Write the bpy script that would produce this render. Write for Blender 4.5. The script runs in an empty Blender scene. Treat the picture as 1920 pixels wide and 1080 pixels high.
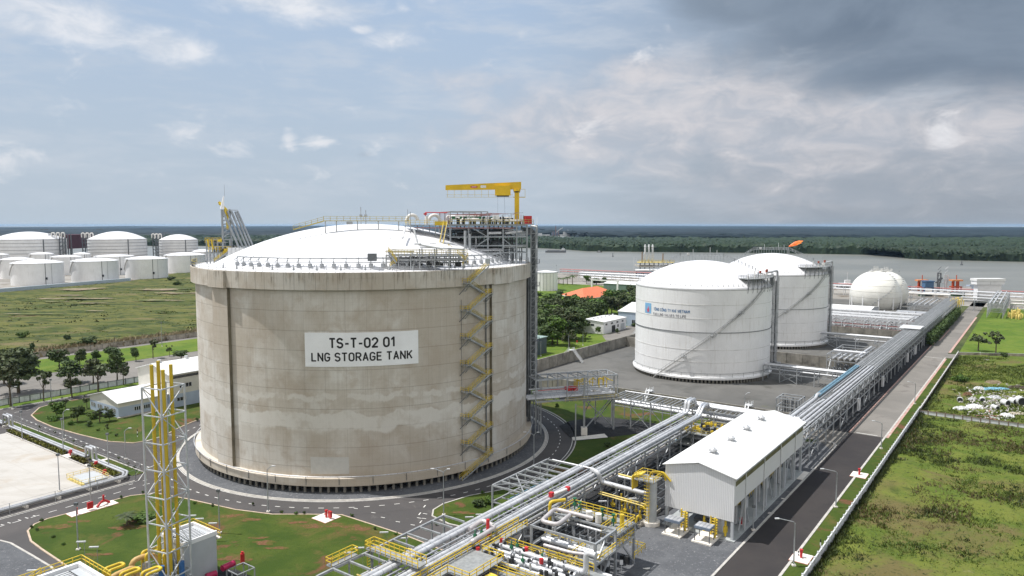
import bpy, math, random
import numpy as np
from mathutils import Vector, Matrix, noise as mnoise
random.seed(7); rng = np.random.default_rng(7)
rad = math.radians
sc = bpy.context.scene
col = sc.collection
# ------------------------------------------------------------------ camera
F = 1365.0; CAMH = 56.4; PITCH = math.atan(118.3 / F)
cd = bpy.data.cameras.new('camera'); cam = bpy.data.objects.new('camera', cd); col.objects.link(cam)
cam.location = (0, 0, CAMH); cam.rotation_euler = (math.pi / 2 - PITCH, 0, 0)
cd.sensor_width = 36; cd.lens = F / 1920 * 36; cd.clip_start = 0.5; cd.clip_end = 120000
sc.camera = cam
# ------------------------------------------------------------------ light
SUN_EL = rad(64); SUN_AZ = math.atan2(-1.0, 0.13)       # from the left, a touch beyond the tank
sun_dir = Vector((math.cos(SUN_EL) * math.sin(SUN_AZ), math.cos(SUN_EL) * math.cos(SUN_AZ), math.sin(SUN_EL)))
sl = bpy.data.lights.new('sun', 'SUN'); sl.energy = 4.75; sl.angle = rad(0.6); sl.color = (1.0, 0.97, 0.925)
so = bpy.data.objects.new('sun', sl); col.objects.link(so); so.rotation_euler = (-sun_dir).to_track_quat('-Z', 'Y').to_euler()
sc.view_settings.view_transform = 'Standard'; sc.view_settings.look = 'None'
sc.view_settings.exposure = 0.14; sc.view_settings.gamma = 1.0
sc.render.engine = 'CYCLES'
cy = sc.cycles
cy.use_denoising = True; cy.max_bounces = 5; cy.diffuse_bounces = 3; cy.glossy_bounces = 2; cy.volume_bounces = 0
cy.use_adaptive_sampling = True; cy.adaptive_threshold = 0.015
try: cy.denoiser = 'OPENIMAGEDENOISE'
except Exception: pass

class NT:
    """small node helper"""
    def __init__(s, tree): s.t = tree; s.n = tree.nodes; s.l = tree.links
    def node(s, typ, **kw):
        n = s.n.new(typ)
        for k, v in kw.items():
            if k.startswith('_'): setattr(n, k[1:], v)
        return n
    def put(s, sock, v):
        if v is None: return
        if hasattr(v, 'is_linked') or isinstance(v, bpy.types.NodeSocket): s.l.new(v, sock)
        else:
            try: sock.default_value = v
            except Exception:
                sock.default_value = (v, v, v)
    def math(s, op, a, b=None, c=None, clamp=False):
        n = s.n.new('ShaderNodeMath'); n.operation = op; n.use_clamp = clamp
        s.put(n.inputs[0], a); s.put(n.inputs[1], b)
        if c is not None: s.put(n.inputs[2], c)
        return n.outputs[0]
    def ramp(s, v, a, b, lo=0.0, hi=1.0, smooth=True):
        n = s.n.new('ShaderNodeMapRange'); n.interpolation_type = 'SMOOTHSTEP' if smooth else 'LINEAR'; n.clamp = True
        s.put(n.inputs[0], v); s.put(n.inputs[1], a); s.put(n.inputs[2], b); s.put(n.inputs[3], lo); s.put(n.inputs[4], hi)
        return n.outputs[0]
    def mix(s, f, a, b, mode='MIX'):
        n = s.n.new('ShaderNodeMix'); n.data_type = 'RGBA'; n.blend_type = mode
        s.put(n.inputs[0], f)
        for i, v in ((6, a), (7, b)):
            if isinstance(v, tuple) and len(v) == 3: v = v + (1,)
            s.put(n.inputs[i], v)
        return n.outputs[2]
    def noise(s, vec, scale, detail=4, rough=0.55, dist=0.0, out=0):
        n = s.n.new('ShaderNodeTexNoise'); s.put(n.inputs['Vector'], vec)
        n.inputs['Scale'].default_value = scale; n.inputs['Detail'].default_value = detail
        n.inputs['Roughness'].default_value = rough; n.inputs['Distortion'].default_value = dist
        return n.outputs[out]
    def mapping(s, vec, scale=(1, 1, 1), loc=(0, 0, 0), rot=(0, 0, 0)):
        n = s.n.new('ShaderNodeMapping'); s.put(n.inputs[0], vec)
        n.inputs[1].default_value = loc; n.inputs[2].default_value = rot; n.inputs[3].default_value = scale
        return n.outputs[0]
    def sep(s, vec):
        n = s.n.new('ShaderNodeSeparateXYZ'); s.put(n.inputs[0], vec); return n.outputs
    def comb(s, x, y, z):
        n = s.n.new('ShaderNodeCombineXYZ'); s.put(n.inputs[0], x); s.put(n.inputs[1], y); s.put(n.inputs[2], z); return n.outputs[0]

def lin(r, g=None, b=None):
    """sRGB 0..255 -> linear tuple"""
    if g is None: g = b = r
    f = lambda c: (c / 255 / 12.92) if c / 255 <= 0.04045 else ((c / 255 + 0.055) / 1.055) ** 2.4
    return (f(r), f(g), f(b))

# ------------------------------------------------------------------ sky
w = bpy.data.worlds.new('World'); sc.world = w; w.use_nodes = True
t = NT(w.node_tree); t.n.clear()
wo = t.node('ShaderNodeOutputWorld'); bg = t.node('ShaderNodeBackground')
sky = t.n.new('ShaderNodeTexSky'); sky.sky_type = 'NISHITA'; sky.sun_disc = False
sky.sun_elevation = SUN_EL; sky.sun_rotation = SUN_AZ; sky.air_density = 1.2; sky.dust_density = 2.5; sky.ozone_density = 2.0
BGS = 0.1
tc = t.node('ShaderNodeTexCoord'); sx, sy, sz = t.sep(tc.outputs['Generated'])[:3]
hyp = t.math('SQRT', t.math('ADD', t.math('MULTIPLY', sx, sx), t.math('MULTIPLY', sy, sy)))
az = t.math('ARCTAN2', sx, sy); el = t.math('ARCTAN2', sz, hyp)
uv = t.comb(az, t.math('MULTIPLY', el, 2.0), 0.0)
uvs = t.comb(az, t.math('MULTIPLY', el, 4.2), 1.7)
n1 = t.noise(uv, 5.5, 10, 0.6, 0.35)
n2 = t.noise(uvs, 9.0, 9, 0.6, 0.2)
n3 = t.noise(uv, 16.0, 8, 0.62, 0.5)
sm = t.math('ADD', t.math('MULTIPLY', n1, 0.65), t.math('MULTIPLY', n3, 0.35))
def blob(px, py, wx, wy, tilt=0.0):
    a0 = math.atan((px - 960) / F); e0 = (421.7 - py) / F * math.cos(a0)
    sa = wx / F * math.cos(a0) ** 2; se = wy / F
    da = t.math('SUBTRACT', az, a0); de = t.math('SUBTRACT', el, e0)
    if tilt:
        de = t.math('ADD', de, t.math('MULTIPLY', da, tilt))
    a = t.math('DIVIDE', da, sa); e = t.math('DIVIDE', de, se)
    q = t.math('ADD', t.math('MULTIPLY', a, a), t.math('MULTIPLY', e, e))
    return t.math('EXPONENT', t.math('MULTIPLY', q, -1.0))
def group(bl):
    o = None
    for b in bl:
        g = blob(*b[:4], tilt=b[5] if len(b) > 5 else 0.0)
        if b[4] != 1: g = t.math('MULTIPLY', g, b[4])
        o = g if o is None else t.math('MAXIMUM', o, g)
    return o
k = 1.0 / BGS
C_ = lambda r, g, b: tuple(c * k for c in lin(r, g, b))
# clear sky: Nishita pulled toward the hazy tropical sky of the day
grad = t.ramp(el, 0.0, 0.42)
side = t.math('MULTIPLY', t.ramp(az, -0.05, 0.42), t.ramp(az, 1.3, 0.9))
lowc = t.mix(side, C_(178, 192, 207), C_(150, 159, 171)); highc = t.mix(side, C_(166, 188, 216), C_(146, 160, 178))
clear = t.mix(grad, lowc, highc)
base = t.mix(0.93, sky.outputs[0], clear)
# broad thin veil
veil = t.math('MULTIPLY', t.ramp(n2, 0.42, 0.75), 0.55)
base = t.mix(veil, base, C_(198, 205, 215))
# big soft bank, centre and right
bank = group([(1230, 230, 420, 110, 1.0), (1560, 290, 380, 120, 1.0), (1000, 250, 260, 70, .7), (1820, 240, 240, 90, .9), (1200, 150, 120, 40, .9), (900, 160, 180, 40, .5)])
mb_ = t.ramp(t.math('ADD', bank, t.math('MULTIPLY', t.math('SUBTRACT', sm, 0.5), 1.7)), 0.18, 1.0)
bankcol = t.mix(t.ramp(t.math('ADD', n3, t.math('MULTIPLY', el, 0.8)), 0.42, 0.78), C_(180, 185, 195), C_(210, 207, 210))
base = t.mix(t.math('MULTIPLY', mb_, 0.85), base, bankcol)
# left: soft white banks and puffs
left = group([(150, 60, 200, 42, 1.0, .12), (330, 100, 150, 34, .95, .12), (550, 25, 190, 40, .95), (740, 90, 62, 20, .8), (690, 74, 30, 10, .85), (810, 12, 26, 22, .7), (760, 35, 22, 16, .5), (240, 15, 80, 20, .5)])
ml = t.ramp(t.math('ADD', left, t.math('MULTIPLY', t.math('SUBTRACT', sm, 0.5), 2.2)), 0.30, 1.05)
base = t.mix(t.math('MULTIPLY', ml, 0.86), base, t.mix(t.ramp(n3, .35, .65), C_(200, 208, 219), C_(226, 228, 233)))
puff = group([(30, 300, 70, 34, 1.0), (350, 250, 48, 20, .9), (450, 280, 55, 24, .95), (545, 255, 17, 24, .85), (610, 272, 32, 13, .95), (705, 276, 48, 20, .9), (660, 208, 26, 9, .55), (250, 320, 100, 18, .4), (1200, 118, 34, 20, .75), (1755, 250, 36, 44, .75), (1110, 245, 60, 22, .7), (560, 330, 260, 20, .35), (1345, 28, 36, 18, .8)])
mp = t.ramp(t.math('ADD', puff, t.math('MULTIPLY', t.math('SUBTRACT', n3, 0.5), 3.4)), 0.30, 1.45)
base = t.mix(t.math('MULTIPLY', mp, 0.85), base, C_(226, 227, 231))
# storm cloud top right
st = group([(1650, 20, 330, 120, 1.0, -.18), (1900, 70, 330, 115, 1.0), (1420, 10, 200, 70, .9), (1700, 120, 260, 60, .9, -.1), (1800, -120, 600, 160, 1.0), (1930, 160, 120, 40, .6)])
ms = t.ramp(t.math('ADD', st, t.math('MULTIPLY', t.math('SUBTRACT', n1, 0.5), 1.1)), 0.25, 0.80)
base = t.mix(t.math('MULTIPLY', ms, 0.93), base, t.mix(t.ramp(n1, .3, .7), C_(106, 121, 139), C_(130, 144, 161)))
mid = group([(1700, 330, 330, 60, .8), (1400, 330, 200, 40, .5), (690, 292, 30, 10, .6), (1560, 240, 160, 26, .45)])
mm = t.ramp(t.math('ADD', mid, t.math('MULTIPLY', t.math('SUBTRACT', n2, 0.5), 1.6)), 0.25, 0.9)
base = t.mix(t.math('MULTIPLY', mm, 0.55), base, C_(140, 151, 164))
# unseen bright cloud added behind the camera, as fill for camera-facing shaded faces
base = t.mix(t.math('MULTIPLY', t.ramp(sy, 0.1, -0.35), 0.8), base, C_(246, 243, 238))
# haze band at the horizon
hz = t.math('MULTIPLY', t.math('EXPONENT', t.math('MULTIPLY', el, -28.0)), 0.75)
base = t.mix(hz, base, t.mix(side, C_(181, 193, 204), C_(150, 158, 168)))
t.l.new(base, bg.inputs[0]); bg.inputs[1].default_value = BGS
t.l.new(bg.outputs[0], wo.inputs[0])

# ------------------------------------------------------------------ picture measurements -> world
cP, sP = math.cos(PITCH), math.sin(PITCH)
def G(px, py, z=0.0):
    x = px - 960; d = py - 540; r = (x, F * cP - d * sP, -(d * cP + F * sP)); q = (z - CAMH) / r[2]
    return (r[0] * q, r[1] * q)
def at(px, py, Y):
    x = px - 960; d = py - 540; q = Y / (F * cP - d * sP); return (x * q, Y, CAMH - (d * cP + F * sP) * q)
O = (39.5, 125.6); U = (0.590, 0.8074); V = (-0.8074, 0.590)
def W(p):                                              # site grid (along the long road, across it, up) -> world
    s_, t_ = p[0], p[1]
    return (O[0] + s_ * U[0] + t_ * V[0], O[1] + s_ * U[1] + t_ * V[1], p[2] if len(p) > 2 else 0.0)
def S2(px, py, z=0.0):
    g = G(px, py, z); dx, dy = g[0] - O[0], g[1] - O[1]
    return (dx * U[0] + dy * U[1], dx * V[0] + dy * V[1])
SITE_ROT = math.atan2(U[1], U[0])

# ------------------------------------------------------------------ materials
MATS = {}
def mat(name, c, rough=0.6, metal=0.0, var=0.12, scale=1.0, c2=None, c2amt=(0.5, 0.7), c2scale=None, bump=0.0, bscale=8.0, spec=0.4, stretch=(1, 1, 1), streak=None):
    if name in MATS: return MATS[name]
    m = bpy.data.materials.new(name); m.use_nodes = True; MATS[name] = m
    q = NT(m.node_tree); b = q.n['Principled BSDF']
    tcn = q.node('ShaderNodeTexCoord'); v = q.mapping(tcn.outputs['Object'], stretch)
    n = q.noise(v, scale, 6, 0.6)
    lo = tuple(x * (1 - var) for x in c); hi = tuple(min(1, x * (1 + var)) for x in c)
    cc = q.mix(q.ramp(n, 0.3, 0.7), lo, hi)
    if c2:
        nn = q.noise(q.mapping(tcn.outputs['Object'], stretch, (13.1, 4.2, 7.7)), c2scale or scale * 0.35, 7, 0.65, 0.3)
        cc = q.mix(q.ramp(nn, *c2amt), cc, c2)
    if streak:                                            # vertical run-down marks: (colour, amount)
        sn = q.noise(q.mapping(tcn.outputs['Object'], (1, 1, 0.08)), 1.6, 6, 0.7)
        cc = q.mix(q.math('MULTIPLY', q.ramp(sn, 0.52, 0.75), streak[1]), cc, streak[0])
    q.l.new(cc, b.inputs['Base Color']); b.inputs['Roughness'].default_value = rough
    b.inputs['Metallic'].default_value = metal; b.inputs['Specular IOR Level'].default_value = spec
    if bump:
        bn = q.n.new('ShaderNodeBump'); bn.inputs[0].default_value = bump; bn.inputs[1].default_value = 0.1
        q.l.new(q.noise(tcn.outputs['Object'], bscale, 5, 0.6), bn.inputs['Height']); q.l.new(bn.outputs[0], b.inputs['Normal'])
    return m
M_galv = mat('galvanised steel', (0.36, 0.375, 0.39), 0.5, 0.35, 0.18, 0.8)
M_galvd = mat('weathered dark steel', (0.14, 0.15, 0.16), 0.55, 0.3, 0.25, 0.6)
M_clad = mat('aluminium pipe cladding', (0.60, 0.61, 0.63), 0.42, 0.25, 0.12, 0.5, streak=((.36, .36, .36), .35))
M_pipe = mat('silver grey pipe', (0.50, 0.51, 0.53), 0.42, 0.3, 0.16, 0.5)
M_pipew = mat('white insulated pipe', (0.70, 0.68, 0.65), 0.5, 0.0, 0.1, 0.6)
M_bluegal = mat('blue grey cable tray', (0.16, 0.28, 0.36), 0.5, 0.2, 0.2, 0.5)
M_yel = mat('yellow handrail paint', (0.62, 0.45, 0.04), 0.5, 0.0, 0.15, 0.5)
M_yel2 = mat('pale yellow pipe paint', (0.66, 0.52, 0.16), 0.5, 0.0, 0.15, 0.5)
M_yeld = mat('faded yellow rail paint', (0.45, 0.37, 0.12), 0.6, 0.0, 0.2, 0.5)
M_relf = mat('relief frame steel', (0.30, 0.32, 0.34), 0.5, 0.2, 0.15, 0.5)
M_crane = mat('crane yellow paint', (0.68, 0.44, 0.02), 0.45, 0.0, 0.10, 0.4)
M_red = mat('red fire paint', (0.50, 0.03, 0.035), 0.45, 0.0, 0.15, 1.0)
M_pink = mat('faded red pipe paint', (0.36, 0.16, 0.15), 0.6, 0.0, 0.2, 0.6)
M_green = mat('green valve paint', (0.02, 0.13, 0.06), 0.5, 0.0, 0.2, 1.0)
M_blue = mat('blue pump paint', (0.04, 0.13, 0.33), 0.5, 0.0, 0.2, 1.0)
M_dark = mat('dark recess metal', (0.03, 0.032, 0.035), 0.7, 0.0, 0.3, 0.7)
M_glass = mat('dark window glass', (0.02, 0.025, 0.03), 0.15, 0.0, 0.3, 0.5, spec=0.7)
M_wroof = mat('white sheet roof', (0.70, 0.70, 0.69), 0.45, 0.0, 0.04, 0.15)
M_wwall = mat('white sheet wall', (0.74, 0.74, 0.745), 0.5, 0.0, 0.05, 0.3)
M_cream = mat('cream sheet wall', (0.60, 0.58, 0.53), 0.55, 0.0, 0.06, 0.3)
M_bwall = mat('pale blue sheet wall', (0.38, 0.45, 0.56), 0.55, 0.0, 0.06, 0.3)
M_gwall = mat('grey rendered wall', (0.42, 0.44, 0.46), 0.6, 0.0, 0.06, 0.3)
M_grat = mat('steel grating deck', (0.27, 0.28, 0.28), 0.7, 0.2, 0.18, 1.2)
M_tankw = mat('white tank paint', (0.79, 0.79, 0.79), 0.42, 0.0, 0.05, 0.12, streak=((0.48, 0.45, 0.40), 0.5))
M_dome = mat('white dome paint', (0.70, 0.70, 0.72), 0.5, 0.0, 0.035, 0.12, c2=(0.62, 0.615, 0.60), c2amt=(.55, .8), c2scale=.09)
M_sphere = mat('white sphere paint', (0.72, 0.71, 0.66), 0.4, 0.0, 0.06, 0.2)
M_conc = mat('pale concrete', (0.42, 0.39, 0.34), 0.85, 0.0, 0.15, 0.5, bump=0.15)
M_concd = mat('stained bund concrete', (0.25, 0.235, 0.205), 0.9, 0.0, 0.25, 0.35, c2=(0.10, 0.095, 0.085), streak=((0.07, 0.065, 0.06), 0.7))
M_pad = mat('whitewashed pad', (0.72, 0.68, 0.62), 0.8, 0.0, 0.08, 0.8)
M_padr = mat('red painted pad edge', (0.5, 0.2, 0.14), 0.8, 0.0, 0.1, 0.8)
M_kerb = mat('kerb concrete', (0.44, 0.42, 0.39), 0.85, 0.0, 0.15, 1.0)
M_kerbr = mat('red and white kerb', (0.42, 0.26, 0.22), 0.85, 0.0, 0.15, 1.0, c2=(0.52, 0.46, 0.41), c2scale=0.5)
M_kerbo = mat('sandy kerb', (0.47, 0.37, 0.28), 0.85, 0, .15, 1.0)
M_line = mat('white road paint', (0.66, 0.65, 0.62), 0.7, 0.0, 0.12, 2.0)
M_black = mat('black paint', (0.012, 0.012, 0.014), 0.55, 0.0, 0.1, 1.0)
M_sign = mat('white sign panel', (0.80, 0.81, 0.83), 0.5, 0.0, 0.05, 0.2)
M_lamp = mat('lamp housing', (0.60, 0.61, 0.62), 0.5, 0.1, 0.1, 1.0)
M_trunk = mat('bark', (0.10, 0.08, 0.055), 0.9, 0.0, 0.3, 3.0)
M_rooft = mat('orange roof tiles', (0.56, 0.16, 0.075), 0.75, 0.0, 0.15, 1.5)
M_orange = mat('orange fender paint', (0.42, 0.065, 0.02), 0.6, 0.0, 0.2, 0.6)
M_tarp = mat('dirty white sheeting', (0.55, 0.56, 0.56), 0.7, 0.0, 0.2, 2.0)
M_btarp = mat('blue sheeting', (0.20, 0.42, 0.55), 0.7, 0.0, 0.2, 2.0)
M_maroon = mat('maroon cladding', (0.09, 0.025, 0.04), 0.6, 0.0, 0.15, 0.1)
M_fence = mat('pale fence panel', (0.64, 0.65, 0.68), 0.7, 0.0, 0.15, 0.7, streak=((0.25, 0.24, 0.22), 0.4))
M_wallo = mat('old garden wall', (0.40, 0.35, 0.30), 0.9, 0.0, 0.25, 0.5, c2=(0.14, 0.12, 0.10))

def site_bands(m, step, wd, colr, amt):
    """lap joints of pipe cladding, every step metres along the racks"""
    q = NT(m.node_tree); b = q.n['Principled BSDF']; src = b.inputs['Base Color'].links[0].from_socket; tcn = q.node('ShaderNodeTexCoord')
    x_ = q.sep(q.mapping(tcn.outputs['Object'], (1, 1, 1), (0, 0, 0), (0, 0, -SITE_ROT)))[0]
    f_ = q.math('ABSOLUTE', q.math('SUBTRACT', q.math('FRACT', q.math('DIVIDE', x_, step)), .5))
    wn = q.n.new('ShaderNodeTexWhiteNoise'); wn.noise_dimensions = '1D'; q.l.new(q.math('FLOOR', q.math('ADD', q.math('DIVIDE', x_, step), .5)), wn.inputs['W'])
    cc = q.mix(q.math('MULTIPLY', wn.outputs['Value'], .28), src, colr)
    q.l.new(q.mix(q.math('MULTIPLY', q.ramp(f_, .5 - wd / step, .5), amt), cc, colr), b.inputs['Base Color'])
site_bands(M_clad, 1.8, .09, (.25, .25, .26), .8); site_bands(M_pipe, 3.1, .1, (.2, .2, .2), .6)
def leafmat(name, a, b, c, sc1=0.5):
    m = bpy.data.materials.new(name); m.use_nodes = True
    q = NT(m.node_tree); bs = q.n['Principled BSDF']; tcn = q.node('ShaderNodeTexCoord')
    oi = q.node('ShaderNodeObjectInfo')
    n = q.noise(tcn.outputs['Object'], sc1, 5, 0.65); n2_ = q.noise(tcn.outputs['Object'], sc1 * 5, 3, 0.7)
    cc = q.mix(q.ramp(n, 0.32, 0.66), a, b); cc = q.mix(q.ramp(n2_, 0.5, 0.75), cc, c)
    hs = q.n.new('ShaderNodeHueSaturation'); q.l.new(cc, hs.inputs['Color'])
    q.l.new(q.ramp(oi.outputs['Random'], 0, 1, 0.75, 1.25, False), hs.inputs['Value'])
    q.l.new(q.ramp(oi.outputs['Random'], 0, 1, 0.485, 0.515, False), hs.inputs['Hue'])
    q.l.new(hs.outputs[0], bs.inputs['Base Color']); bs.inputs['Roughness'].default_value = 0.65; bs.inputs['Specular IOR Level'].default_value = 0.25
    return m
M_leaf = leafmat('dark leaves', (0.032, 0.052, 0.018), (0.070, 0.105, 0.032), (0.115, 0.150, 0.052))
M_leaf2 = leafmat('olive leaves', (0.035, 0.050, 0.022), (0.085, 0.105, 0.045), (0.14, 0.15, 0.08))
M_leaf3 = leafmat('bright leaves', (0.035, 0.07, 0.012), (0.08, 0.14, 0.022), (0.14, 0.20, 0.04))
M_forest = leafmat('mangrove canopy', (0.010, 0.022, 0.012), (0.022, 0.042, 0.019), (0.042, 0.064, 0.030), 0.05)
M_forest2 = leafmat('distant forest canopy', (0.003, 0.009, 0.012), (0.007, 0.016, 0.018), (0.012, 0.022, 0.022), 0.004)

def terrain_mat(name, cols, scales, bump=0.4, bsc=1.5, rough=0.95, thr=None, joint=None):
    """layered patchy ground: base + [(colour, noise scale, lo, hi, detail, stretch)]"""
    m = bpy.data.materials.new(name); m.use_nodes = True
    q = NT(m.node_tree); bs = q.n['Principled BSDF']; tcn = q.node('ShaderNodeTexCoord'); ob = tcn.outputs['Object']
    cc = None
    for i, (c, s_, lo, hi, st_) in enumerate(cols):
        if cc is None: cc = c; continue
        n = q.noise(q.mapping(ob, st_, (i * 17.3, i * 5.1, i * 3.3)), s_, 8, 0.65, 0.6)
        cc = q.mix(q.ramp(n, lo, hi), cc, c)
    if joint:                                             # slab joints on the site grid: (step, half width, colour)
        jx, jy, _j = q.sep(q.mapping(ob, (1, 1, 1), (0, 0, 0), (0, 0, -SITE_ROT)))[:3]
        for v_ in (jx, jy):
            f_ = q.math('ABSOLUTE', q.math('SUBTRACT', q.math('FRACT', q.math('DIVIDE', v_, joint[0])), .5))
            cc = q.mix(q.math('MULTIPLY', q.ramp(f_, .5 - joint[1] / joint[0], .5), .6), cc, joint[2])
    q.l.new(cc, bs.inputs['Base Color']) if not isinstance(cc, tuple) else None
    bs.inputs['Roughness'].default_value = rough; bs.inputs['Specular IOR Level'].default_value = 0.2
    bn = q.n.new('ShaderNodeBump'); bn.inputs[0].default_value = bump; bn.inputs[1].default_value = 0.3
    q.l.new(q.noise(ob, bsc, 6, 0.7), bn.inputs['Height']); q.l.new(bn.outputs[0], bs.inputs['Normal'])
    return m
I3 = (1, 1, 1)
M_land = terrain_mat('rough land', [((0.0490, 0.0665, 0.0210), 0, 0, 0, I3), ((0.0840, 0.0980, 0.0350), 0.02, 0.4, 0.6, I3), ((0.0350, 0.0490, 0.0196), 0.05, 0.5, 0.65, I3)], None)
M_field = terrain_mat('left field grass', [((0.062, 0.080, 0.019), 0, 0, 0, I3), ((0.115, 0.118, 0.033), 0.028, 0.42, 0.54, (1, 2.4, 1)), ((0.036, 0.052, 0.015), 0.06, 0.50, 0.60, (1, 2.8, 1)), ((0.15, 0.125, 0.06), 0.022, 0.56, 0.66, (1, 2.6, 1)), ((0.09, 0.07, 0.035), 0.05, 0.60, 0.68, (1, 3, 1)), ((0.030, 0.044, 0.013), 0.45, 0.56, 0.68, (1, 1.8, 1)), ((0.14, 0.15, 0.06), 0.9, 0.62, 0.74, (1, 2, 1))], None, 1.0, 0.7)
M_rfield = terrain_mat('right field grass', [((0.0892, 0.1275, 0.0187), 0, 0, 0, I3), ((0.1360, 0.1573, 0.0298), 0.08, 0.42, 0.60, I3), ((0.0638, 0.0892, 0.0170), 0.22, 0.56, 0.70, I3), ((0.1318, 0.1105, 0.0425), 0.045, 0.50, 0.64, I3), ((0.2210, 0.1870, 0.1190), 0.10, 0.66, 0.73, I3), ((0.0255, 0.0382, 0.0102), 1.3, 0.54, 0.68, I3)], None, 1.0, 1.4)
M_lawn = terrain_mat('mown lawn', [((0.0390, 0.0686, 0.0094), 0, 0, 0, I3), ((0.0624, 0.0897, 0.0140), 0.09, 0.40, 0.62, I3), ((0.1092, 0.0897, 0.0273), 0.12, 0.52, 0.70, I3), ((0.1326, 0.0663, 0.0351), 0.085, 0.575, 0.66, I3), ((0.0351, 0.0585, 0.0094), 1.2, 0.5, 0.75, I3)], None, 0.5, 3.0)
M_lawnb = terrain_mat('bright lawn', [((0.0800, 0.1360, 0.0160), 0, 0, 0, I3), ((0.1200, 0.1680, 0.0240), 0.06, 0.40, 0.62, I3), ((0.0480, 0.0800, 0.0128), 0.25, 0.55, 0.70, I3), ((0.1280, 0.1200, 0.0400), 0.05, 0.60, 0.74, I3)], None, 0.5, 2.0)
M_asph = terrain_mat('asphalt', [((0.0756, 0.0714, 0.0714), 0, 0, 0, I3), ((0.0924, 0.0854, 0.0840), 0.06, 0.40, 0.65, I3), ((0.0735, 0.0700, 0.0700), 0.25, 0.52, 0.72, I3), ((0.1155, 0.1085, 0.1050), 5.0, 0.55, 0.8, I3), ((0.0525, 0.0490, 0.0490), 0.11, 0.58, 0.72, (1, 2.2, 1)), ((0.1085, 0.1015, 0.0980), 0.35, 0.60, 0.72, (2, 1, 1))], None, 0.15, 8, 0.85)
M_asphn = terrain_mat('new asphalt', [((0.0360, 0.0329, 0.0335), 0, 0, 0, I3), ((0.0471, 0.0422, 0.0409), 0.05, 0.38, 0.62, (1, 1, 1)), ((0.0310, 0.0285, 0.0298), 0.4, 0.55, 0.75, I3)], None, 0.12, 8, 0.85)
M_asphold = terrain_mat('old road concrete', [((0.1750, 0.1645, 0.1505), 0, 0, 0, I3), ((0.2100, 0.1960, 0.1785), 0.05, 0.4, 0.62, I3), ((0.1330, 0.1225, 0.1120), 0.12, 0.54, 0.70, I3)], None, 0.15, 6, 0.9)
M_gravel = terrain_mat('grey gravel', [((0.1062, 0.1109, 0.1204), 0, 0, 0, I3), ((0.1416, 0.1463, 0.1558), 0.2, 0.4, 0.65, I3), ((0.2832, 0.2832, 0.2950), 2.2, 0.56, 0.70, I3), ((0.0590, 0.0590, 0.0649), 1.7, 0.56, 0.72, I3)], None, 0.8, 4)
M_gravd = terrain_mat('dark gravel', [((0.032, 0.033, 0.036), 0, 0, 0, I3), ((0.046, 0.047, 0.05), 0.3, 0.4, 0.65, I3), ((0.085, 0.085, 0.085), 2.0, 0.6, 0.75, I3)], None, 0.8, 4)
M_yard = terrain_mat('bleached concrete yard', [((0.4070, 0.3848, 0.3552), 0, 0, 0, I3), ((0.4514, 0.4329, 0.4070), 0.08, 0.4, 0.6, (1, 2, 1)), ((0.3700, 0.3108, 0.2442), 0.07, 0.58, 0.75, I3), ((0.3108, 0.2960, 0.2738), 0.3, 0.56, 0.8, (1, 3, 1))], None, 0.1, 4, joint=(6.0, .12, (.36, .33, .30)))
M_bund = terrain_mat('bund floor concrete', [((0.1148, 0.1123, 0.1066), 0, 0, 0, I3), ((0.1394, 0.1361, 0.1287), 0.05, 0.4, 0.6, I3), ((0.0861, 0.0861, 0.0804), 0.09, 0.52, 0.7, I3), ((0.1066, 0.1148, 0.0574), 0.07, 0.64, 0.74, I3), ((0.0738, 0.0722, 0.0656), 0.03, 0.56, 0.68, I3)], None, 0.15, 4, joint=(7.5, .12, (.09, .088, .082)))
M_dirt = terrain_mat('sandy bare soil', [((0.27, 0.215, 0.15), 0, 0, 0, I3), ((0.19, 0.155, 0.10), 0.15, 0.4, 0.6, I3), ((0.10, 0.12, 0.04), 0.08, 0.5, 0.6, I3)], None, 0.4, 2)
M_farm = terrain_mat('tank farm yard', [((0.2400, 0.2240, 0.2000), 0, 0, 0, I3), ((0.3360, 0.3200, 0.2960), 0.02, 0.45, 0.6, I3), ((0.1280, 0.1040, 0.0800), 0.03, 0.5, 0.65, I3)], None, 0.3, 2)

def water_mat():
    m = bpy.data.materials.new('muddy river water'); m.use_nodes = True
    q = NT(m.node_tree); b = q.n['Principled BSDF']; tcn = q.node('ShaderNodeTexCoord'); ob = tcn.outputs['Object']
    n = q.noise(q.mapping(ob, (1, 2.5, 1)), 0.004, 8, 0.6, 0.5)
    q.l.new(q.mix(q.ramp(n, 0.35, 0.65), (0.15, 0.155, 0.14), (0.20, 0.20, 0.18)), b.inputs['Base Color'])
    b.inputs['Roughness'].default_value = 0.32; b.inputs['Specular IOR Level'].default_value = 0.45
    bn = q.n.new('ShaderNodeBump'); bn.inputs[0].default_value = 0.35; bn.inputs[1].default_value = 1.0
    q.l.new(q.noise(ob, 0.12, 6, 0.7, 0.4), bn.inputs['Height']); q.l.new(bn.outputs[0], b.inputs['Normal'])
    return m
M_water = water_mat()

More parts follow.
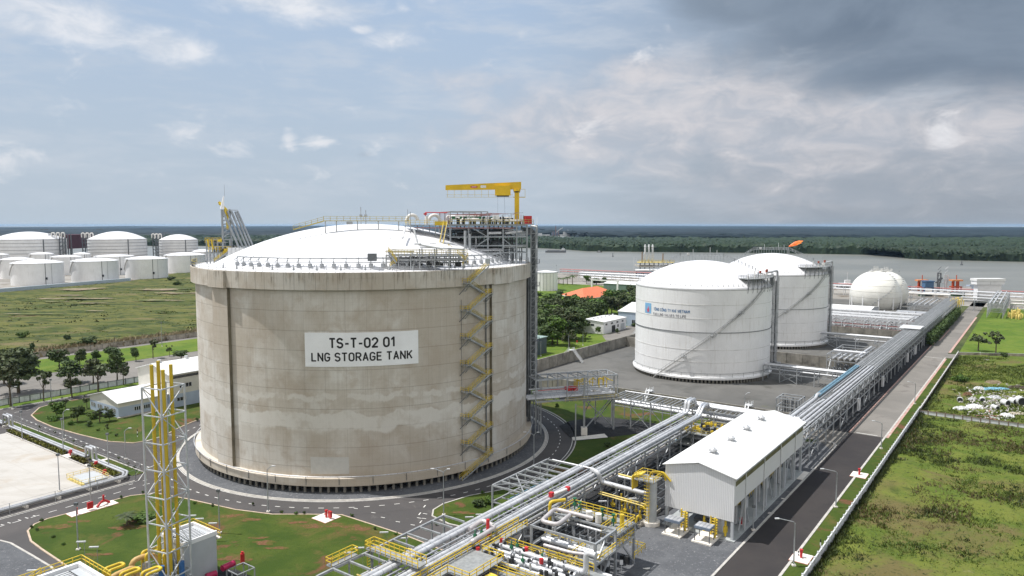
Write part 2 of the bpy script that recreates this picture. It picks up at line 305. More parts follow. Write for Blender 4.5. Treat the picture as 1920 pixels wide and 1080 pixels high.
# ------------------------------------------------------------------ mesh helpers
def props(o, label=None, cat=None, group=None, kind=None):
    if label: o['label'] = label
    if cat: o['category'] = cat
    if group: o['group'] = group
    if kind: o['kind'] = kind
    return o
def thing(name, label, cat, loc=(0, 0, 0), group=None, site=False):
    o = bpy.data.objects.new(name, None); col.objects.link(o); o.empty_display_size = 1
    o.location = W(loc) if site else loc
    return props(o, label, cat, group)
def origin(o):
    v = Vector((0, 0, 0))
    while o is not None: v += o.location; o = o.parent
    return v
class MB:
    def __init__(s, f=None): s.v = []; s.e = []; s.sm = []; s.f = f
    def add(s, vs, fs, smooth=False):
        o = len(s.v); s.v += [s.f(p) for p in vs] if s.f else list(vs)
        for f in fs: s.e.append(tuple(i + o for i in f)); s.sm.append(smooth)
        return s
    def box(s, x0, x1, y0, y1, z0, z1):
        return s.add([(x0, y0, z0), (x1, y0, z0), (x1, y1, z0), (x0, y1, z0), (x0, y0, z1), (x1, y0, z1), (x1, y1, z1), (x0, y1, z1)],
              [(3, 2, 1, 0), (4, 5, 6, 7), (0, 1, 5, 4), (1, 2, 6, 5), (2, 3, 7, 6), (3, 0, 4, 7)])
    def beam(s, a, b, w_=0.2, h=None):
        h = h or w_; a = Vector(a); b = Vector(b); d = (b - a)
        if d.length < 1e-6: return s
        d.normalize(); up = Vector((0, 0, 1)) if abs(d.z) < 0.95 else Vector((1, 0, 0))
        x = d.cross(up).normalized() * (w_ / 2); y = x.cross(d).normalized() * (h / 2)
        vs = [tuple(p + i * x + j * y) for p in (a, b) for i, j in ((-1, -1), (1, -1), (1, 1), (-1, 1))]
        return s.add(vs, [(0, 1, 5, 4), (1, 2, 6, 5), (2, 3, 7, 6), (3, 0, 4, 7), (3, 2, 1, 0), (4, 5, 6, 7)])
    def tube(s, pts, r, n=8, caps=True):
        pts = [Vector(p) for p in pts]; rings = []; ref = None
        for i, p in enumerate(pts):
            d = (pts[min(i + 1, len(pts) - 1)] - pts[max(i - 1, 0)])
            d.normalize() if d.length > 0 else None
            d1 = (p - pts[i - 1]).normalized() if i else d
            sc_ = 1.0 / max(0.5, abs(d1.dot(d))) if i and i < len(pts) - 1 else 1.0
            if ref is None:
                ref = Vector((0, 0, 1)) if abs(d.z) < 0.9 else Vector((1, 0, 0))
            x = d.cross(ref)
            if x.length < 0.15: ref = Vector((1, 0, 0)) if abs(d.x) < .8 else Vector((0, 1, 0)); x = d.cross(ref)
            x.normalize(); y = x.cross(d).normalized(); ref = y
            rr = r if not isinstance(r, (list, tuple)) else r[i]
            rings.append([tuple(p + rr * sc_ ** .5 * (math.cos(2 * math.pi * k_ / n) * x + math.sin(2 * math.pi * k_ / n) * y)) for k_ in range(n)])
        vs = [v for ring in rings for v in ring]; fs = []
        for i in range(len(rings) - 1):
            for k_ in range(n):
                a = i * n + k_; b = i * n + (k_ + 1) % n; fs.append((a, b, b + n, a + n))
        s.add(vs, fs, True)
        if caps:
            s.add(rings[0], [tuple(range(n))[::-1]]); s.add(rings[-1], [tuple(range(n))])
        return s
    def bent(s, pts, r, n=8, br=None, k=4):
        """tube with rounded corners"""
        pts = [Vector(p) for p in pts]; br = br or r * 2.2; out = [pts[0]]
        for i in range(1, len(pts) - 1):
            a, b, c = pts[i - 1], pts[i], pts[i + 1]
            q = min(br, (a - b).length * .45, (c - b).length * .45)
            p0 = b + (a - b).normalized() * q; p1 = b + (c - b).normalized() * q
            for j in range(k + 1):
                u = j / k; out.append((1 - u) ** 2 * p0 + 2 * u * (1 - u) * b + u * u * p1)
        out.append(pts[-1]); return s.tube(out, r, n)
    def cyl(s, x, y, z0, z1, r, n=12, r1=None):
        return s.tube([(x, y, z0), (x, y, z1)], [r, r if r1 is None else r1], n)
    def lathe(s, prof, cx, cy, n=64, smooth=False, a0=0.0, a1=2 * math.pi):
        full = abs(a1 - a0 - 2 * math.pi) < 1e-6; m_ = n if full else n + 1
        ang = [a0 + (a1 - a0) * i / n for i in range(m_)]
        def ring(r, z): return [(cx + r * math.sin(a), cy - r * math.cos(a), z) for a in ang]
        if smooth:
            vs = [p for (r, z) in prof for p in ring(r, z)]; fs = []
            for j in range(len(prof) - 1):
                for i in range(n): fs.append((j * m_ + i, j * m_ + (i + 1) % m_, (j + 1) * m_ + (i + 1) % m_, (j + 1) * m_ + i))
            return s.add(vs, fs, True)
        for j in range(len(prof) - 1):
            vs = ring(*prof[j]) + ring(*prof[j + 1])
            s.add(vs, [(i, (i + 1) % m_, m_ + (i + 1) % m_, m_ + i) for i in range(n)], True)
        return s
    def poly(s, pts, z=0.0):
        return s.add([(p[0], p[1], z if len(p) < 3 else p[2]) for p in pts], [tuple(range(len(pts)))])
    def prism(s, pts, z0, z1):
        n = len(pts); vs = [(p[0], p[1], z0) for p in pts] + [(p[0], p[1], z1) for p in pts]
        return s.add(vs, [tuple(range(n))[::-1], tuple(range(n, 2 * n))] + [(i, (i + 1) % n, n + (i + 1) % n, n + i) for i in range(n)])
    def rail(s, pts, h=1.1, step=1.8, w_=0.07, bars=(1.0, 0.55)):
        pts = [Vector(p) for p in pts]
        for a, b in zip(pts, pts[1:]):
            L = (b - a).length; k_ = max(1, int(round(L / step)))
            for i in range(k_ + 1):
                p = a.lerp(b, i / k_); s.beam(p, p + Vector((0, 0, h)), w_ * .9)
            for q in bars: s.beam(a + Vector((0, 0, h * q)), b + Vector((0, 0, h * q)), w_)
        return s
    def ladder(s, p, q, w_=0.5, d=(1, 0, 0), step=0.45, cage=False):
        p = Vector(p); q = Vector(q); d = Vector(d) * w_ / 2
        s.beam(p - d, q - d, 0.08); s.beam(p + d, q + d, 0.08)
        k_ = int((q - p).length / step)
        for i in range(k_): c = p.lerp(q, (i + .5) / k_); s.beam(c - d, c + d, 0.05)
        return s
    def stair(s, a, b, w_=0.9, rail=True, rm=None, step=0.3):
        """open stair flight between two points (stringers + treads)"""
        a = Vector(a); b = Vector(b); hd = Vector((b.x - a.x, b.y - a.y, 0)).normalized(); n_ = Vector((-hd.y, hd.x, 0)) * w_ / 2
        for sg in (-1, 1): s.beam(a + n_ * sg, b + n_ * sg, 0.08, 0.28)
        k_ = max(2, int(abs(b.z - a.z) / step))
        for i in range(k_):
            c = a.lerp(b, (i + .5) / k_); s.beam(c - n_, c + n_, 0.26, 0.05)
        if rm is not None:
            for sg in (-1, 1): rm.rail([a + n_ * sg, b + n_ * sg], 1.0, 1.6)
        return s
    def build(s, name, m, parent=None, label=None, cat=None, group=None, kind=None, loc=None):
        if not s.v: return None
        me = bpy.data.meshes.new(name)
        if parent is not None: og = origin(parent)
        elif loc is not None: og = Vector(loc)
        else: og = Vector((0, 0, 0))
        me.from_pydata([tuple(Vector(v) - og) for v in s.v], [], s.e)
        me.polygons.foreach_set('use_smooth', s.sm); me.materials.append(m); me.update()
        o = bpy.data.objects.new(name, me); col.objects.link(o)
        if parent is not None: o.parent = parent
        else: o.location = og
        return props(o, label, cat, group, kind)
def _grp(fn):
    def f(self, *a, **k):
        top = not getattr(self, '_lk', False)
        if top: self._lk = True; self.cur = getattr(self, 'cur', 0) + 1
        try: return fn(self, *a, **k)
        finally:
            if top: self._lk = False
    return f
_add0 = MB.add
def _add(self, vs, fs, smooth=False):
    r = _add0(self, vs, fs, smooth)
    if not hasattr(self, 'gid'): self.gid = []
    self.gid += [getattr(self, 'cur', 0)] * (len(self.e) - len(self.gid)); return r
MB.add = _add
for _n in ('box', 'beam', 'tube', 'bent', 'cyl', 'lathe', 'prism', 'rail', 'ladder', 'stair'): setattr(MB, _n, _grp(getattr(MB, _n)))
def _parts(self, name, m, parent=None, **kw):
    """every shape drawn becomes a part of its own"""
    out = []
    for g_ in sorted(set(self.gid)):
        ids = [i for i, q_ in enumerate(self.gid) if q_ == g_]; used = sorted({v for i in ids for v in self.e[i]}); mp_ = {v: k_ for k_, v in enumerate(used)}
        b = MB(); b.v = [self.v[v] for v in used]; b.e = [tuple(mp_[v] for v in self.e[i]) for i in ids]; b.sm = [self.sm[i] for i in ids]
        out.append(b.build(name, m, parent, **kw))
    return out
MB.parts = _parts
def SM(): return MB(W)
def copy_tree(o, loc=None, rotz=None, label=None, group=None, scale=None):
    c = o.copy(); col.objects.link(c)
    if loc is not None: c.location = loc
    if rotz is not None: c.rotation_euler = (0, 0, rotz)
    if scale is not None: c.scale = scale if isinstance(scale, tuple) else (scale,) * 3
    if label: c['label'] = label
    if group: c['group'] = group
    for ch in list(o.children):
        d = ch.copy(); col.objects.link(d); d.parent = c
        for g_ in list(ch.children):
            e = g_.copy(); col.objects.link(e); e.parent = d
    return c
def fix_normals(o):
    import bmesh
    bm = bmesh.new(); bm.from_mesh(o.data); bmesh.ops.recalc_face_normals(bm, faces=bm.faces[:]); bm.to_mesh(o.data); bm.free()
def flat(name, pts, z, m, site=True, world=None, kind='structure'):
    """a ground sheet, always facing up"""
    P3 = [W((p[0], p[1], z)) if site else (p[0], p[1], z) for p in pts]
    A = sum(P3[i][0] * P3[(i + 1) % len(P3)][1] - P3[(i + 1) % len(P3)][0] * P3[i][1] for i in range(len(P3)))
    if A < 0: P3 = P3[::-1]
    import bmesh
    me = bpy.data.meshes.new(name); me.from_pydata(P3, [], [tuple(range(len(P3)))])
    bm = bmesh.new(); bm.from_mesh(me); bmesh.ops.triangulate(bm, faces=bm.faces[:]); bm.to_mesh(me); bm.free()
    me.materials.append(m)
    o = bpy.data.objects.new(name, me); col.objects.link(o); return props(o, kind=kind)
# ================================================================== GROUND
TC = (-38.1, 192.0)
def gp(l, z=0.0): return [G(a, b, z) for a, b in l]
def arc(r, a0, a1, n=40, c=TC): return [(c[0] + r * math.sin(a0 + (a1 - a0) * i / n), c[1] - r * math.cos(a0 + (a1 - a0) * i / n)) for i in range(n + 1)]
def phi_of(x, y): return math.atan2(x - TC[0], -(y - TC[1]))
def rect(s0, s1, t0, t1): return [(s0, t0), (s1, t0), (s1, t1), (s0, t1)]
shore = [W((598, -1300))[:2], W((598, -40))[:2], W((600, 60))[:2], W((590, 130))[:2], W((588, 330))[:2], W((602, 420))[:2], W((600, 1100))[:2]]
flat('ground', shore + [(-1000, 1190), (-3500, 900), (-3500, -350), (3500, -350), (3500, -1300)], 0.0, M_land, False)
mb = MB(); pts = shore
for a, b in zip(pts, pts[1:]): mb.add([(a[0], a[1], 0), (b[0], b[1], 0), (b[0], b[1], -2.4), (a[0], a[1], -2.4)], [(0, 1, 2, 3)])
mb.build('river_bank', M_concd, kind='structure')
wb = MB().add([(-42000, -380, -2), (42000, -380, -2), (42000, 41500, -2), (-42000, 41500, -2)], [(0, 1, 2, 3)])
wb.build('water', M_water, kind='structure')

def rough_sheet(name, poly, cell, amp, m, z=0.03, freq=0.1, site=False):
    """a bumpy ground sheet, cells clipped to a polygon"""
    P = [W((p[0], p[1]))[:2] if site else p for p in poly]
    xs = [p[0] for p in P]; ys = [p[1] for p in P]; A = np.array(P)
    nx = int((max(xs) - min(xs)) / cell) + 1; ny = int((max(ys) - min(ys)) / cell) + 1
    X, Y = np.meshgrid(min(xs) + np.arange(nx + 1) * cell, min(ys) + np.arange(ny + 1) * cell)
    def inside(x, y):
        c = np.zeros(x.shape, bool); j = len(A) - 1
        for i in range(len(A)):
            xi, yi = A[i]; xj, yj = A[j]
            c ^= ((yi > y) != (yj > y)) & (x < (xj - xi) * (y - yi) / (yj - yi + 1e-12) + xi); j = i
        return c
    def dist(x, y):
        d = np.full(x.shape, 1e9)
        for i in range(len(A)):
            a = A[i]; b = A[(i + 1) % len(A)]; ab = b - a
            tt = np.clip(((x - a[0]) * ab[0] + (y - a[1]) * ab[1]) / (ab @ ab), 0, 1)
            d = np.minimum(d, np.hypot(x - a[0] - tt * ab[0], y - a[1] - tt * ab[1]))
        return d
    Z = np.zeros(X.shape); r2 = np.random.default_rng(abs(hash(name)) % 1000 if False else len(name))
    for k_, f in enumerate((freq, freq * 2.3, freq * 5.1, freq * 9)):
        for _ in range(5):
            a = r2.uniform(0, 6.28); ph = r2.uniform(0, 6.28)
            Z += np.sin((X * math.cos(a) + Y * math.sin(a)) * f * 6.28 + ph + 1.5 * np.sin((X * math.sin(a) - Y * math.cos(a)) * f * 3)) / (k_ + 1)
    Z = Z / 6 * amp + r2.uniform(-.25, .25, X.shape) * amp
    Z = z + np.maximum(0, (Z + amp * .6)) * np.clip(dist(X, Y) / 4, 0, 1)
    cx_, cy_ = X[:-1, :-1] + cell / 2, Y[:-1, :-1] + cell / 2; ok = inside(cx_, cy_)
    idx = np.arange(X.size).reshape(X.shape); q = np.stack([idx[:-1, :-1][ok], idx[:-1, 1:][ok], idx[1:, 1:][ok], idx[1:, :-1][ok]], 1)
    used, inv = np.unique(q, return_inverse=True); inv = inv.reshape(q.shape)
    me = bpy.data.meshes.new(name); co = np.stack([X.ravel()[used], Y.ravel()[used], Z.ravel()[used]], 1)
    me.from_pydata(co.tolist(), [], inv.tolist()); me.materials.append(m); me.polygons.foreach_set('use_smooth', [True] * len(me.polygons))
    o = bpy.data.objects.new(name, me); col.objects.link(o); props(o, kind='structure'); return inside
# left field with its sandy scrapes
LF = [W(p)[:2] for p in [(-230, 309), (215, 309), (300, 620), (369, 797), (332, 779), (239, 699), (113, 662), (-200, 560)]]
rough_sheet('left_field', LF, 3.2, 0.7, M_field, 0.03, 0.02)
def blotch(name, c, rx, ry, m, z, seed):
    r_ = random.Random(seed); ph = [r_.uniform(0, 6.28) for _ in range(6)]
    pts = []
    for i in range(48):
        a = 6.283 * i / 48; k_ = 1 + 0.22 * math.sin(2 * a + ph[0]) + 0.16 * math.sin(3 * a + ph[1]) + 0.12 * math.sin(5 * a + ph[2]) + .08 * math.sin(9 * a + ph[3])
        pts.append((c[0] + rx * k_ * math.cos(a), c[1] + ry * k_ * math.sin(a)))
    return flat(name, pts, z, m, False)
for i, (px, py, rx, ry) in enumerate([(150, 544, 19, 10), (105, 562, 17, 5), (104, 568, 8, 3), (180, 562, 13, 4), (172, 571, 9, 3), (130, 556, 14, 3), (300, 545, 24, 7), (342, 552, 20, 6), (60, 592, 14, 3), (175, 586, 6, 2), (295, 566, 18, 4)]):
    c = G(px, py); blotch('bare_soil', (c[0], c[1]), rx, ry, M_dirt, 1.0 + 0.03 * i, i)
# tank farm yard behind it
flat('tank_farm_yard', [W(p)[:2] for p in [(-300, 560), (-200, 562), (113, 664), (239, 701), (332, 781), (369, 800), (560, 800), (560, 1090), (150, 1090), (-300, 900)]], 0.06, M_farm, False)
# right field
RF = [(-120, -14.6), (119, -14.6), (119, -140), (-120, -140)]
rough_sheet('right_field', RF, 1.1, 0.55, M_rfield, 0.03, 0.05, site=True)
rough_sheet('storage_plot', [(121, -14.8), (243, -14.8), (255, -37), (262, -150), (121, -150)], 1.6, 0.35, M_rfield, 0.03, 0.05, site=True)
flat('far_lawn', [(244.5, -14), (540, -12), (500, -160), (262, -160), (256.5, -37)], 0.05, M_lawnb)
# plant floor
flat('asphalt', rect(-125, 46, 27, 213.5), 0.03, M_asph)
flat('ring_road', arc(54.6, -math.pi, math.pi, 120)[:-1], 0.05, M_asph, False)
flat('tank_gravel', arc(47.0, -math.pi, math.pi, 120)[:-1], 0.10, M_gravel, False)
flat('process_gravel', [(-125, -1.9), (69, -1.9), (73.5, -0.6), (73.5, 2), (70, 3.2), (79, 27), (-125, 27)], 0.035, M_gravel)
flat('dark_gravel', [(-34, 16), (0, 17), (4, 15), (79, 15), (79, 33), (-16, 33), (-34, 29)], 0.18, M_gravd)
flat('access_road', rect(-125, 86.5, -10.3, -1.9), 0.05, M_asphn)
flat('old_road', rect(86.5, 545, -10.3, -1.9), 0.055, M_asphold)
flat('cross_road', [(66, -2), (86, -2), (86, 3.5), (80, 25), (72, 25), (74, 3)], 0.045, M_asphold)
flat('side_road', [(231, -10.2), (243, -10.2), (262, -150), (248, -150)], 0.06, M_asphold)
flat('verge', rect(-125, 228, -13.9, -10.75), 0.10, M_lawn)
flat('verge', [(546, -11), (600, -11), (600, 2), (560, 2)], 0.05, M_land)
# bund compounds of the two white tanks
flat('compound_floor', rect(81, 274, 12.5, 113.2), 0.06, M_bund)
flat('rack_strip', rect(86, 335, -1.6, 12), 0.05, M_gravd)
flat('process_yard', rect(276, 470, 8, 140), 0.06, M_bund)
flat('jetty_yard', rect(470, 598, -60, 420), 0.055, M_farm)
# lawns (raised behind kerbs)
LAWNS = []
def lawn(name, pts, m=None, z=0.14, site=False, kerb=True, km=None, kw=0.32):
    P = [W(p)[:2] for p in pts] if site else pts
    flat(name, P, z, m or M_lawn, False)
    if kerb:
        mb = MB(); n = len(P)
        A = sum(P[i][0] * P[(i + 1) % n][1] - P[(i + 1) % n][0] * P[i][1] for i in range(n))
        sg = 1 if A > 0 else -1; out = []
        for i in range(n):
            a, b, c = Vector(P[i - 1]), Vector(P[i]), Vector(P[(i + 1) % n])
            d1 = (b - a).normalized(); d2 = (c - b).normalized(); nn = Vector((d1.y + d2.y, -d1.x - d2.x)) * sg
            if nn.length < 1e-4: nn = Vector((d1.y, -d1.x)) * sg
            nn.normalize(); out.append(tuple(b + nn * kw))
        for i in range(n):
            j = (i + 1) % n
            mb.add([(P[i][0], P[i][1], z + .03), (P[j][0], P[j][1], z + .03), (out[j][0], out[j][1], z + .03), (out[i][0], out[i][1], z + .03),
                    (out[j][0], out[j][1], 0), (out[i][0], out[i][1], 0)], [(0, 1, 2, 3), (3, 2, 4, 5)])
        o = mb.build('kerb', km or M_kerb, kind='structure'); fix_normals(o)
def smooth(pts, k=3):
    n = len(pts); out = []
    for i in range(n):
        p0, p1, p2, p3 = (Vector(pts[(i + j - 1) % n]) for j in range(4))
        for j in range(k):
            u = j / k; out.append(tuple(0.5 * ((2 * p1) + (-p0 + p2) * u + (2 * p0 - 5 * p1 + 4 * p2 - p3) * u * u + (-p0 + 3 * p1 - 3 * p2 + p3) * u ** 3)))
    return out
L1 = gp([(54, 996), (66, 984), (90, 974), (140, 961), (200, 943), (245, 931), (290, 926), (350, 937), (440, 957), (510, 966), (575, 966)]) + gp([(640, 967), (690, 983), (760, 1006), (830, 1034)]) + [W(p)[:2] for p in [(-36, 37), (-60, 36), (-80, 45), (-90, 60), (-90, 78)]] + gp([(150, 1078), (110, 1050), (80, 1030), (60, 1015)])
lawn('lawn', L1, km=M_kerbo)
L2a = gp([(60, 779), (70, 788), (100, 801), (150, 815), (205, 828), (250, 831), (290, 824)])
r_ = 55.2; a0 = phi_of(*G(330, 812)); L2 = L2a + arc(r_, a0, rad(-150), 16) + [W(p)[:2] for p in [(10, 198)]] + gp([(150, 749), (110, 755), (75, 765)])
lawn('lawn', L2, km=M_kerbo)
a1 = phi_of(*G(945, 912)); a2 = rad(128)
L3 = gp([(812, 968), (814, 957), (832, 946), (880, 931)]) + arc(55.2, a1, a2, 40) + [W(p)[:2] for p in [(80, 113), (80, 34), (-22, 34), (-24, 46)]]
lawn('lawn', L3)
SOIL = [(607, 985, 3.4, 1.5), (667, 990, 3.2, 1.3), (105, 988, 2.6, 1.1), (150, 978, 2.0, .6), (425, 968, 3.0, .8), (470, 975, 2.2, .6), (497, 1018, 2.2, .8), (520, 1028, 1.8, .6), (485, 1009, 1.5, .5), (440, 1048, 2.4, 1.0), (560, 1002 - 22, 2.0, .5), (345, 985, 1.2, .5), (868, 962, 2.0, .7), (240, 990, 3.0, 1.0), (185, 1040, 2.0, .6)]
flat('dark_gravel', gp([(1048, 800), (1068, 790), (1130, 782), (1200, 790), (1260, 800), (1250, 812), (1190, 815), (1090, 827), (1070, 822)]), 0.17, M_gravd, False)
flat('lawn_upper', rect(-130, 20, 213.8, 224), 0.12, M_lawnb)
flat('parking', rect(-200, 60, 224, 262), 0.06, M_asphold)
flat('lawn_upper', rect(-200, 150, 262, 296), 0.12, M_lawnb)
flat('path', rect(-200, 150, 296, 301.6), 0.06, M_asphold)
flat('lawn_strip', rect(-46.3, -43.6, 121, 200), 0.12, M_lawn)
flat('yard', rect(-160, -49.6, 121.2, 183), 0.08, M_yard)
flat('garden_ground', [(81, 114.6), (275, 114.6), (275, 140), (345, 200), (470, 200), (470, 330), (150, 330), (95, 240)], 0.07, M_lawnb)
flat('garden_path', rect(84, 276, 114.6, 122), 0.10, M_asphold)
flat('yard_apron', [(186, 128), (250, 122), (260, 150), (226, 140), (200, 138)], 0.13, M_asphold)
flat('far_path', [(300, 245), (380, 300), (372, 320), (290, 262)], 0.11, M_asphold)

# kerb lines and paint
def ringstrip(name, r0, r1, a0, a1, z0, z1, m, n=140):
    mb = MB(); A = [a0 + (a1 - a0) * i / n for i in range(n + 1)]
    def P(r, a, z): return (TC[0] + r * math.sin(a), TC[1] - r * math.cos(a), z)
    for a, b in zip(A, A[1:]):
        mb.add([P(r0, a, z1), P(r1, a, z1), P(r1, b, z1), P(r0, b, z1), P(r0, a, z0), P(r1, a, z0), P(r1, b, z0), P(r0, b, z0)], [(0, 1, 2, 3), (4, 0, 3, 7), (1, 5, 6, 2)])
    o = mb.build(name, m, kind='structure'); fix_normals(o); return o
ringstrip('kerb', 46.9, 47.25, -math.pi, math.pi, 0.0, 0.24, M_kerb)
ringstrip('kerb', 47.25, 47.62, -math.pi, math.pi, 0.0, 0.13, M_kerb)
ringstrip('road_line', 47.72, 47.86, -math.pi, math.pi, 0.08, 0.085, M_line)
ringstrip('road_line', 54.1, 54.26, rad(34), rad(250), 0.075, 0.08, M_line)
dash = MB()
def adash(mb, p, d, L=1.0, w_=0.2, z=0.09):
    d = Vector((d[0], d[1], 0)).normalized(); n = Vector((-d.y, d.x, 0)) * w_ / 2; p = Vector((p[0], p[1], z)); a = p - d * L / 2; b = p + d * L / 2
    mb.add([tuple(a - n), tuple(b - n), tuple(b + n), tuple(a + n)], [(0, 1, 2, 3)])
for i in range(-60, 70):
    a = i * 3.0 / 51.0
    if -math.pi < a < math.pi: adash(dash, (TC[0] + 51.0 * math.sin(a), TC[1] - 51.0 * math.cos(a)), (math.cos(a), math.sin(a)), 1.1)
for i in range(26):                                                     # left road centre line
    p = W((-41, 118 + 3.1 * i)); adash(dash, p, V, 1.1)
for i in range(24): p = W((-44 - 3.1 * i, 113.2 )); adash(dash, p, U, 1.5)
for i in range(12): p = W((-46 - 3.1 * i, 115.9)); adash(dash, p, U, .9) if i < 2 else None
for i in range(26): p = W((-90 + 3.2 * i, 205.8)); adash(dash, p, U, 1.1)
for (px, py) in [(667, 954), (700, 962), (718, 971), (746, 979), (774, 985), (795, 973), (797, 964), (786, 975 - 3), (5, 985), (17, 981), (37, 976), (50, 972), (65, 968)]:
    g = G(px, py); adash(dash, g, (0.9, -.35), .9)
for (px, py) in [(796, 950), (787, 964), (789, 979)]:
    g = G(px, py); adash(dash, g, (0.2, 1), 1.2, .22)
o = dash.build('road_dashes', M_line, kind='structure')
el_ = SM()
def edge(s0, t0, s1, t1, w_=0.14, z=0.09):
    d = Vector((s1 - s0, t1 - t0)); n = Vector((-d.y, d.x)).normalized() * w_ / 2
    el_.add([(s0 - n.x, t0 - n.y, z), (s1 - n.x, t1 - n.y, z), (s1 + n.x, t1 + n.y, z), (s0 + n.x, t0 + n.y, z)], [(0, 1, 2, 3)])
edge(-110, 116.9, -47, 116.9); edge(-43.3, 122, -43.3, 200); edge(-47, 116.9, -43.3, 121.5); edge(-77.5, 108.4, -125, 108.4)
edge(-110, 212.9, -22, 212.9); edge(87.3, -3.4, 87.3, -8.6, .3); edge(229, -3.0, 229, -9.4, .35)
o = el_.build('road_edge_line', M_line, kind='structure'); fix_normals(o)
kb = SM()
kb.box(-125, 68.8, -1.95, -1.55, 0, 0.2); kb.box(-125, 231, -10.75, -10.3, 0, 0.2); kb.box(-110, -47.5, 117.2, 117.5, 0, .2); kb.box(-43.7, -43.4, 122, 201, 0, .2); kb.box(-130, -20, 213.3, 213.7, 0, .2)
kb.box(-110, -49.6, 120.7, 121.0, 0, .3); kb.box(-49.6, -49.3, 120.7, 183, 0, .3)
kb.build('kerb', M_kerb, kind='structure')
kb = SM(); kb.box(86.5, 280, -2.0, -1.6, 0, 0.22); kb.box(86.5, 228, -11.4, -10.3, 0, 0.16); kb.box(246, 400, -11.2, -10.3, 0, .18); kb.box(282, 330, -3.4, -2.9, 0, .22); kb.build('kerb', M_kerbr, kind='structure')
kb = MB(); kp = [W(p)[:2] for p in [(68.8, -1.75), (71.5, -1.6), (73.3, -0.6), (73.9, 1), (73, 2.4), (70.5, 3.4)]]
for a, b in zip(kp, kp[1:]): kb.beam((a[0], a[1], .1), (b[0], b[1], .1), .5, .25)
kb.build('kerb', M_kerb, kind='structure')
kp = gp([(-40, 1010), (0, 1015), (20, 1020), (60, 1043), (95, 1064), (120, 1088)]); kb = MB()
for a, b in zip(kp, kp[1:]): kb.beam((a[0], a[1], .1), (b[0], b[1], .1), .35, .25)
kb.build('kerb', M_kerb, kind='structure')
flat('process_gravel', kp + gp([(100, 1200), (-200, 1200), (-200, 1010)]), 0.16, M_gravel, False)

# ================================================================== FAR FOREST
def forest(name, front, depth, dx, nrow, h, seed, grow=1.12, d0=6.0, amp=3.0, crowns=0, depthfn=None, lf=0):
    r = np.random.default_rng(seed); P = [Vector(p) for p in front]; xs = []
    for a, b in zip(P, P[1:]):
        L = (b - a).length; k_ = max(1, int(L / dx)); xs += [a.lerp(b, i / k_) for i in range(k_)]
    xs.append(P[-1]); n = len(xs)
    ds = [0.0, 0.8]; s_ = d0
    tot = depth
    raw = [0]; 
    for j in range(nrow): raw.append(raw[-1] + s_); s_ *= grow
    ds += [1.5 + x / raw[-1] * tot for x in raw[1:]]
    X = np.array([[p.x for p in xs]] * len(ds)); Y = np.array([[p.y for p in xs]] * len(ds)) + np.array(ds)[:, None]
    D = np.array(ds)[:, None]
    X = X + r.uniform(-.4, .4, X.shape) * dx; Y = Y + r.uniform(-.3, .3, Y.shape) * np.minimum(dx, np.maximum(1, D * .2)) * (D > 1)
    Z = h + r.normal(0, 1, X.shape) * amp * .45
    for f in (0.004, 0.011, 0.03):
        for _ in range(4):
            a = r.uniform(0, 6.28); Z = Z + np.sin((X * math.cos(a) + Y * math.sin(a)) * f * 6.28 + r.uniform(0, 6)) * amp * .14
    if lf: 
        for _ in range(5): a = r.uniform(0, 6.28); Z = Z + np.sin((X * math.cos(a) + Y * math.sin(a)) * lf + r.uniform(0, 6)) * amp * .5
    Z[0, :] = -2.2
    Z[1, :] = Z[1, :] * .75
    m_, n_ = X.shape; idx = np.arange(m_ * n_).reshape(m_, n_)
    q = np.stack([idx[:-1, :-1].ravel(), idx[:-1, 1:].ravel(), idx[1:, 1:].ravel(), idx[1:, :-1].ravel()], 1)
    vs = np.stack([X.ravel(), Y.ravel(), Z.ravel()], 1).tolist(); fs = q.tolist()
    if crowns:                                          # bumpy crowns along the water's edge and over the canopy
        phi = (1 + 5 ** .5) / 2
        ico = [(-1, phi, 0), (1, phi, 0), (-1, -phi, 0), (1, -phi, 0), (0, -1, phi), (0, 1, phi), (0, -1, -phi), (0, 1, -phi), (phi, 0, -1), (phi, 0, 1), (-phi, 0, -1), (-phi, 0, 1)]
        icf = [(0, 11, 5), (0, 5, 1), (0, 1, 7), (0, 7, 10), (0, 10, 11), (1, 5, 9), (5, 11, 4), (11, 10, 2), (10, 7, 6), (7, 1, 8), (3, 9, 4), (3, 4, 2), (3, 2, 6), (3, 6, 8), (3, 8, 9), (4, 9, 5), (2, 4, 11), (6, 2, 10), (8, 6, 7), (9, 8, 1)]
        for _ in range(crowns):
            i = r.integers(0, n - 1); d = abs(r.normal(0, 1)) ** 1.5 * min(260, depth * .4); u = r.uniform()
            x = xs[i].x * (1 - u) + xs[i + 1].x * u; y = xs[i].y * (1 - u) + xs[i + 1].y * u + d + r.uniform(-2, 3)
            R = r.uniform(2.2, 4.6); hh = h * (r.uniform(.45, 1.0) if d < 12 else r.uniform(.9, 1.08)); o = len(vs)
            for v in ico:
                k_ = R / 1.9 * r.uniform(.7, 1.25); vs.append([x + v[0] * k_, y + v[1] * k_, hh + v[2] * k_ * r.uniform(.7, 1.1)])
            fs += [[a + o for a in f] for f in icf]
    me = bpy.data.meshes.new(name); me.from_pydata(vs, [], fs); me.materials.append(M_forest)
    o = bpy.data.objects.new(name, me); col.objects.link(o); props(o, kind='stuff'); return o
f = forest('mangrove_forest', [(-1900, 2040), (-700, 2040), (-250, 1950), (67, 1850), (120, 1760), (166, 1624), (300, 1575), (493, 1530), (700, 1428), (735, 1450), (800, 1500), (1900, 1500)], 900, 5.5, 46, 14, 3, 1.05, 6, 4.0, 5200)
props(f, 'green mangrove forest lining the far bank of the river', 'forest')
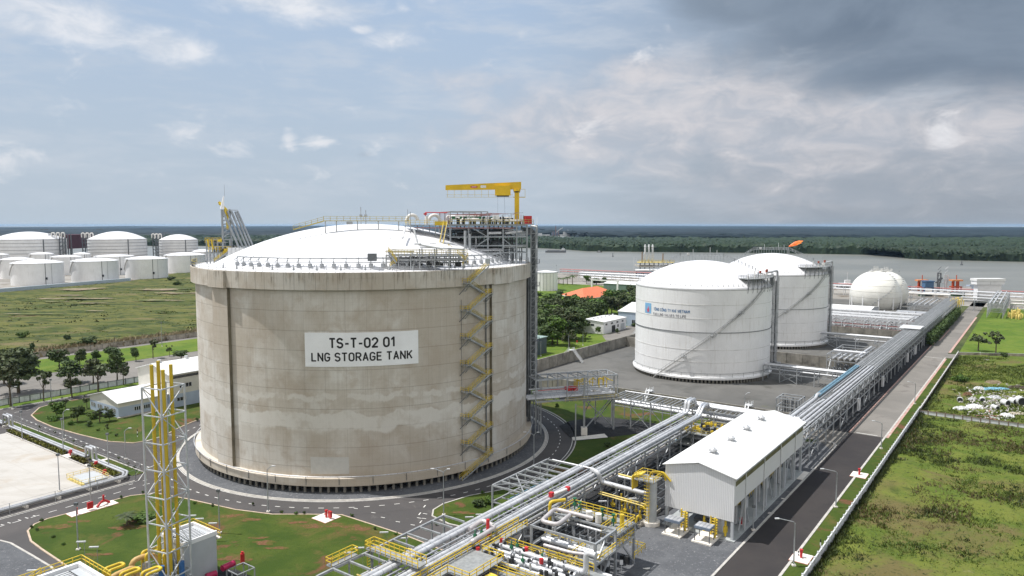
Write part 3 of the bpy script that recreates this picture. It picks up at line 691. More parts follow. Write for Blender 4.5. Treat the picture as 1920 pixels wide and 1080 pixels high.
f = forest('mangrove_forest', [(688, 1280), (695, 1232), (740, 1200), (812, 1154), (1000, 1085), (1500, 950)], 420, 5.0, 34, 12, 4, 1.05, 6, 3.5, 2200)
props(f, 'nearer green mangrove bank across the river at the right edge', 'forest')
f = forest('distant_forest', [(-9000, 2960), (60, 2960), (95, 3950), (285, 3950), (330, 2960), (9000, 2960)], 36500, 60, 70, 13, 5, 1.09, 40, 6.0, 0, lf=0.0016)
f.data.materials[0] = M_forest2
props(f, 'hazy blue-green forest stretching to the horizon', 'forest')

M_soil = terrain_mat('red brown soil', [((0.15, 0.075, 0.04), 0, 0, 0, I3), ((0.085, 0.085, 0.018), 0.45, 0.42, 0.56, I3), ((0.19, 0.10, 0.055), 1.6, 0.5, 0.7, I3)], None, 0.6, 4)
for i, (px, py, rx, ry) in enumerate(SOIL): blotch('bare_soil', G(px, py, .1), rx, ry, M_soil, .155 + .002 * i, 100 + i)
# ================================================================== CONCRETE STORAGE TANK
def tank_conc(name, ring=False):
    m = bpy.data.materials.new(name); m.use_nodes = True; q = NT(m.node_tree); b = q.n['Principled BSDF']
    tcn = q.node('ShaderNodeTexCoord'); ob = tcn.outputs['Object']; x, y, z = q.sep(ob)[:3]
    u = q.math('MULTIPLY', q.math('ARCTAN2', x, q.math('MULTIPLY', y, -1.0)), 42.0)
    uv = q.comb(u, z, 0.0)
    big = q.noise(uv, 0.045, 7, 0.62, 0.4); mid = q.noise(q.mapping(uv, (1, .8, 1), (31, 7, 0)), 0.22, 8, 0.66, 0.3)
    st = q.noise(q.mapping(uv, (1.0, 0.035, 1), (3, 1, 0)), 0.9, 7, 0.72); st2 = q.noise(q.mapping(uv, (1.0, 0.02, 1), (9, 4, 0)), 2.6, 5, 0.7)
    st3 = q.noise(q.mapping(uv, (1.0, 0.03, 1), (15, 8, 0)), 5.5, 4, 0.75); grit = q.noise(uv, 2.2, 8, .75)
    hz_ = q.noise(q.mapping(uv, (0.06, 1.0, 1), (5, 9, 0)), 1.2, 6, 0.65)
    c = q.mix(q.ramp(big, .40, .58), (0.47, 0.425, 0.365), (0.62, 0.60, 0.56))
    c = q.mix(q.math('MULTIPLY', q.ramp(mid, .46, .66), .75), c, (0.42, 0.36, 0.295))
    wn = q.n.new('ShaderNodeTexWhiteNoise'); wn.noise_dimensions = '2D'
    q.l.new(q.comb(q.math('FLOOR', q.math('DIVIDE', u, 4.4)), q.math('FLOOR', q.math('DIVIDE', q.math('ADD', z, -1.2), 4.15)), 0), wn.inputs['Vector'])
    c = q.mix(q.math('MULTIPLY', wn.outputs['Value'], 0.42), c, (0.42, 0.365, 0.30))
    c = q.mix(q.math('MULTIPLY', q.ramp(st, .50, .70), .50), c, (0.40, 0.36, 0.31))
    c = q.mix(q.math('MULTIPLY', q.ramp(st2, .60, .74), .5), c, (0.70, 0.68, 0.64))
    c = q.mix(q.math('MULTIPLY', q.ramp(hz_, .55, .75), .35), c, (0.33, 0.29, 0.24))
    c = q.mix(q.math('MULTIPLY', q.ramp(st3, .50, .72), .34), c, (0.36, 0.32, 0.27)); c = q.mix(q.math('MULTIPLY', q.ramp(grit, .54, .72), .28), c, (0.36, 0.33, 0.29))
    def lines(v, step, wdt, off=0.0):
        f = q.math('FRACT', q.math('DIVIDE', q.math('ADD', v, off), step)); d = q.math('MULTIPLY', q.math('ABSOLUTE', q.math('SUBTRACT', f, 0.5)), step)
        return q.ramp(d, step / 2 - wdt, step / 2, 0, 1)
    if not ring:
        c = q.mix(q.math('MULTIPLY', lines(z, 4.15, 0.12, -1.2), .45), c, (0.20, 0.17, 0.14))
        c = q.mix(q.math('MULTIPLY', lines(u, 4.4, 0.10, 1.0), .28), c, (0.22, 0.19, 0.16)); c = q.mix(q.math('MULTIPLY', lines(u, 1.1, 0.07, .3), .12), c, (0.25, 0.22, 0.19)); c = q.mix(q.math('MULTIPLY', lines(z, 1.38, 0.06, -1.2), .14), c, (0.25, 0.22, 0.19))
        wob = q.math('MULTIPLY', q.math('SUBTRACT', q.noise(q.mapping(uv, (.5, .2, 1), (2, 2, 0)), 0.3, 6, 0.6), 0.5), 5.5)
        zz = q.math('ADD', z, wob)
        band = q.math('MULTIPLY', q.ramp(zz, 12.7, 13.5), q.ramp(zz, 16.9, 16.5))
        band2 = q.math('MULTIPLY', q.ramp(zz, 19.4, 19.8), q.math('MULTIPLY', q.ramp(zz, 21.0, 20.6), q.ramp(mid, .42, .52)))
        bm_ = q.math('MAXIMUM', q.math('MULTIPLY', band, q.ramp(mid, .36, .52, .35, 1)), q.math('MULTIPLY', band2, .8))
        c = q.mix(q.math('MULTIPLY', bm_, .75), c, (0.64, 0.62, 0.58))
        c = q.mix(q.math('MULTIPLY', q.ramp(z, 5.4, 2.0), .3), c, (0.52, 0.43, 0.31))
    else:
        c = q.mix(q.math('MULTIPLY', lines(u, 2.25, 0.10), .55), c, (0.14, 0.12, 0.10))
        dr = q.noise(q.mapping(uv, (1, 0.05, 1), (7, 7, 0)), 2.2, 6, 0.75)
        c = q.mix(q.math('MULTIPLY', q.math('MULTIPLY', q.ramp(dr, .50, .66), q.ramp(z, 43.2, 46.4)), .85), c, (0.08, 0.075, 0.06))
    q.l.new(c, b.inputs['Base Color']); b.inputs['Roughness'].default_value = 0.88; b.inputs['Specular IOR Level'].default_value = 0.2
    bn = q.n.new('ShaderNodeBump'); bn.inputs[0].default_value = 0.25; bn.inputs[1].default_value = 0.05
    q.l.new(q.noise(uv, 3.0, 5, 0.6), bn.inputs['Height']); q.l.new(bn.outputs[0], b.inputs['Normal'])
    return m
M_tc = tank_conc('board marked tank concrete'); M_tr = tank_conc('streaked ring beam concrete', True)
M_patch = mat('smooth concrete repair', (0.50, 0.49, 0.46), 0.85, 0, 0.06, 0.6)
def P(X, Y, Z):
    d = -(Z - CAMH); f_ = Y * cP + d * sP; v_ = d * cP - Y * sP
    return 960 + X * F / f_, 540 + v_ * F / f_
def phi_px(px, R, z, c=TC):
    lo, hi = rad(-85), rad(85)
    for _ in range(40):
        m_ = (lo + hi) / 2
        if P(c[0] + R * math.sin(m_), c[1] - R * math.cos(m_), z)[0] < px: lo = m_
        else: hi = m_
    return lo
def z_px(px, py, R, c=TC):
    z = 20.0
    for _ in range(12):
        a = phi_px(px, R, z, c); z = at(px, py, c[1] - R * math.cos(a))[2]
    return a, z
def cp(R, a, z, c=TC): return (c[0] + R * math.sin(a), c[1] - R * math.cos(a), z)
RW, RR = 41.9, 42.9
tank = thing('storage_tank', 'huge round concrete gas tank with a white dome and a signboard on its wall', 'storage tank', (TC[0], TC[1], 0))
MB().lathe([(RW, 3.2), (RW, 43.0)], *TC, 200).build('wall', M_tc, tank)
sb = MB().lathe([(43.3, 1.6), (43.3, 3.25), (42.9, 3.3), (41.6, 3.35)], *TC, 200).lathe([(30, 1.6), (43.3, 1.6)], *TC, 100); sb.build('base_slab', M_tc, tank)
MB().lathe([(40.2, 0.1), (40.2, 1.6)], *TC, 90).build('under_slab_core', M_dark, tank)
for i in range(76):
    a = rad(-86 + i * 2.3); x, y, _ = cp(42.35, a, 0)
    if i == 0:
        pm = MB().cyl(x, y, 0.1, 1.6, 0.32, 8).build('pile', M_concd, tank); x0, y0 = x, y
    else:
        c = pm.copy(); col.objects.link(c); c.parent = tank; c.location = (x - x0, y - y0, 0)
BUT = [(phi_px(407, RW, 30), phi_px(434, RW, 30)), (phi_px(918.5, RW, 30), phi_px(950, RW, 30)), (rad(130), rad(137)), (rad(205), rad(212))]
def sector(mb, r0, r1, a0, a1, z0, z1, n=8):
    A = [a0 + (a1 - a0) * i / n for i in range(n + 1)]
    for a, b in zip(A, A[1:]):
        mb.add([cp(r1, a, z0), cp(r1, b, z0), cp(r1, b, z1), cp(r1, a, z1)], [(0, 1, 2, 3)], True)
        mb.add([cp(r1, a, z1), cp(r1, b, z1), cp(r0, b, z1), cp(r0, a, z1)], [(0, 1, 2, 3)])
        mb.add([cp(r0, a, z0), cp(r0, b, z0), cp(r1, b, z0), cp(r1, a, z0)], [(0, 1, 2, 3)])
    for a, k_ in ((a0, 0), (a1, 1)):
        f_ = [(0, 1, 2, 3)] if k_ else [(3, 2, 1, 0)]
        mb.add([cp(r1, a, z0), cp(r0, a, z0), cp(r0, a, z1), cp(r1, a, z1)], f_)
    return mb
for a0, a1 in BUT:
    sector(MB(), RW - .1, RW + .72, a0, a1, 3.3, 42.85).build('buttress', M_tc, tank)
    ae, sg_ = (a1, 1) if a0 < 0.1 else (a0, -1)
    sector(MB(), RW + .02, RW + .66, min(ae, ae + sg_ * .0022), max(ae, ae + sg_ * .0022), 3.4, 42.7, 1).build('buttress_strip', mat('dark strip concrete', (.17, .15, .11), .9, 0, .3, .3, streak=((.06, .055, .045), .6)), tank)  # thin strip on one side face of each buttress, darker than the wall
rb = MB().lathe([(RW, 42.95), (RR, 43.0), (RR, 46.6), (42.1, 46.62)], *TC, 200)
for a0, a1 in BUT: sector(rb, RR - .1, RR + .62, a0 - rad(.15), a1 + rad(.15), 42.9, 46.56)
rb.build('ring_beam', M_tr, tank)
RD = 78.0; RB = 38.2; pr = []
for i in range(41):
    r = RB * (1 - i / 40); pr.append((r, 46.66 + math.sqrt(RD * RD - r * r) - math.sqrt(RD * RD - RB ** 2)))
pr = [(42.2, 46.60), (RB, 46.66)] + pr[1:]
def dome_z(r): return 46.66 + math.sqrt(RD * RD - min(r, RB) ** 2) - math.sqrt(RD * RD - RB ** 2)
MB().lathe(pr, *TC, 160, True).build('dome', M_dome, tank)
e = MB(); N = 150
ring_pts = [cp(42.55, 2 * math.pi * i / N, 46.62) for i in range(N + 1)]
for p in ring_pts[:-1]: e.beam(p, (p[0], p[1], p[2] + 1.1), 0.06)
for h in (1.1, .6): e.tube([(p[0], p[1], p[2] + h) for p in ring_pts], 0.035, 4, False)
e.build('roof_edge_railing', M_galv, tank)
ra0, ra1 = phi_px(446, 36.6, 49), phi_px(742, 36.6, 49)
A = [ra0 + (ra1 + 4.2 - ra0) * i / 150 for i in range(151)]
MB().tube([cp(36.7, a, 49.3) for a in A], 0.17, 6).build('roof_ring_pipe', M_galv, tank)
MB().tube([cp(37.3, a, 48.4) for a in A], 0.10, 5).build('roof_ring_pipe', M_galv, tank)
for i in range(34):
    a = ra0 + i * rad(4.05); p = cp(36.8, a, 0)
    m_ = MB(); dz = dome_z(36.8)
    m_.tube([(p[0], p[1], dz), (p[0], p[1], dz + .7)], 0.48, 8).tube([(p[0], p[1], dz + .3), (p[0], p[1], 49.2)], 0.11, 5)
    q_ = cp(36.0, a, 49.5); m_.beam(cp(37.5, a, 48.6), q_, .16); m_.build('pedestal', M_galv, tank)
for i in range(20):
    a = ra0 + rad(1.2) + i * rad(7.1); p = cp(40.6, a, 0); MB().tube([(p[0], p[1], 46.9), (p[0], p[1], 47.7)], [.25, .12], 6).tube([(p[0], p[1], 47.7), (p[0], p[1], 48.1)], .1, 5).build('anchor_stud', M_galv, tank)
a_, z_ = z_px(698, 487, 37); p = cp(37, a_, 49.3); MB().box(p[0] - .9, p[0] + .9, p[1] - .6, p[1] + .6, 48.7, 50.3).build('junction_box', M_galvd, tank)
# patch left from the construction opening, small stains
a0, z0 = z_px(583, 888, RW); a1, z1 = z_px(654, 857, RW)
sector(MB(), RW - .1, RW + .04, a0, a1, z0, z1, 8).build('opening_patch', M_patch, tank)
# base pipe ringing the slab
MB().tube([cp(43.5, rad(-110) + rad(220) * i / 90, 3.75) for i in range(91)], 0.10, 6).build('perimeter_pipe', M_clad, tank)
for i in range(16):
    a = rad(-72 + i * 9.3); m_ = MB(); m_.beam(cp(43.4, a, 2.0), cp(43.4, a, 3.8), .1); m_.build('pipe_bracket', M_galvd, tank)
# sign
# lettering drawn as strokes of even width, like the painted capitals
def _arc(cx_, cy_, rx, ry, a0, a1, n=9): return [(cx_ + rx * math.cos(rad(a0 + (a1 - a0) * i / n)), cy_ + ry * math.sin(rad(a0 + (a1 - a0) * i / n))) for i in range(n + 1)]
_w = 0.56; _h = _w / 2
GL = {
 'T': [[(0, 1), (_w, 1)], [(_h, 1), (_h, 0)]], 'L': [[(0, 1), (0, 0), (_w * .88, 0)]], 'N': [[(0, 0), (0, 1), (_w, 0), (_w, 1)]],
 'E': [[(_w * .9, 1), (0, 1), (0, 0), (_w * .9, 0)], [(0, .52), (_w * .8, .52)]], 'F': [[(_w * .9, 1), (0, 1), (0, 0)], [(0, .5), (_w * .8, .5)]],
 'K': [[(0, 0), (0, 1)], [(_w, 1), (0.04, .42)], [(_w * .38, .62), (_w, 0)]], 'A': [[(0, 0), (_h, 1), (_w, 0)], [(_w * .16, .3), (_w * .84, .3)]],
 'V': [[(0, 1), (_h, 0), (_w, 1)]], 'I': [[(0.02, 0), (0.02, 1)]], 'H': [[(0, 0), (0, 1)], [(_w, 0), (_w, 1)], [(0, .5), (_w, .5)]], 'M': [[(0, 0), (0, 1), (_w * .6, .35), (_w * 1.2, 1), (_w * 1.2, 0)]],
 'Y': [[(0, 1), (_h, .48), (_w, 1)], [(_h, .48), (_h, 0)]], '-': [[(.04, .42), (.36, .42)]], '1': [[(0.0, .78), (.26, 1), (.26, 0)]], ' ': [],
 'O': [_arc(_h, 1 - _h, _h, _h, 180, 0) + _arc(_h, _h, _h, _h, 0, -180) + [(0, 1 - _h)]], '0': [_arc(_h, 1 - _h, _h, _h, 180, 0) + _arc(_h, _h, _h, _h, 0, -180) + [(0, 1 - _h)]],
 'C': [_arc(_h, 1 - _h, _h, _h, 10, 180) + _arc(_h, _h, _h, _h, 180, 350)], 'G': [_arc(_h, 1 - _h, _h, _h, 15, 180) + _arc(_h, _h, _h, _h, 180, 360) + [(_w, .46), (_h, .46)]],
 'U': [[(0, 1)] + _arc(_h, _h, _h, _h, 180, 360) + [(_w, 1)]], 'S': [_arc(_h, 1 - .25, _h, .25, 20, 180, 7) + _arc(_h, .75, _h, .24, 180, 270, 5)[1:] + _arc(_h, .26, _h, .26, 90, -90, 8) + _arc(_h, .26, _h, .26, -90, -160, 5)[1:]],
 'R': [[(0, 0), (0, 1), (_h, 1)] + _arc(_h, .74, _h, .26, 90, -90, 8) + [(0, .48)], [(_h, .48), (_w, 0)]],
 '2': [_arc(_h, 1 - _h, _h, _h, 170, -30, 9) + [(0.0, 0), (_w, 0)]], '\u00d4': None, '\u00cd': None}
GL['\u00d4'] = GL['O'] + [[(.1, 1.14), (_h, 1.28), (_w - .1, 1.14)]]; GL['\u00cd'] = GL['I'] + [[(0, 1.14), (.14, 1.3)]]
def curved_text(txt, width, height, R, ac, zc, c, proud=0.03, bold=0.14, gap=0.30):
    x = 0.0; st = []
    for ch in txt:
        if ch == ' ': x += .42; continue
        g_ = GL[ch]; mx = max(p_[0] for l_ in g_ for p_ in l_)
        for l_ in g_: st.append([(p_[0] + x, p_[1]) for p_ in l_])
        x += mx + gap
    x -= gap; sx_ = width / x; mb = MB(); hw = bold / 2
    def put(p_, dz): return cp(R + proud + dz, ac + (p_[0] - x / 2) * sx_ / R, zc + (p_[1] - .5) * height, c)
    k_ = 0
    for l_ in st:
        for a, b in zip(l_, l_[1:]):
            k_ += 1; d = Vector((b[0] - a[0], b[1] - a[1]));
            if d.length < 1e-5: continue
            dy = d.copy(); d.normalize(); n_ = Vector((-d.y, d.x)) * hw; e_ = d * hw * .35; ns = max(1, int(dy.length * sx_ / 1.0))
            A_, B_ = Vector(a) - e_, Vector(b) + e_
            for q in range(ns):
                u0, u1 = A_.lerp(B_, q / ns), A_.lerp(B_, (q + 1) / ns)
                mb.add([put(u0 - n_, k_ * 4e-5), put(u1 - n_, k_ * 4e-5), put(u1 + n_, k_ * 4e-5), put(u0 + n_, k_ * 4e-5)], [(0, 1, 2, 3)])
        for a in l_[1:-1]:
            k_ += 1; mb.add([put((a[0] + hw * math.cos(j * .785), a[1] + hw * math.sin(j * .785)), k_ * 4e-5) for j in range(8)], [tuple(range(8))])
    return mb
sl_, zt = z_px(571, 624, RW + .15); sr_, zt2 = z_px(784, 619, RW + .15); _, zb_ = z_px(573, 686, RW + .15); _, zb2 = z_px(785, 682.5, RW + .15)
zt = (zt + zt2) / 2; zb_ = (zb_ + zb2) / 2; RS = RW + .16; ac = (sl_ + sr_) / 2; sw = (sr_ - sl_) * RS; shh = zt - zb_
sg = thing('tank_sign', 'wide white sign with black lettering fixed to the concrete tank wall', 'sign', cp(RS, ac, zb_))
sector(MB(), RW - .05, RS, sl_, sr_, zb_, zt, 24).build('panel', M_sign, sg)
curved_text('TS-T-02 01', sw * .555, shh * .26, RS, ac, zb_ + shh * .70, TC, bold=.205).build('lettering', M_black, sg)
curved_text('LNG STORAGE TANK', sw * .875, shh * .225, RS, ac, zb_ + shh * .29, TC, bold=.19).build('lettering', M_black, sg)
# zig-zag stair on the wall
sa, sb_ = phi_px(873, 43, 30), phi_px(914, 43, 30)
lz = [530.5, 582, 633.6, 684, 734.7, 784, 833.8]; rz = [499, 550, 601, 651, 701, 750, 799, 847.4]
def zc(px, py): return z_px(px, py, 43.0)[1]
LZ = [zc(872, y) for y in lz]; RZ = [zc(915, y) for y in rz]
def flight(a0, z0, a1, z1, r, railm):
    p, q_ = cp(r, a0, z0), cp(r, a1, z1); m_ = MB(); rm = MB(); m_.stair(p, q_, .95, rm=rm)
    f_ = m_.build('stair_flight', M_galv, tank); rm.build('handrail', railm, f_)
for i in range(8):
    if i < 7:
        flight(sa + .012, LZ[i], sb_ - .012, RZ[i], 43.6, M_yel)
        flight(sa + .012, LZ[i], sb_ - .012, RZ[i + 1], 42.65, M_yeld)
    za = [(sa, LZ[i])] if i < 7 else []
    for (a, z) in za + [(sb_, RZ[i])]:
        if i == 0 and a == sb_: continue
        m_ = MB(); sector(m_, 41.95, 44.1, a - .018, a + .018, z - .12, z, 2); m_.beam(cp(44, a, z - .1), cp(42, a, z - 2.0), .14).beam(cp(44, a + .017, z - .1), cp(42, a + .017, z - 2.0), .14)
        o = m_.build('landing', M_galv, tank)
        MB().rail([cp(42.1, a - .018 if a == sa else a + .018, z), cp(44.0, a - .018 if a == sa else a + .018, z), cp(44.05, a + .018 if a == sa else a - .018, z)], 1.0, .9).build('handrail', M_yel, o)
        if a == sa: MB().beam(cp(43.9, a + .01, z - .1), cp(42.0, a - .022, z - 2.6), .13).build('brace', M_galvd, o)
flight(phi_px(874, 46.5, .3) , 0.15, sb_ - .006, RZ[7], 44.4, M_yel)
m_ = MB(); m_.beam(cp(42.1, sb_ + .012, 3.3), cp(42.1, sb_ + .012, 46), .25); m_.beam(cp(42.1, sa - .01, 3.3), cp(42.1, sa - .01, 40), .08); m_.build('stair_post', M_galvd, tank)

# ================================================================== ROOF PIPE PLATFORM
E1 = (0.95, 0.312); E2 = (-0.312, 0.95); PO = (-15.2, 180.0)
def pf(p): return (PO[0] + p[0] * E1[0] + p[1] * E2[0], PO[1] + p[0] * E1[1] + p[1] * E2[1], p[2])
def PM(): return MB(pf)
plat = thing('pipe_platform', 'tall grey steel pipe platform with red and yellow rails rising over the concrete tank roof', 'platform', pf((10, 6, 46.6)))
def roofz(a, b):
    x, y, _ = pf((a, b, 0)); r = math.hypot(x - TC[0], y - TC[1]); return dome_z(r) if r < 41.5 else 46.5
m_ = PM()
for a in (0, 4.6, 9.6, 13.6, 17.2, 20.0):
    for b in (0, 4, 8, 12): m_.beam((a, b, roofz(a, b) - .2), (a, b, 56.4), .34 if b in (0, 12) else .26)
m_.parts('column', M_relf, plat)
m_ = PM()
for z in (49.4, 51.2, 53.4, 56.3):
    for b in (0, 12): m_.beam((0, b, z), (20, b, z), .26, .3)
    for a in (0, 9.6, 20): m_.beam((a, 0, z), (a, 12, z), .24, .3)
m_.beam((4.6, 0, 56.2), (9.6, 0, 53.4), .2).beam((9.6, 0, 53.0), (4.6, 0, 49.8), .2).beam((13.6, 0, 53), (17.2, 0, 50), .16).beam((0, 0, 53.4), (0, 6, 56.2), .18).beam((0, 6, 56.2), (0, 12, 53.4), .18)
m_.build('frame_beams', M_relf, plat)
PM().box(-.3, 21.8, -.3, 12.3, 56.42, 56.6).build('deck', M_grat, plat)
PM().box(0, 20, .4, 12, 53.42, 53.5).box(10, 20, 3, 12, 51.2, 51.3).build('lower_deck', M_galvd, plat)
PM().rail([(-.2, -.2, 56.6), (21.7, -.2, 56.6), (21.7, 12.2, 56.6)], 1.15, 1.3, .08).build('deck_railing', M_yeld, plat)
m_ = PM()                                               # upper pipe frame
for a in (0, 4.8, 9.6):
    for b in (0, 6, 12): m_.beam((a, b, 56.6), (a, b, 59.7), .22)
for b in (0, 6, 12): m_.beam((0, b, 59.7), (9.6, b, 59.7), .2)
for a in (0, 4.8, 9.6): m_.beam((a, 0, 59.7), (a, 12, 59.7), .18)
for a in (11.5, 13.4, 15.2, 17.4, 19): m_.beam((a, 0, 56.6), (a, 0, 59.2 - (a % 2) * .3), .14).beam((a, 5, 56.6), (a, 5, 59.3), .14)
m_.beam((14.6, 0, 59.2), (19, 0, 59.5), .1); m_.parts('upper_post', M_galv, plat)
rp_ = random.Random(5)
m_ = PM()
for i in range(11): m_.beam((rp_.uniform(0, 8), -.05 + rp_.uniform(0, 8), 59.2 - i * .06), (rp_.uniform(9, 14), rp_.uniform(0, 8), 59.3 - i * .06), .1)
for i in range(9): b = 12 * i / 8; m_.beam((-.1, b, 56.7), (-.1, b, 59.5), .07)
m_.beam((-9, -.4, 55.7), (16.5, -.4, 55.6), .17).beam((-.1, 0, 59.6), (-.1, 12, 59.6), .12).beam((16, -.25, 58.9), (17.3, -.25, 59.6), .1).beam((17.2, -.3, 56.6), (17.2, -.3, 59.0), .1).beam((18.3, -.3, 56.6), (18.3, -.3, 59.0), .1)
m_.beam((0, -.2, 59.0), (9.6, -.2, 59.0), .12).beam((10, 3, 59.4), (16, 3, 59.2), .12); m_.parts('fire_pipe', M_pink, plat)
m_ = PM()
for i, (a0_, a1_, b, z, r) in enumerate([(3.2, 9.3, 1.2, 57.75, .42), (9.9, 13, 1.6, 57.8, .3), (1, 3.6, 2.6, 58.1, .28), (1, 9, 4.5, 58.5, .3), (10, 20, 3.2, 57.6, .3), (10, 18, 5.5, 58.2, .26), (12, 19.5, .9, 57.5, .22), (1, 8, 8, 58.6, .3)]):
    m_.bent([(a0_, b, z - 1), (a0_, b, z), (a1_, b, z), (a1_, b, z - 1)], r, 7)
m_.parts('white_pipe', M_pipew, plat)
m_ = PM()
for i in range(46):
    a, b = rp_.uniform(.6, 19.5), rp_.uniform(.3, 7); h = rp_.uniform(.5, 1.9); m_.box(a - .16, a + .16, b - .16, b + .16, 56.6, 56.6 + h)
m_.parts('valve_stand', M_dark, plat)
m_ = PM()
for i in range(18): a, b = rp_.uniform(.6, 12), rp_.uniform(.3, 5); m_.box(a - .25, a + .25, b - .2, b + .2, 57.9, 58.5)
m_.parts('green_valve', M_green, plat)
m_ = PM().box(11.0, 12.6, .2, .4, 57.4, 58.9).box(11.15, 12.45, .1, .45, 57.6, 58.7); m_.build('white_panel', M_wwall, plat)
PM().box(19.6, 21.3, -.1, 1.6, 56.65, 58.7).build('red_cabinet', M_red, plat)
m_ = PM()                                               # pipe clutter under the deck
for i in range(120):
    z = rp_.choice([50.2, 51.8, 52.4, 54.1, 54.7, 55.3]) + rp_.uniform(-.3, .3); b = rp_.uniform(.8, 11); a0_ = rp_.uniform(0, 14); L = rp_.uniform(3, 9)
    if rp_.random() < .5: m_.tube([(a0_, b, z), (min(20, a0_ + L), b, z)], rp_.uniform(.07, .22), 6)
    else: m_.bent([(a0_, b, z), (a0_ + L * .4, b, z), (a0_ + L * .5, b, z - rp_.uniform(1, 3))], rp_.uniform(.07, .18), 6)
for i in range(70): a, b = rp_.uniform(1, 20), rp_.uniform(1, 11.5); m_.beam((a, b, roofz(a, b)), (a + rp_.uniform(-.6, .6), b, 53.3), .14)
m_.parts('under_deck_pipe', M_galvd, plat)
m_ = PM().tube([(9.8, .2, 54.35), (13.2, .2, 54.4)], .34, 8).tube([(14.2, .2, 54.3), (18.6, .2, 54.75)], .36, 8).tube([(7.5, -.2, 50.0), (13.4, -.2, 50.0)], .2, 6).bent([(6.6, .3, 53.5), (6.6, .3, 50.3), (13.4, .3, 50.3)], .18, 6).tube([(13.8, .1, 50.8), (19.8, .1, 50.9)], .12, 6)
for i in range(4): m_.bent([(13.8, .3 + i * .2, 55.5 - i * .42), (16, .3, 55.3 - i * .4), (17.3, .3, 54.7 - i * .35), (19.8, .3, 54.6 - i * .35)], .1, 5)
m_.parts('header_pipe', M_pipe, plat)
# lower pump deck to the left with pipe elbows, and walkway over the dome
PM().box(-9.6, -.3, 1.5, 9, 56.25, 56.45).build('deck', M_grat, plat)
PM().rail([(-.3, 1.5, 56.45), (-9.6, 1.5, 56.45), (-9.6, 9, 56.45)], 1.1, 1.2, .08).box(-3.6, -.6, 1.3, 1.5, 56.3, 57.3).build('deck_railing', M_yel, plat)
m_ = PM()
for a in (-8.6, -3.0): m_.tube([(a + 1.35 * math.cos(t_), 4.5, 57.5 + 1.35 * math.sin(t_)) for t_ in [math.pi * i / 10 for i in range(11)]], .42, 9)
m_.cyl(-5.2, 3.5, 56.5, 58.6, .42, 9); m_.parts('pipe_elbow', M_pipew, plat)
m_ = PM()
for a in (-9.6, -6.5, -3.4): 
    for b in (1.6, 9): m_.beam((a, b, roofz(a, b) - .1), (a, b, 56.3), .2)
m_.beam((-9.6, 1.6, 56.2), (-5, 1.6, 54.2), .15).beam((-9.6, 1.6, 56.4), (-9.6, 1.6, 59.6), .14).beam((-9.8, 4, 56.4), (-9.8, 4, 60.2), .1)
m_.parts('column', M_relf, plat)
PM().bent([(-5.6, 3, 58.6), (-5.6, 3, 59.5), (0, 3, 59.4)], .12, 5).box(-6, -5.2, 2.8, 3.2, 58.9, 59.3).build('fire_pipes', M_red, plat)
PM().box(-30, -9.6, 3.8, 5.0, 57.3, 57.45).build('walkway', M_yeld, plat)
PM().rail([(-9.6, 3.8, 57.4), (-30, 3.8, 57.4)], 1.05, 1.6, .06).rail([(-30, 5, 57.4), (-9.6, 5, 57.4)], 1.05, 1.6, .06).build('walkway_railing', M_yeld, plat)
m_ = PM()
for a in (-12, -17, -22, -27, -29.6): m_.beam((a, 4.4, roofz(a, 4.4) - .2), (a, 4.4, 57.3), .22)
m_.box(-24.6, -23.2, 4, 5, 56.5, 57.2); m_.parts('walkway_post', M_galv, plat)
m_ = PM(); rm = PM(); m_.stair((-30, 4.4, 57.3), (-37, 4.4, 55.3), .9, rm=rm); m_.build('walkway_stair', M_yeld, plat); rm.build('walkway_railing', M_yeld, plat)
# stair up from the roof platform to the deck
m_ = PM(); rm = PM(); m_.stair((-3.2, -3.5, 50.8), (-1.4, -.6, 56.4), .9, rm=rm); m_.stair((-1.5, -4, 50.8), (2.6, -4.2, 47.8), .9, rm=rm); m_.box(-3.6, -1.2, -4.6, -3.2, 50.6, 50.75)
m_.build('access_stair', M_galv, plat); rm.build('stair_railing', M_yel, plat)
PM().tube([(3.1, -2.6, 48), (3.1, -2.6, 55)], .35, 8).tube([(4.2, -2.8, 47.5), (4.2, -2.8, 54.2)], .3, 8).parts('vent_pipe', M_galv, plat)
for px, h in ((681, 60.9), (690, 60.2)):
    x = (px - 960) / F * 186; MB().cyl(x, 184, 56.4, h, .09, 5).box(x - .35, x + .35, 183.8, 184.2, 58.4, 59.0).build('mast', M_galv, plat)
MB().bent([(-25.5, 174, 55.6), (-25.2, 168, 53.4)], .22, 6).build('roof_pipe', M_wwall, plat)

# crane
cr = thing('jib_crane', 'yellow jib crane standing on top of the roof pipe platform', 'crane', pf((18.3, 3, 56.6)))
cx, cyy, _ = pf((18.3, 3, 0))
MB().box(cx - .6, cx + .6, cyy - .6, cyy + .6, 56.6, 65.2).cyl(cx, cyy, 65.0, 65.5, .95, 14).build('post', M_crane, cr)
MB().cyl(cx, cyy, 64.7, 65.05, .8, 14).build('slew_ring', M_dark, cr)
m_ = MB(); x0, x1 = cx - 18.3, cx + 1.1
m_.add([(x0, cyy - .45, 65.3), (x1, cyy - .45, 65.5), (x1, cyy + .45, 65.5), (x0, cyy + .45, 65.3), (x0, cyy - .45, 66.55), (x1, cyy - .45, 67.4), (x1, cyy + .45, 67.4), (x0, cyy + .45, 66.55)], [(3, 2, 1, 0), (4, 5, 6, 7), (0, 1, 5, 4), (1, 2, 6, 5), (2, 3, 7, 6), (3, 0, 4, 7)])
m_.build('boom', M_crane, cr)
MB().box(cx - 5.6, cx - 1.6, cyy - 1.5, cyy - .5, 63.9, 66.4).build('winch_housing', M_crane, cr)
MB().box(cx - 5.2, cx - 2, cyy - 1.3, cyy - .6, 63.6, 63.9).build('winch', M_dark, cr)
m_ = MB()
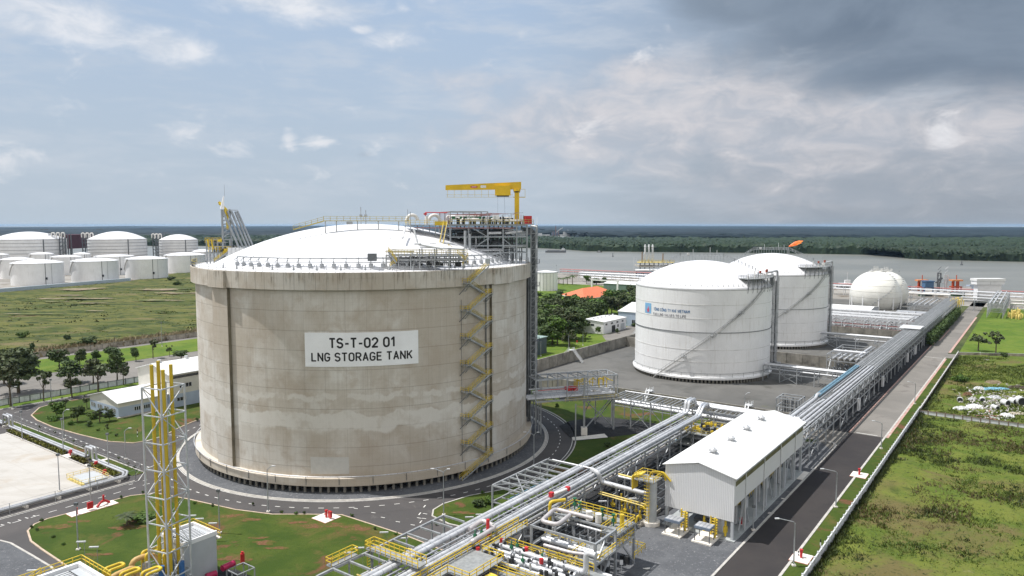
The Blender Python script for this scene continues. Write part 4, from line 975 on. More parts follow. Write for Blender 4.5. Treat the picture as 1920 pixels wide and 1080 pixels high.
for i in range(8): x = x0 + .5 + i * 1.75; m_.beam((x, cyy - .4, 65.3), (x, cyy - .4, 63.5), .08)
for z in (63.5, 64.1): m_.beam((x0 + .2, cyy - .4, z), (cx - 1, cyy - .4, z), .08)
m_.beam((cx - 1, cyy, 63.5), (cx + 2.2, cyy, 63.5), .12, .2).beam((cx + 2.1, cyy - .6, 63.5), (cx + 2.1, cyy - .6, 65.5), .09).beam((cx + 2.1, cyy - .6, 65.5), (cx, cyy - .6, 65.5), .09); m_.build('maintenance_rail', M_yel2, cr)
m_ = MB().tube([(x0 + 7.6 + .85 * math.cos(i * .5236), cyy - .47, 66.05 + .22 * math.sin(i * .5236)) for i in range(13)], .02, 4)
el2 = [(x0 + 7.3 + .95 * math.cos(i * .3927), cyy - .47, 66.1 + .3 * math.sin(i * .3927)) for i in range(16)]; MB().add(el2, [tuple(range(16))]).build('oval_badge', M_red, cr)
MB().box(x0 + 9.0, x0 + 10.4, cyy - .48, cyy - .455, 65.85, 66.5).build('white_plate', M_wwall, cr)
MB().box(x0 + 6.7, x0 + 7.9, cyy - .485, cyy - .475, 66.03, 66.17).build('badge_mark', M_wwall, cr)
MB().beam((cx - 3.2, cyy - .8, 63.6), (cx - 3.0, cyy - .8, 57.5), .04).beam((cx - 4.9, cyy - .8, 63.6), (cx - 4.9, cyy - .8, 57.5), .03).build('hoist_rope', M_dark, cr)

# riser tower and pipe bridge
rt = thing('riser_tower', 'tall narrow grey steel tower carrying vertical pipes up the right side of the concrete tank', 'tower', (5.7, 197, 0))
m_ = MB()
for x, y in ((5.05, 193.6), (6.35, 193.2), (5.2, 200.5), (6.9, 200.5)): m_.beam((x, y, 0), (x, y, 56.4), .3)
for i in range(22):
    z = 9 + i * 2.15; m_.beam((4.3 if z < 42 else 5.0, 193.3, z), (6.4, 193.2, z), .18).beam((6.35, 193.2, z), (6.9, 200.5, z), .14)
    m_.beam((4.4 if z < 40 else 5, 193.2, z), (6.35, 193.1, z + 2.15), .10)
    if i % 3 == 0: m_.beam((6.4, 193.3, z), (6.9, 200.4, z + 4.3), .12)
m_.build('frame', M_galv, rt)
m_ = MB()
for i, (x, y) in enumerate([(5.35, 194.2), (5.7, 194.4), (6.0, 194.8), (5.5, 196), (6.1, 197), (5.9, 199), (6.4, 199.5)]): m_.bent([(x - 3, y, 55.6 - .3 * i), (x, y, 55.6 - .3 * i), (x, y, 12)], .2, 6)
[m_.tube([(x_, y_, 3.6), (x_, y_, 42.6)], r_, 7) for x_, y_, r_ in ((4.35, 192.6, .22), (4.8, 193.0, .2), (4.45, 194.4, .26), (4.2, 197.5, .3))]
m_.parts('riser_pipe', M_galvd, rt)
m_ = MB()
for z in (25.4, 40.2, 46.3): m_.box(5.2, 7.3, 193.0, 194.8, z - .08, z).rail([(5.2, 193, z), (7.3, 193, z), (7.3, 194.8, z)], 1.0, 1, .07)
m_.parts('landing', M_galvd, rt)
MB().tube([(5.0, 193.2, 56.2), (5.9, 193, 56.0)], .22, 7).tube([(5.6, 193.4, 56.2), (6.5, 193, 55.9)], .22, 7).parts('pipe_end', M_wwall, rt)
BO = (6.2, 187.0)
def bf(p): return (BO[0] + p[0] * E1[0] + p[1] * E2[0], BO[1] + p[0] * E1[1] + p[1] * E2[1], p[2])
def BM(): return MB(bf)
br = thing('pipe_bridge', 'raised grey truss bridge with pipes and red and yellow valves beside the concrete tank', 'pipe bridge', bf((12, 3, 0)))
m_ = BM(); L_ = 23.6
for z in (10.2, 16.0):
    for b in (0, 6.6): m_.beam((0, b, z), (L_, b, z), .36, .4)
    for i in range(9): m_.beam((L_ * i / 8, 0, z), (L_ * i / 8, 6.6, z), .2)
    for i in range(8): m_.beam((L_ * i / 8, 0 if i % 2 else 6.6, z), (L_ * (i + 1) / 8, 6.6 if i % 2 else 0, z), .13)
for i in range(0, 9, 1):
    for b in (0, 6.6):
        if i in (0, 3, 5, 8) or b: m_.beam((L_ * i / 8, b, 10.2), (L_ * i / 8, b, 16), .24)
m_.beam((0, 0, 13.4), (L_, 0, 13.4), .12); m_.beam((L_ * 3 / 8, 0, 10.4), (L_ * 5 / 8, 0, 15.8), .14).beam((L_ * 5 / 8, 6.6, 10.4), (L_, 6.6, 15.8), .12)
m_.build('truss', M_galv, br)
BM().box(8, L_, 0, 6.6, 9.75, 9.9).box(13, L_ + .1, -.9, 0, 9.6, 9.75).build('deck', M_grat, br)
BM().rail([(8, -.8, 9.8), (L_, -.8, 9.8)], 1.1, 1.2, .08).build('railing', M_yeld, br)
m_ = BM()
for i, (b, z, r, a0_) in enumerate([(1, 10.9, .32, -2), (2.2, 10.9, .32, -2), (3.4, 11, .36, -2), (4.8, 10.9, .3, -2), (1.6, 12.2, .2, 0), (3, 12.3, .25, 0), (5.4, 12.4, .22, 0)]): m_.tube([(a0_, b, z), (L_ - .4, b, z)], r, 7)
m_.parts('pipe', M_clad, br)
m_ = BM()
for i in range(16): a, b = rp_.uniform(12, 22.5), rp_.uniform(.6, 5.6); m_.bent([(a, b, 12), (a, b, 14 + rp_.uniform(0, 1)), (a + rp_.uniform(.8, 2), b, 14)], .12, 5)
m_.parts('yellow_pipe', M_yel, br)
m_ = BM()
for i in range(14): a, b = rp_.uniform(9.5, 12.5), rp_.uniform(.5, 3); m_.box(a - .3, a + .3, b - .2, b + .2, 12.2, 13.1)
m_.tube([(1, 1, 13.0), (11, 1.2, 12.9)], .1, 5); m_.parts('red_valve', M_red, br)
BM().tube([(16, 1.4, 10.7), (L_ - .3, 1.4, 10.7)], .28, 7).tube([(18, 3, 11.8), (18.5, 3, 10.2)], .5, 8).parts('white_pipe', M_pipew, br)
lg = SM()
for nm, (bx, by), zt_ in (('leg', (1010, 812), 16), ('leg', (1014, 815), 15.8), ('leg', (1095, 816), 16), ('leg', (1150, 806), 16), ('leg', (1079, 828), 10), ('leg', (1116, 796), 10), ('leg', (1000, 796), 10)):
    g = G(bx, by); MB().beam((g[0], g[1], 0), (g[0], g[1], zt_), .5 if bx in (1095, 1150) else .32).build('leg', M_galv, br)
g1, g2, g3 = G(1095, 816), G(1150, 806), G(1116, 796)
MB().beam((g1[0], g1[1], 1.5), (g2[0], g2[1], 9.8), .24).beam((g2[0], g2[1], 1), (g1[0], g1[1], 9.8), .24).beam((g3[0], g3[1], 1), (g2[0], g2[1], 9), .2).beam((g1[0], g1[1], 6), (g3[0], g3[1], 9.8), .2).build('leg_brace', M_galv, br)
MB().box(g1[0] - .8, g1[0] + .8, g1[1] - .8, g1[1] + .8, 0.1, 2.2).build('footing', M_pad, br)
flat('footing_slab', gp([(1072, 822), (1133, 815), (1140, 822), (1075, 828)]), 0.3, M_pad, False)

# relief pipe stack on the left of the roof
def relz(r): return dome_z(r) if r < 41.5 else 46.5
rs = thing('relief_stack', 'grey and yellow relief pipe frame with a pointed stack on the tank roof edge', 'pipe stack', (-75, 185, 46.6))
Y0 = 184.0; Xp = lambda px: (px - 960) / F * Y0 * 1.0; Zp = lambda py: 56.4 - (py - 421.7) / F * Y0
m_ = MB()
for px in (388, 394, 401, 409, 420, 432, 440):
    for dy in (0, 4.5): m_.beam((Xp(px), Y0 + dy, 46.5), (Xp(px), Y0 + dy, Zp(450) if px < 436 else Zp(470)), .26)
m_.beam((Xp(419), Y0, 46.5), (Xp(419), Y0, Zp(393)), .4).beam((Xp(430), Y0 + 2, 47), (Xp(428), Y0 + 2, Zp(393)), .35)
for i in range(7): z = Zp(444 - i * 7.5); m_.beam((Xp(419), Y0, z), (Xp(429), Y0 + 2, z), .18).beam((Xp(419), Y0, z), (Xp(429), Y0 + 2, z + 1), .14)
for z in (Zp(474), Zp(462), Zp(449)): m_.beam((Xp(388), Y0, z), (Xp(436), Y0, z), .2, .25).beam((Xp(388), Y0 + 4.5, z), (Xp(436), Y0 + 4.5, z), .2)
m_.build('frame', M_relf, rs)
MB().box(Xp(392), Xp(432), Y0, Y0 + 4.5, Zp(473), Zp(472)).box(Xp(386), Xp(416), Y0, Y0 + 4.5, Zp(456), Zp(455)).build('decks', M_grat, rs)
MB().rail([(Xp(392), Y0 - .1, Zp(472)), (Xp(434), Y0 - .1, Zp(472))], 1.3, 1, .11).rail([(Xp(386), Y0 - .1, Zp(455)), (Xp(416), Y0 - .1, Zp(455))], 1.2, 1, .1).rail([(Xp(394), Y0 + 4.5, Zp(472)), (Xp(434), Y0 + 4.5, Zp(472))], 1.2, 1, .1).box(Xp(418), Xp(430), Y0 - .2, Y0 + .4, Zp(474), Zp(466)).beam((Xp(391), Y0 - .3, Zp(448)), (Xp(393), Y0 - .3, Zp(462)), .3).beam((Xp(398), Y0 - .3, Zp(448)), (Xp(401), Y0 - .3, Zp(466)), .3).build('railing', M_yel, rs)
m_ = MB(); rm = MB(); m_.stair((Xp(405), Y0 - .7, 47.0), (Xp(432), Y0 - .7, Zp(471)), .9, rm=rm); m_.build('stair', M_relf, rs); rm.build('stair_railing', M_yel, rs)
MB().rail([cp(42.5, rad(-80 + i * 2), 46.65) for i in range(13)], 1.3, 2, .1).build('edge_railing', M_yeld, rs)
m_ = MB()
for i, (px, py, qx, qy) in enumerate([(421, 396, 452, 463), (427, 396, 457, 463), (432, 396, 462, 462), (437, 397, 465, 460), (439, 396, 468, 457)]): m_.tube([(Xp(px), Y0 + i * .8, Zp(py)), (Xp(qx), Y0 - 1 + i * .8, Zp(qy) - .3)], .27, 6)
m_.beam((Xp(420), Y0, Zp(394)), (Xp(440), Y0 + 3, Zp(394)), .2).beam((Xp(432), Y0, Zp(412)), (Xp(447), Y0 + 3, Zp(414)), .15).build('sloping_pipe_frame', M_relf, rs)
MB().bent([(Xp(424), Y0 + 1.4, Zp(430)), (Xp(426), Y0 + 1, Zp(395)), (Xp(420), Y0 + 1, Zp(389)), (Xp(411), Y0 + 1, Zp(379))], .33, 8, br=1).bent([(Xp(423), Y0 + .5, Zp(402)), (Xp(424), Y0 + .5, Zp(390)), (Xp(413), Y0 + .5, Zp(382))], .3, 8, br=1).parts('yellow_vent_pipe', M_yel, rs)
MB().tube([(Xp(421), Y0 - .5, Zp(392)), (Xp(424.5), Y0 - .5, Zp(369))], [.55, .16], 8).build('pointed_stack', M_wwall, rs)
MB().beam((Xp(425), Y0, Zp(370)), (Xp(425), Y0, Zp(347)), .05).build('lightning_rod', M_relf, rs)
m_ = MB()
for i in range(30):
    x = rp_.uniform(Xp(394), Xp(436)); y = Y0 + rp_.uniform(.4, 4); z = rp_.choice([Zp(472), Zp(455) if x < Xp(414) else Zp(472)]); m_.box(x - .25, x + .25, y - .2, y + .2, z, z + rp_.uniform(.5, 1.6))
m_.parts('valve', M_galvd, rs)
MB().box(Xp(404), Xp(411), Y0 + 1, Y0 + 2, Zp(455), Zp(450)).build('hood', M_pipew, rs)
MB().box(Xp(410), Xp(419), Y0 - .2, Y0 + .8, Zp(453), Zp(448.5)).build('yellow_hood', M_yel, rs)
for px in (437, 444, 451, 458): MB().box(Xp(px) - .5, Xp(px) + .5, Y0 - 2, Y0 - 1, 47.2, Zp(464)).build('pipe_block', M_lamp, rs)

# valve platform at the front right of the roof
vp = thing('valve_platform', 'low yellow railed valve platform on the front right of the white dome', 'platform', (-20, 156, 46.6))
Y1 = 157.0; Xq = lambda px, Y=Y1: (px - 960) / F * Y; Zq = lambda py, Y=Y1: 56.4 - (py - 421.7) / F * Y
m_ = MB()
for px in (724, 747, 770, 787, 815, 842, 868):
    for dy in (0, 4): m_.beam((Xq(px), Y1 + dy, 46.8), (Xq(px), Y1 + dy, Zq(478 if px < 780 else 466)), .24)
for z in (Zq(478), Zq(486)): m_.beam((Xq(724), Y1, z), (Xq(872), Y1, z), .18).beam((Xq(724), Y1 + 4, z), (Xq(872), Y1 + 4, z), .18)
m_.beam((Xq(787), Y1, Zq(463)), (Xq(868), Y1, Zq(467)), .2); m_.build('frame', M_galv, vp)
MB().box(Xq(724), Xq(874), Y1, Y1 + 4, Zq(480.5), Zq(479.5)).build('deck', M_grat, vp)
MB().rail([(Xq(724), Y1 - .1, Zq(479.5)), (Xq(874), Y1 - .1, Zq(479.5))], 1.2, 1.3, .09).rail([(Xq(724), Y1 + 4, Zq(479.5)), (Xq(874), Y1 + 4, Zq(479.5))], 1.2, 1.3, .09).box(Xq(723), Xq(777), Y1 - .2, Y1, Zq(472), Zq(470.5)).build('railing', M_yeld, vp)
for (a, b, c_, d) in ((730, 472, 745, 492), (742, 494, 733, 502), (858, 477, 878, 495), (878, 482, 868, 500)):
    m_ = MB(); rm = MB(); m_.stair((Xq(a), Y1 - 1, Zq(b)), (Xq(c_), Y1 - 1, Zq(d)), .8, rm=rm); o = m_.build('stair', M_galv, vp); rm.build('stair_railing', M_yel, o)
m_ = MB()
for i in range(5): m_.tube([(Xq(735), Y1 + .5 + i * .7, Zq(488 + (i % 2) * 5)), (Xq(868), Y1 + .5 + i * .7, Zq(488 + (i % 2) * 5))], .16, 6)
for i in range(24): x = rp_.uniform(Xq(738), Xq(870)); m_.cyl(x, Y1 + rp_.uniform(.5, 3.5), 47.6, rp_.uniform(48.4, 50.9), .13, 5)
m_.parts('pipe', M_pipe, vp)
m_ = MB()
for i in range(20): x = rp_.uniform(Xq(738), Xq(870)); y = Y1 + rp_.uniform(.5, 3.5); m_.box(x - .35, x + .35, y - .3, y + .3, Zq(500), Zq(492))
m_.parts('valve', M_dark, vp)
m_ = MB()
for px in (732, 755, 812, 842): m_.beam((Xq(px, 165), 165, 49), (Xq(px, 165), 165, Zq(446 if px < 760 else 456, 165)), .06).box(Xq(px, 165) - .7, Xq(px, 165) + .7, 164.8, 165.2, Zq(446.6 if px < 760 else 456.6, 165), Zq(445.4 if px < 760 else 455.4, 165))
m_.build('lamp_post', M_lamp, vp)
MB().box(Xq(778), Xq(790), Y1 - .8, Y1 + .4, Zq(458.5), Zq(456)).tube([(Xq(785), Y1 - .3, Zq(458)), (Xq(830), Y1, Zq(466))], .25, 6).tube([(Xq(773), Y1 + 3, Zq(430)), (Xq(781), Y1 + 2, Zq(455))], .22, 6).build('jib', M_lamp, vp)
MB().box(Xq(910), Xq(919), Y1, Y1 + .8, Zq(494), Zq(485)).build('cabinet', M_gwall, vp)
# ================================================================== WHITE TANKS
def white_tank(name, label, c, R, ztop, zapex, logo, wallcut, leftpx):
    th = thing('white_tank', label, 'storage tank', (c[0], c[1], 0), 'white domed tanks in the bund compounds')
    toc = math.atan2(-c[0], c[1])                      # azimuth (tank frame) that faces the camera
    MB().lathe([(R, 2.6), (R, ztop)], *c, 120).build('wall', M_tankw, th)
    MB().lathe([(R + .75, 1.35), (R + .8, 2.0), (R + .1, 2.6), (R - .1, 2.65)], *c, 120).lathe([(R - 3, 1.35), (R + .75, 1.35)], *c, 60).build('skirt', M_tankw, th)
    MB().lathe([(R - 2, 0.05), (R - 2, 1.35)], *c, 60).build('under_slab_core', M_dark, th)
    for i in range(64):
        a = toc + rad(-95 + i * 3.0); p = cp(R - .1, a, 0, c)
        if i == 0: o0 = MB().box(p[0] - .3, p[0] + .3, p[1] - .3, p[1] + .3, 0.05, 1.35).build('footing', M_concd, th); p0 = p
        else: o = o0.copy(); col.objects.link(o); o.parent = th; o.location = (p[0] - p0[0], p[1] - p0[1], 0)
    h = zapex - ztop; Rd = (R * R + h * h) / 2 / h
    def dz(r): return ztop + math.sqrt(max(0, Rd * Rd - r * r)) - (Rd - h)
    MB().lathe([(R - .02, ztop)] + [(R * (1 - i / 30), dz(R * (1 - i / 30)) + .02) for i in range(31)], *c, 100, True).build('dome', M_dome, th)
    m_ = MB().lathe([(R + .01, ztop + .02), (R + .1, ztop), (R + .1, ztop - .35), (R, ztop - .4)], *c, 120)
    m_.build('top_ring', mat('grey ring', (.5, .5, .5), .6, 0, .1, .4), th)
    N = 120
    for zf, m__, w_ in ((.50, M_galvd, .2), ):
        z = 2.6 + (ztop - 2.6) * zf
        MB().lathe([(R + .02, z), (R + .22, z + .02), (R + .22, z + w_), (R + .02, z + w_ + .02)], *c, N).build('wind_girder', m__, th)
    for zf in (.155, .30, .66, .82): z = 2.6 + (ztop - 2.6) * zf; MB().lathe([(R + .01, z), (R + .07, z), (R + .07, z + .10), (R + .01, z + .12)], *c, N).build('shell_seam', mat('tank seam', (.60, .59, .57), .7, 0, .3, .3), th)
    m_ = MB(); m_.tube([cp(R + .6, toc + rad(-100) + rad(200) * i / 80, 3.6, c) for i in range(81)], .07, 5)
    for i in range(20): m_.beam(cp(R + .6, toc + rad(-95 + i * 10), 2, c), cp(R + .6, toc + rad(-95 + i * 10), 3.6, c), .07)
    m_.build('skirt_railing', M_galvd, th)
    # studs round the dome edge
    for i in range(46):
        a = toc + rad(-100 + i * 4.5); p = cp(R - 1.3, a, 0, c); z = dz(R - 1.3); MB().box(p[0] - .13, p[0] + .13, p[1] - .13, p[1] + .13, z, z + .75).build('vent_stud', M_tankw, th)
    # spiral stair: from the foot at the left-front up to the right
    a0, _ = z_px(leftpx[0], leftpx[1], R, c); a1, _ = z_px(leftpx[2], leftpx[3], R, c); zt_ = ztop + .6; n = 26; m_ = MB(); rm = MB()
    pts = [cp(R + .75, a0 + (a1 - a0) * i / n, .4 + (zt_ - .4) * i / n, c) for i in range(n + 1)]
    for a, b in zip(pts, pts[1:]): m_.stair(a, b, .9); rm.beam((a[0], a[1], a[2] + 1), (b[0], b[1], b[2] + 1), .09); rm.beam(a, (a[0], a[1], a[2] + 1.05), .07)
    o = m_.build('spiral_stair', mat('stair grey', (.42, .42, .41), .6, .1, .15, .5), th); rm.build('handrail', M_galv, o)
    for i in (7, 13, 19): p = pts[i]; q = cp(R + .05, a0 + (a1 - a0) * i / n, p[2] - 1, c); MB().box(p[0] - 1, p[0] + 1, p[1] - .6, p[1] + .6, p[2] - .1, p[2]).beam(p, q, .15).rail([(p[0] - 1, p[1] - .6, p[2]), (p[0] + 1, p[1] - .6, p[2])], 1, 1).build('landing', M_galv, th)
    # riser pipes and valve frame at the right side
    ar = phi_px(leftpx[4], R + .4, 20, c)
    rp = [cp(R + 1.2 + .55 * k_, ar + .006 * k_, 0, c) for k_ in range(4)]
    for k_, p in enumerate(rp):
        ins = cp(R - 5 + k_, ar - .1, 0, c)
        MB().bent([(ins[0], ins[1], ztop + 4.6), (p[0], p[1], ztop + 4.6 + (.8 if k_ == 3 else -1.5)), (p[0], p[1], 3.2), (p[0] + 2, p[1] - 1, 3.2)] if k_ in (0, 3) else [(p[0], p[1], ztop + 1.5), (p[0], p[1], 2.2)], .42 if k_ == 3 else .2, 8).build('riser_pipe', M_pipe if k_ % 2 else M_galvd, th)
    m_ = MB()
    for i in range(9): z = 4 + i * (ztop - 4) / 8; m_.box(min(p[0] for p in rp) - .3, max(p[0] for p in rp) + .5, rp[0][1] - .9, rp[0][1] - .5, z, z + .12)
    m_.beam((rp[0][0] - .2, rp[0][1] - .7, 1), (rp[0][0] - .2, rp[0][1] - .7, ztop + 2), .18).beam((rp[3][0] + .4, rp[3][1] - .7, 1), (rp[3][0] + .4, rp[3][1] - .7, ztop + 3), .18)
    m_.build('riser_frame', M_galv, th)
    al_ = phi_px(leftpx[4] - 50, R, 36, c)
    pf_ = MB(); leg_ = MB(); rl = MB(); pa = [cp(r_, ar - d_, 0, c) for r_, d_ in ((R + .4, .0), (R - 5.0, .05), (R - 4.6, ar - al_), (R + .3, ar - al_))]; zd = ztop + 3.6
    sector(pf_, R - 4.8, R + .4, al_, ar, zd - .15, zd, 8) if c is TC else [pf_.prism([cp(R - 4.8, ar + (al_ - ar) * i / 8, 0, c)[:2], cp(R + .4, ar + (al_ - ar) * i / 8, 0, c)[:2], cp(R + .4, ar + (al_ - ar) * (i + 1) / 8, 0, c)[:2], cp(R - 4.8, ar + (al_ - ar) * (i + 1) / 8, 0, c)[:2]], zd - .15, zd) for i in range(8)]
    for p in pa: leg_.beam((p[0], p[1], min(dz(min(R, math.hypot(p[0] - c[0], p[1] - c[1]))), zd - 1) - .2), (p[0], p[1], zd), .22)
    for i in range(13):
        aa = ar + (al_ - ar) * i / 12; p = Vector(cp(R + .2, aa, 0, c)); leg_.beam((p.x, p.y, ztop - .2), (p.x, p.y, zd), .16); leg_.beam((p.x, p.y, ztop - 1.5), (p.x + .8, p.y - .2, zd), .10)
    rl.rail([cp(R + .4, ar + (al_ - ar) * i / 6, zd, c) for i in range(7)] + [cp(R - 4.8, ar + (al_ - ar) * i / 6, zd, c) for i in range(6, -1, -1)], 1.1, 1.2, .10)
    o = pf_.build('valve_deck', M_grat, th); leg_.parts('deck_leg', M_galvd, o); rl.build('deck_railing', M_galv, o)
    for i in range(7):
        u = (i + .5) / 7; p = Vector(cp(R - 2, ar + (al_ - ar) * u, 0, c))
        MB().cyl(p.x, p.y, zd, zd + 1.6 + (i % 3) * .5, .22, 6).build('relief_valve', M_pipew, th)
        if i in (1, 2, 4): MB().cyl(p.x, p.y, zd + 1.7, zd + 2.6, .42, 7).build('actuator', mat('rusty red actuator', (.30, .08, .05), .6, 0, .2, 1), th)
        if i in (3, 6, 0): MB().beam((p.x, p.y, zd), (p.x, p.y, zd + 4.6), .07).build('mast', M_galv, th)
    # walkway over the crown, running up from left to right
    pl = cp(R - 6, ar - math.pi * .86, 0, c); pts_ = []
    ux = math.cos(toc); uy = math.sin(toc); wk = MB(); rl = MB()
    P_ = [(-R * .80, dz(R * .80) + 1.0), (-R * .50, dz(R * .50) + 1.0), (-R * .34, zapex + 1.7), (R * .30, zapex + 1.7), (R * .46, dz(R * .46) + 1.4), (R * .72, dz(R * .72) + 1.4), (R * .80, dz(R * .8) + 1.2)]
    W3 = [(c[0] + a * ux, c[1] + a * uy, z) for a, z in P_]
    for a, b in zip(W3, W3[1:]): wk.beam(a, b, 1.1, .12)
    for sgn in (-.55, .55):
        rl.rail([(p[0] - sgn * uy, p[1] + sgn * ux, p[2]) for p in W3], 1.1, 1.5, .13)
    o = wk.build('crown_walkway', M_galv, th); rl.build('walkway_railing', M_galv, o)
    lg_ = MB()
    for i in range(15):
        a = -R * .34 + i * R * .64 / 14; lg_.beam((c[0] + a * ux, c[1] + a * uy, dz(abs(a)) - .1), (c[0] + a * ux, c[1] + a * uy, zapex + 1.7), .12)
    lg_.parts('walkway_leg', M_galv, o)
    for a, h_ in ((-.15, 2.6), (.1, 3.4), (.2, 2.4)): MB().cyl(c[0] + a * R * ux, c[1] + a * R * uy, zapex + 1.6, zapex + 1.6 + h_, .09, 5).build('mast', M_lamp, th)
    MB().lathe([(.01, 1.1), (.5, .9), (.6, .4), (.4, 0)], c[0] - .22 * R * ux, c[1] - .22 * R * uy, 8).build('vent_cowl', M_pipew, th).location = (0, 0, zapex + 1.8)
    return th
C1 = (73.8, 281.0); C2 = (126.2, 352.6); R12 = 25.4
w1 = white_tank('t1', 'nearer of two white domed tanks, with faded blue lettering on its wall', C1, R12, 33.6, 42.8, True, None, (1229, 706, 1432, 527, 1452))
w2 = white_tank('t2', 'farther of two white domed tanks, partly hidden behind the lettered one', C2, R12, 33.6, 42.8, False, None, (1380, 640, 1548, 490, 1559))
M_logo = mat('faded blue paint', (.20, .42, .66), .6, 0, .12, .5); M_logor = mat('faded red paint', (.55, .12, .18), .6, 0, .2, .5); M_txtb = mat('faded blue lettering', (.10, .20, .36), .7, 0, .35, .35); M_txtg = mat('faded grey lettering', (.20, .20, .22), .7, 0, .35, .35)
ln = thing('painted_emblem', 'faded blue emblem with red flame and company lettering on the white tank', 'emblem', cp(R12, 0, 20, C1))
la, lz1 = z_px(1210, 567, R12, C1); la2, lz2 = z_px(1221, 588, R12, C1)
sec = MB()
A = [la + (la2 - la) * i / 4 for i in range(5)]
for a, b in zip(A, A[1:]): sec.add([cp(R12 + .04, a, lz2, C1), cp(R12 + .04, b, lz2, C1), cp(R12 + .04, b, lz1, C1), cp(R12 + .04, a, lz1, C1)], [(0, 1, 2, 3)])
sec.build('blue_square', M_logo, ln)
am = (la + la2) / 2; hh_ = lz1 - lz2
fl = [(0, .1), (.16, .2), (.2, .45), (.05, .95), (-.02, .6), (-.16, .45), (-.1, .2)]
MB().add([cp(R12 + .07, am + p[0] * (la2 - la) * 1.1, lz2 + p[1] * hh_ * .8, C1) for p in fl], [tuple(range(7))]).build('red_flame', M_logor, ln)
b0, zz0 = z_px(1226, 578, R12, C1); b1, zz1 = z_px(1293, 586, R12, C1)
curved_text('T\u00d4NG C\u00d4NG TY KH\u00cd VIETNAM', (b1 - b0) * R12, .95, R12, (b0 + b1) / 2, (zz0 + zz1) / 2, C1, bold=.22).build('lettering', M_txtb, ln)
b0, zz0 = z_px(1225, 587, R12, C1); b1, zz1 = z_px(1286, 595, R12, C1)
curved_text('FUELLING VALUES TO LIFE', (b1 - b0) * R12, .85, R12, (b0 + b1) / 2, (zz0 + zz1) / 2, C1, bold=.2).build('lettering', M_txtg, ln)

# bund walls
def bund(label, s0, t0, s1, t1, h, th_=.5, m=None, n=None):
    m_ = SM(); d = Vector((s1 - s0, t1 - t0)); L = d.length; d.normalize(); nn = Vector((-d.y, d.x)) * th_ / 2
    P_ = [(s0 - nn.x, t0 - nn.y), (s1 - nn.x, t1 - nn.y), (s1 + nn.x, t1 + nn.y), (s0 + nn.x, t0 + nn.y)]; m_.prism(P_, 0, h)
    k_ = int(L / 6)
    for i in range(k_):
        q = Vector((s0, t0)) + d * (i + .5) * L / k_; e_ = Vector((-d.y, d.x)) * (th_ / 2 + .12); f_ = d * .16
        m_.prism([(q.x - f_.x - e_.x, q.y - f_.y - e_.y), (q.x + f_.x - e_.x, q.y + f_.y - e_.y), (q.x + f_.x + e_.x, q.y + f_.y + e_.y), (q.x - f_.x + e_.x, q.y - f_.y + e_.y)], 0, h - .1)
    return m_.build('bund_wall', m or M_concd, label=label, cat='wall', loc=W(((s0 + s1) / 2, (t0 + t1) / 2, 0)))
bund('long stained concrete bund wall along the garden trees', 80, 113.6, 275, 113.6, 4.6)
bund('stained concrete bund wall behind the grey pipe bridge, in front of the lettered tank', 81, 113, 81, 12.5, 4.4)
bund('concrete bund wall between the two white domed tanks', 179, 113.3, 179, 12.5, 4.4)
bund('concrete bund wall behind the farther white domed tank', 275.3, 113.3, 275.3, 8, 4.4)
bund('low concrete bund wall beside the long pipe rack', 81, 12.2, 275, 12.2, .8)
# stairs over the bund walls
def step_over(s, t, label, d=(0, 1)):
    th = thing('bund_stair', label, 'stair', (s, t, 0), 'white steel stairs over the bund walls', site=True)
    m_ = SM(); rm = SM(); m_.box(s - 1.2, s + 1.2, t - .9, t + .9, 4.9, 5.0); o = None
    m_.stair((s - d[0], t - d[1], 4.9), (s - d[0] * 5.5 , t - d[1] * 5.5, .1), .9, rm=rm).stair((s + d[0], t + d[1], 4.9), (s + d[0] * 5.5, t + d[1] * 5.5, .1), .9, rm=rm); rm.rail([(s - 1.2, t - .9, 5), (s + 1.2, t - .9, 5)], 1, 1.2, .08)
    m_.build('steps', M_lamp, th); rm.build('handrail', M_lamp, th)
step_over(130, 113.6, 'white steel steps over the bund wall beside the lamp post'); step_over(190, 113.6, 'white steel steps over the bund wall beside the small white building')
step_over(81, 55, 'white steel steps over the bund wall behind the pipe bridge', (1, 0)); step_over(81, 24, 'small steel platform over the bund wall beside the long pipe rack', (1, 0))

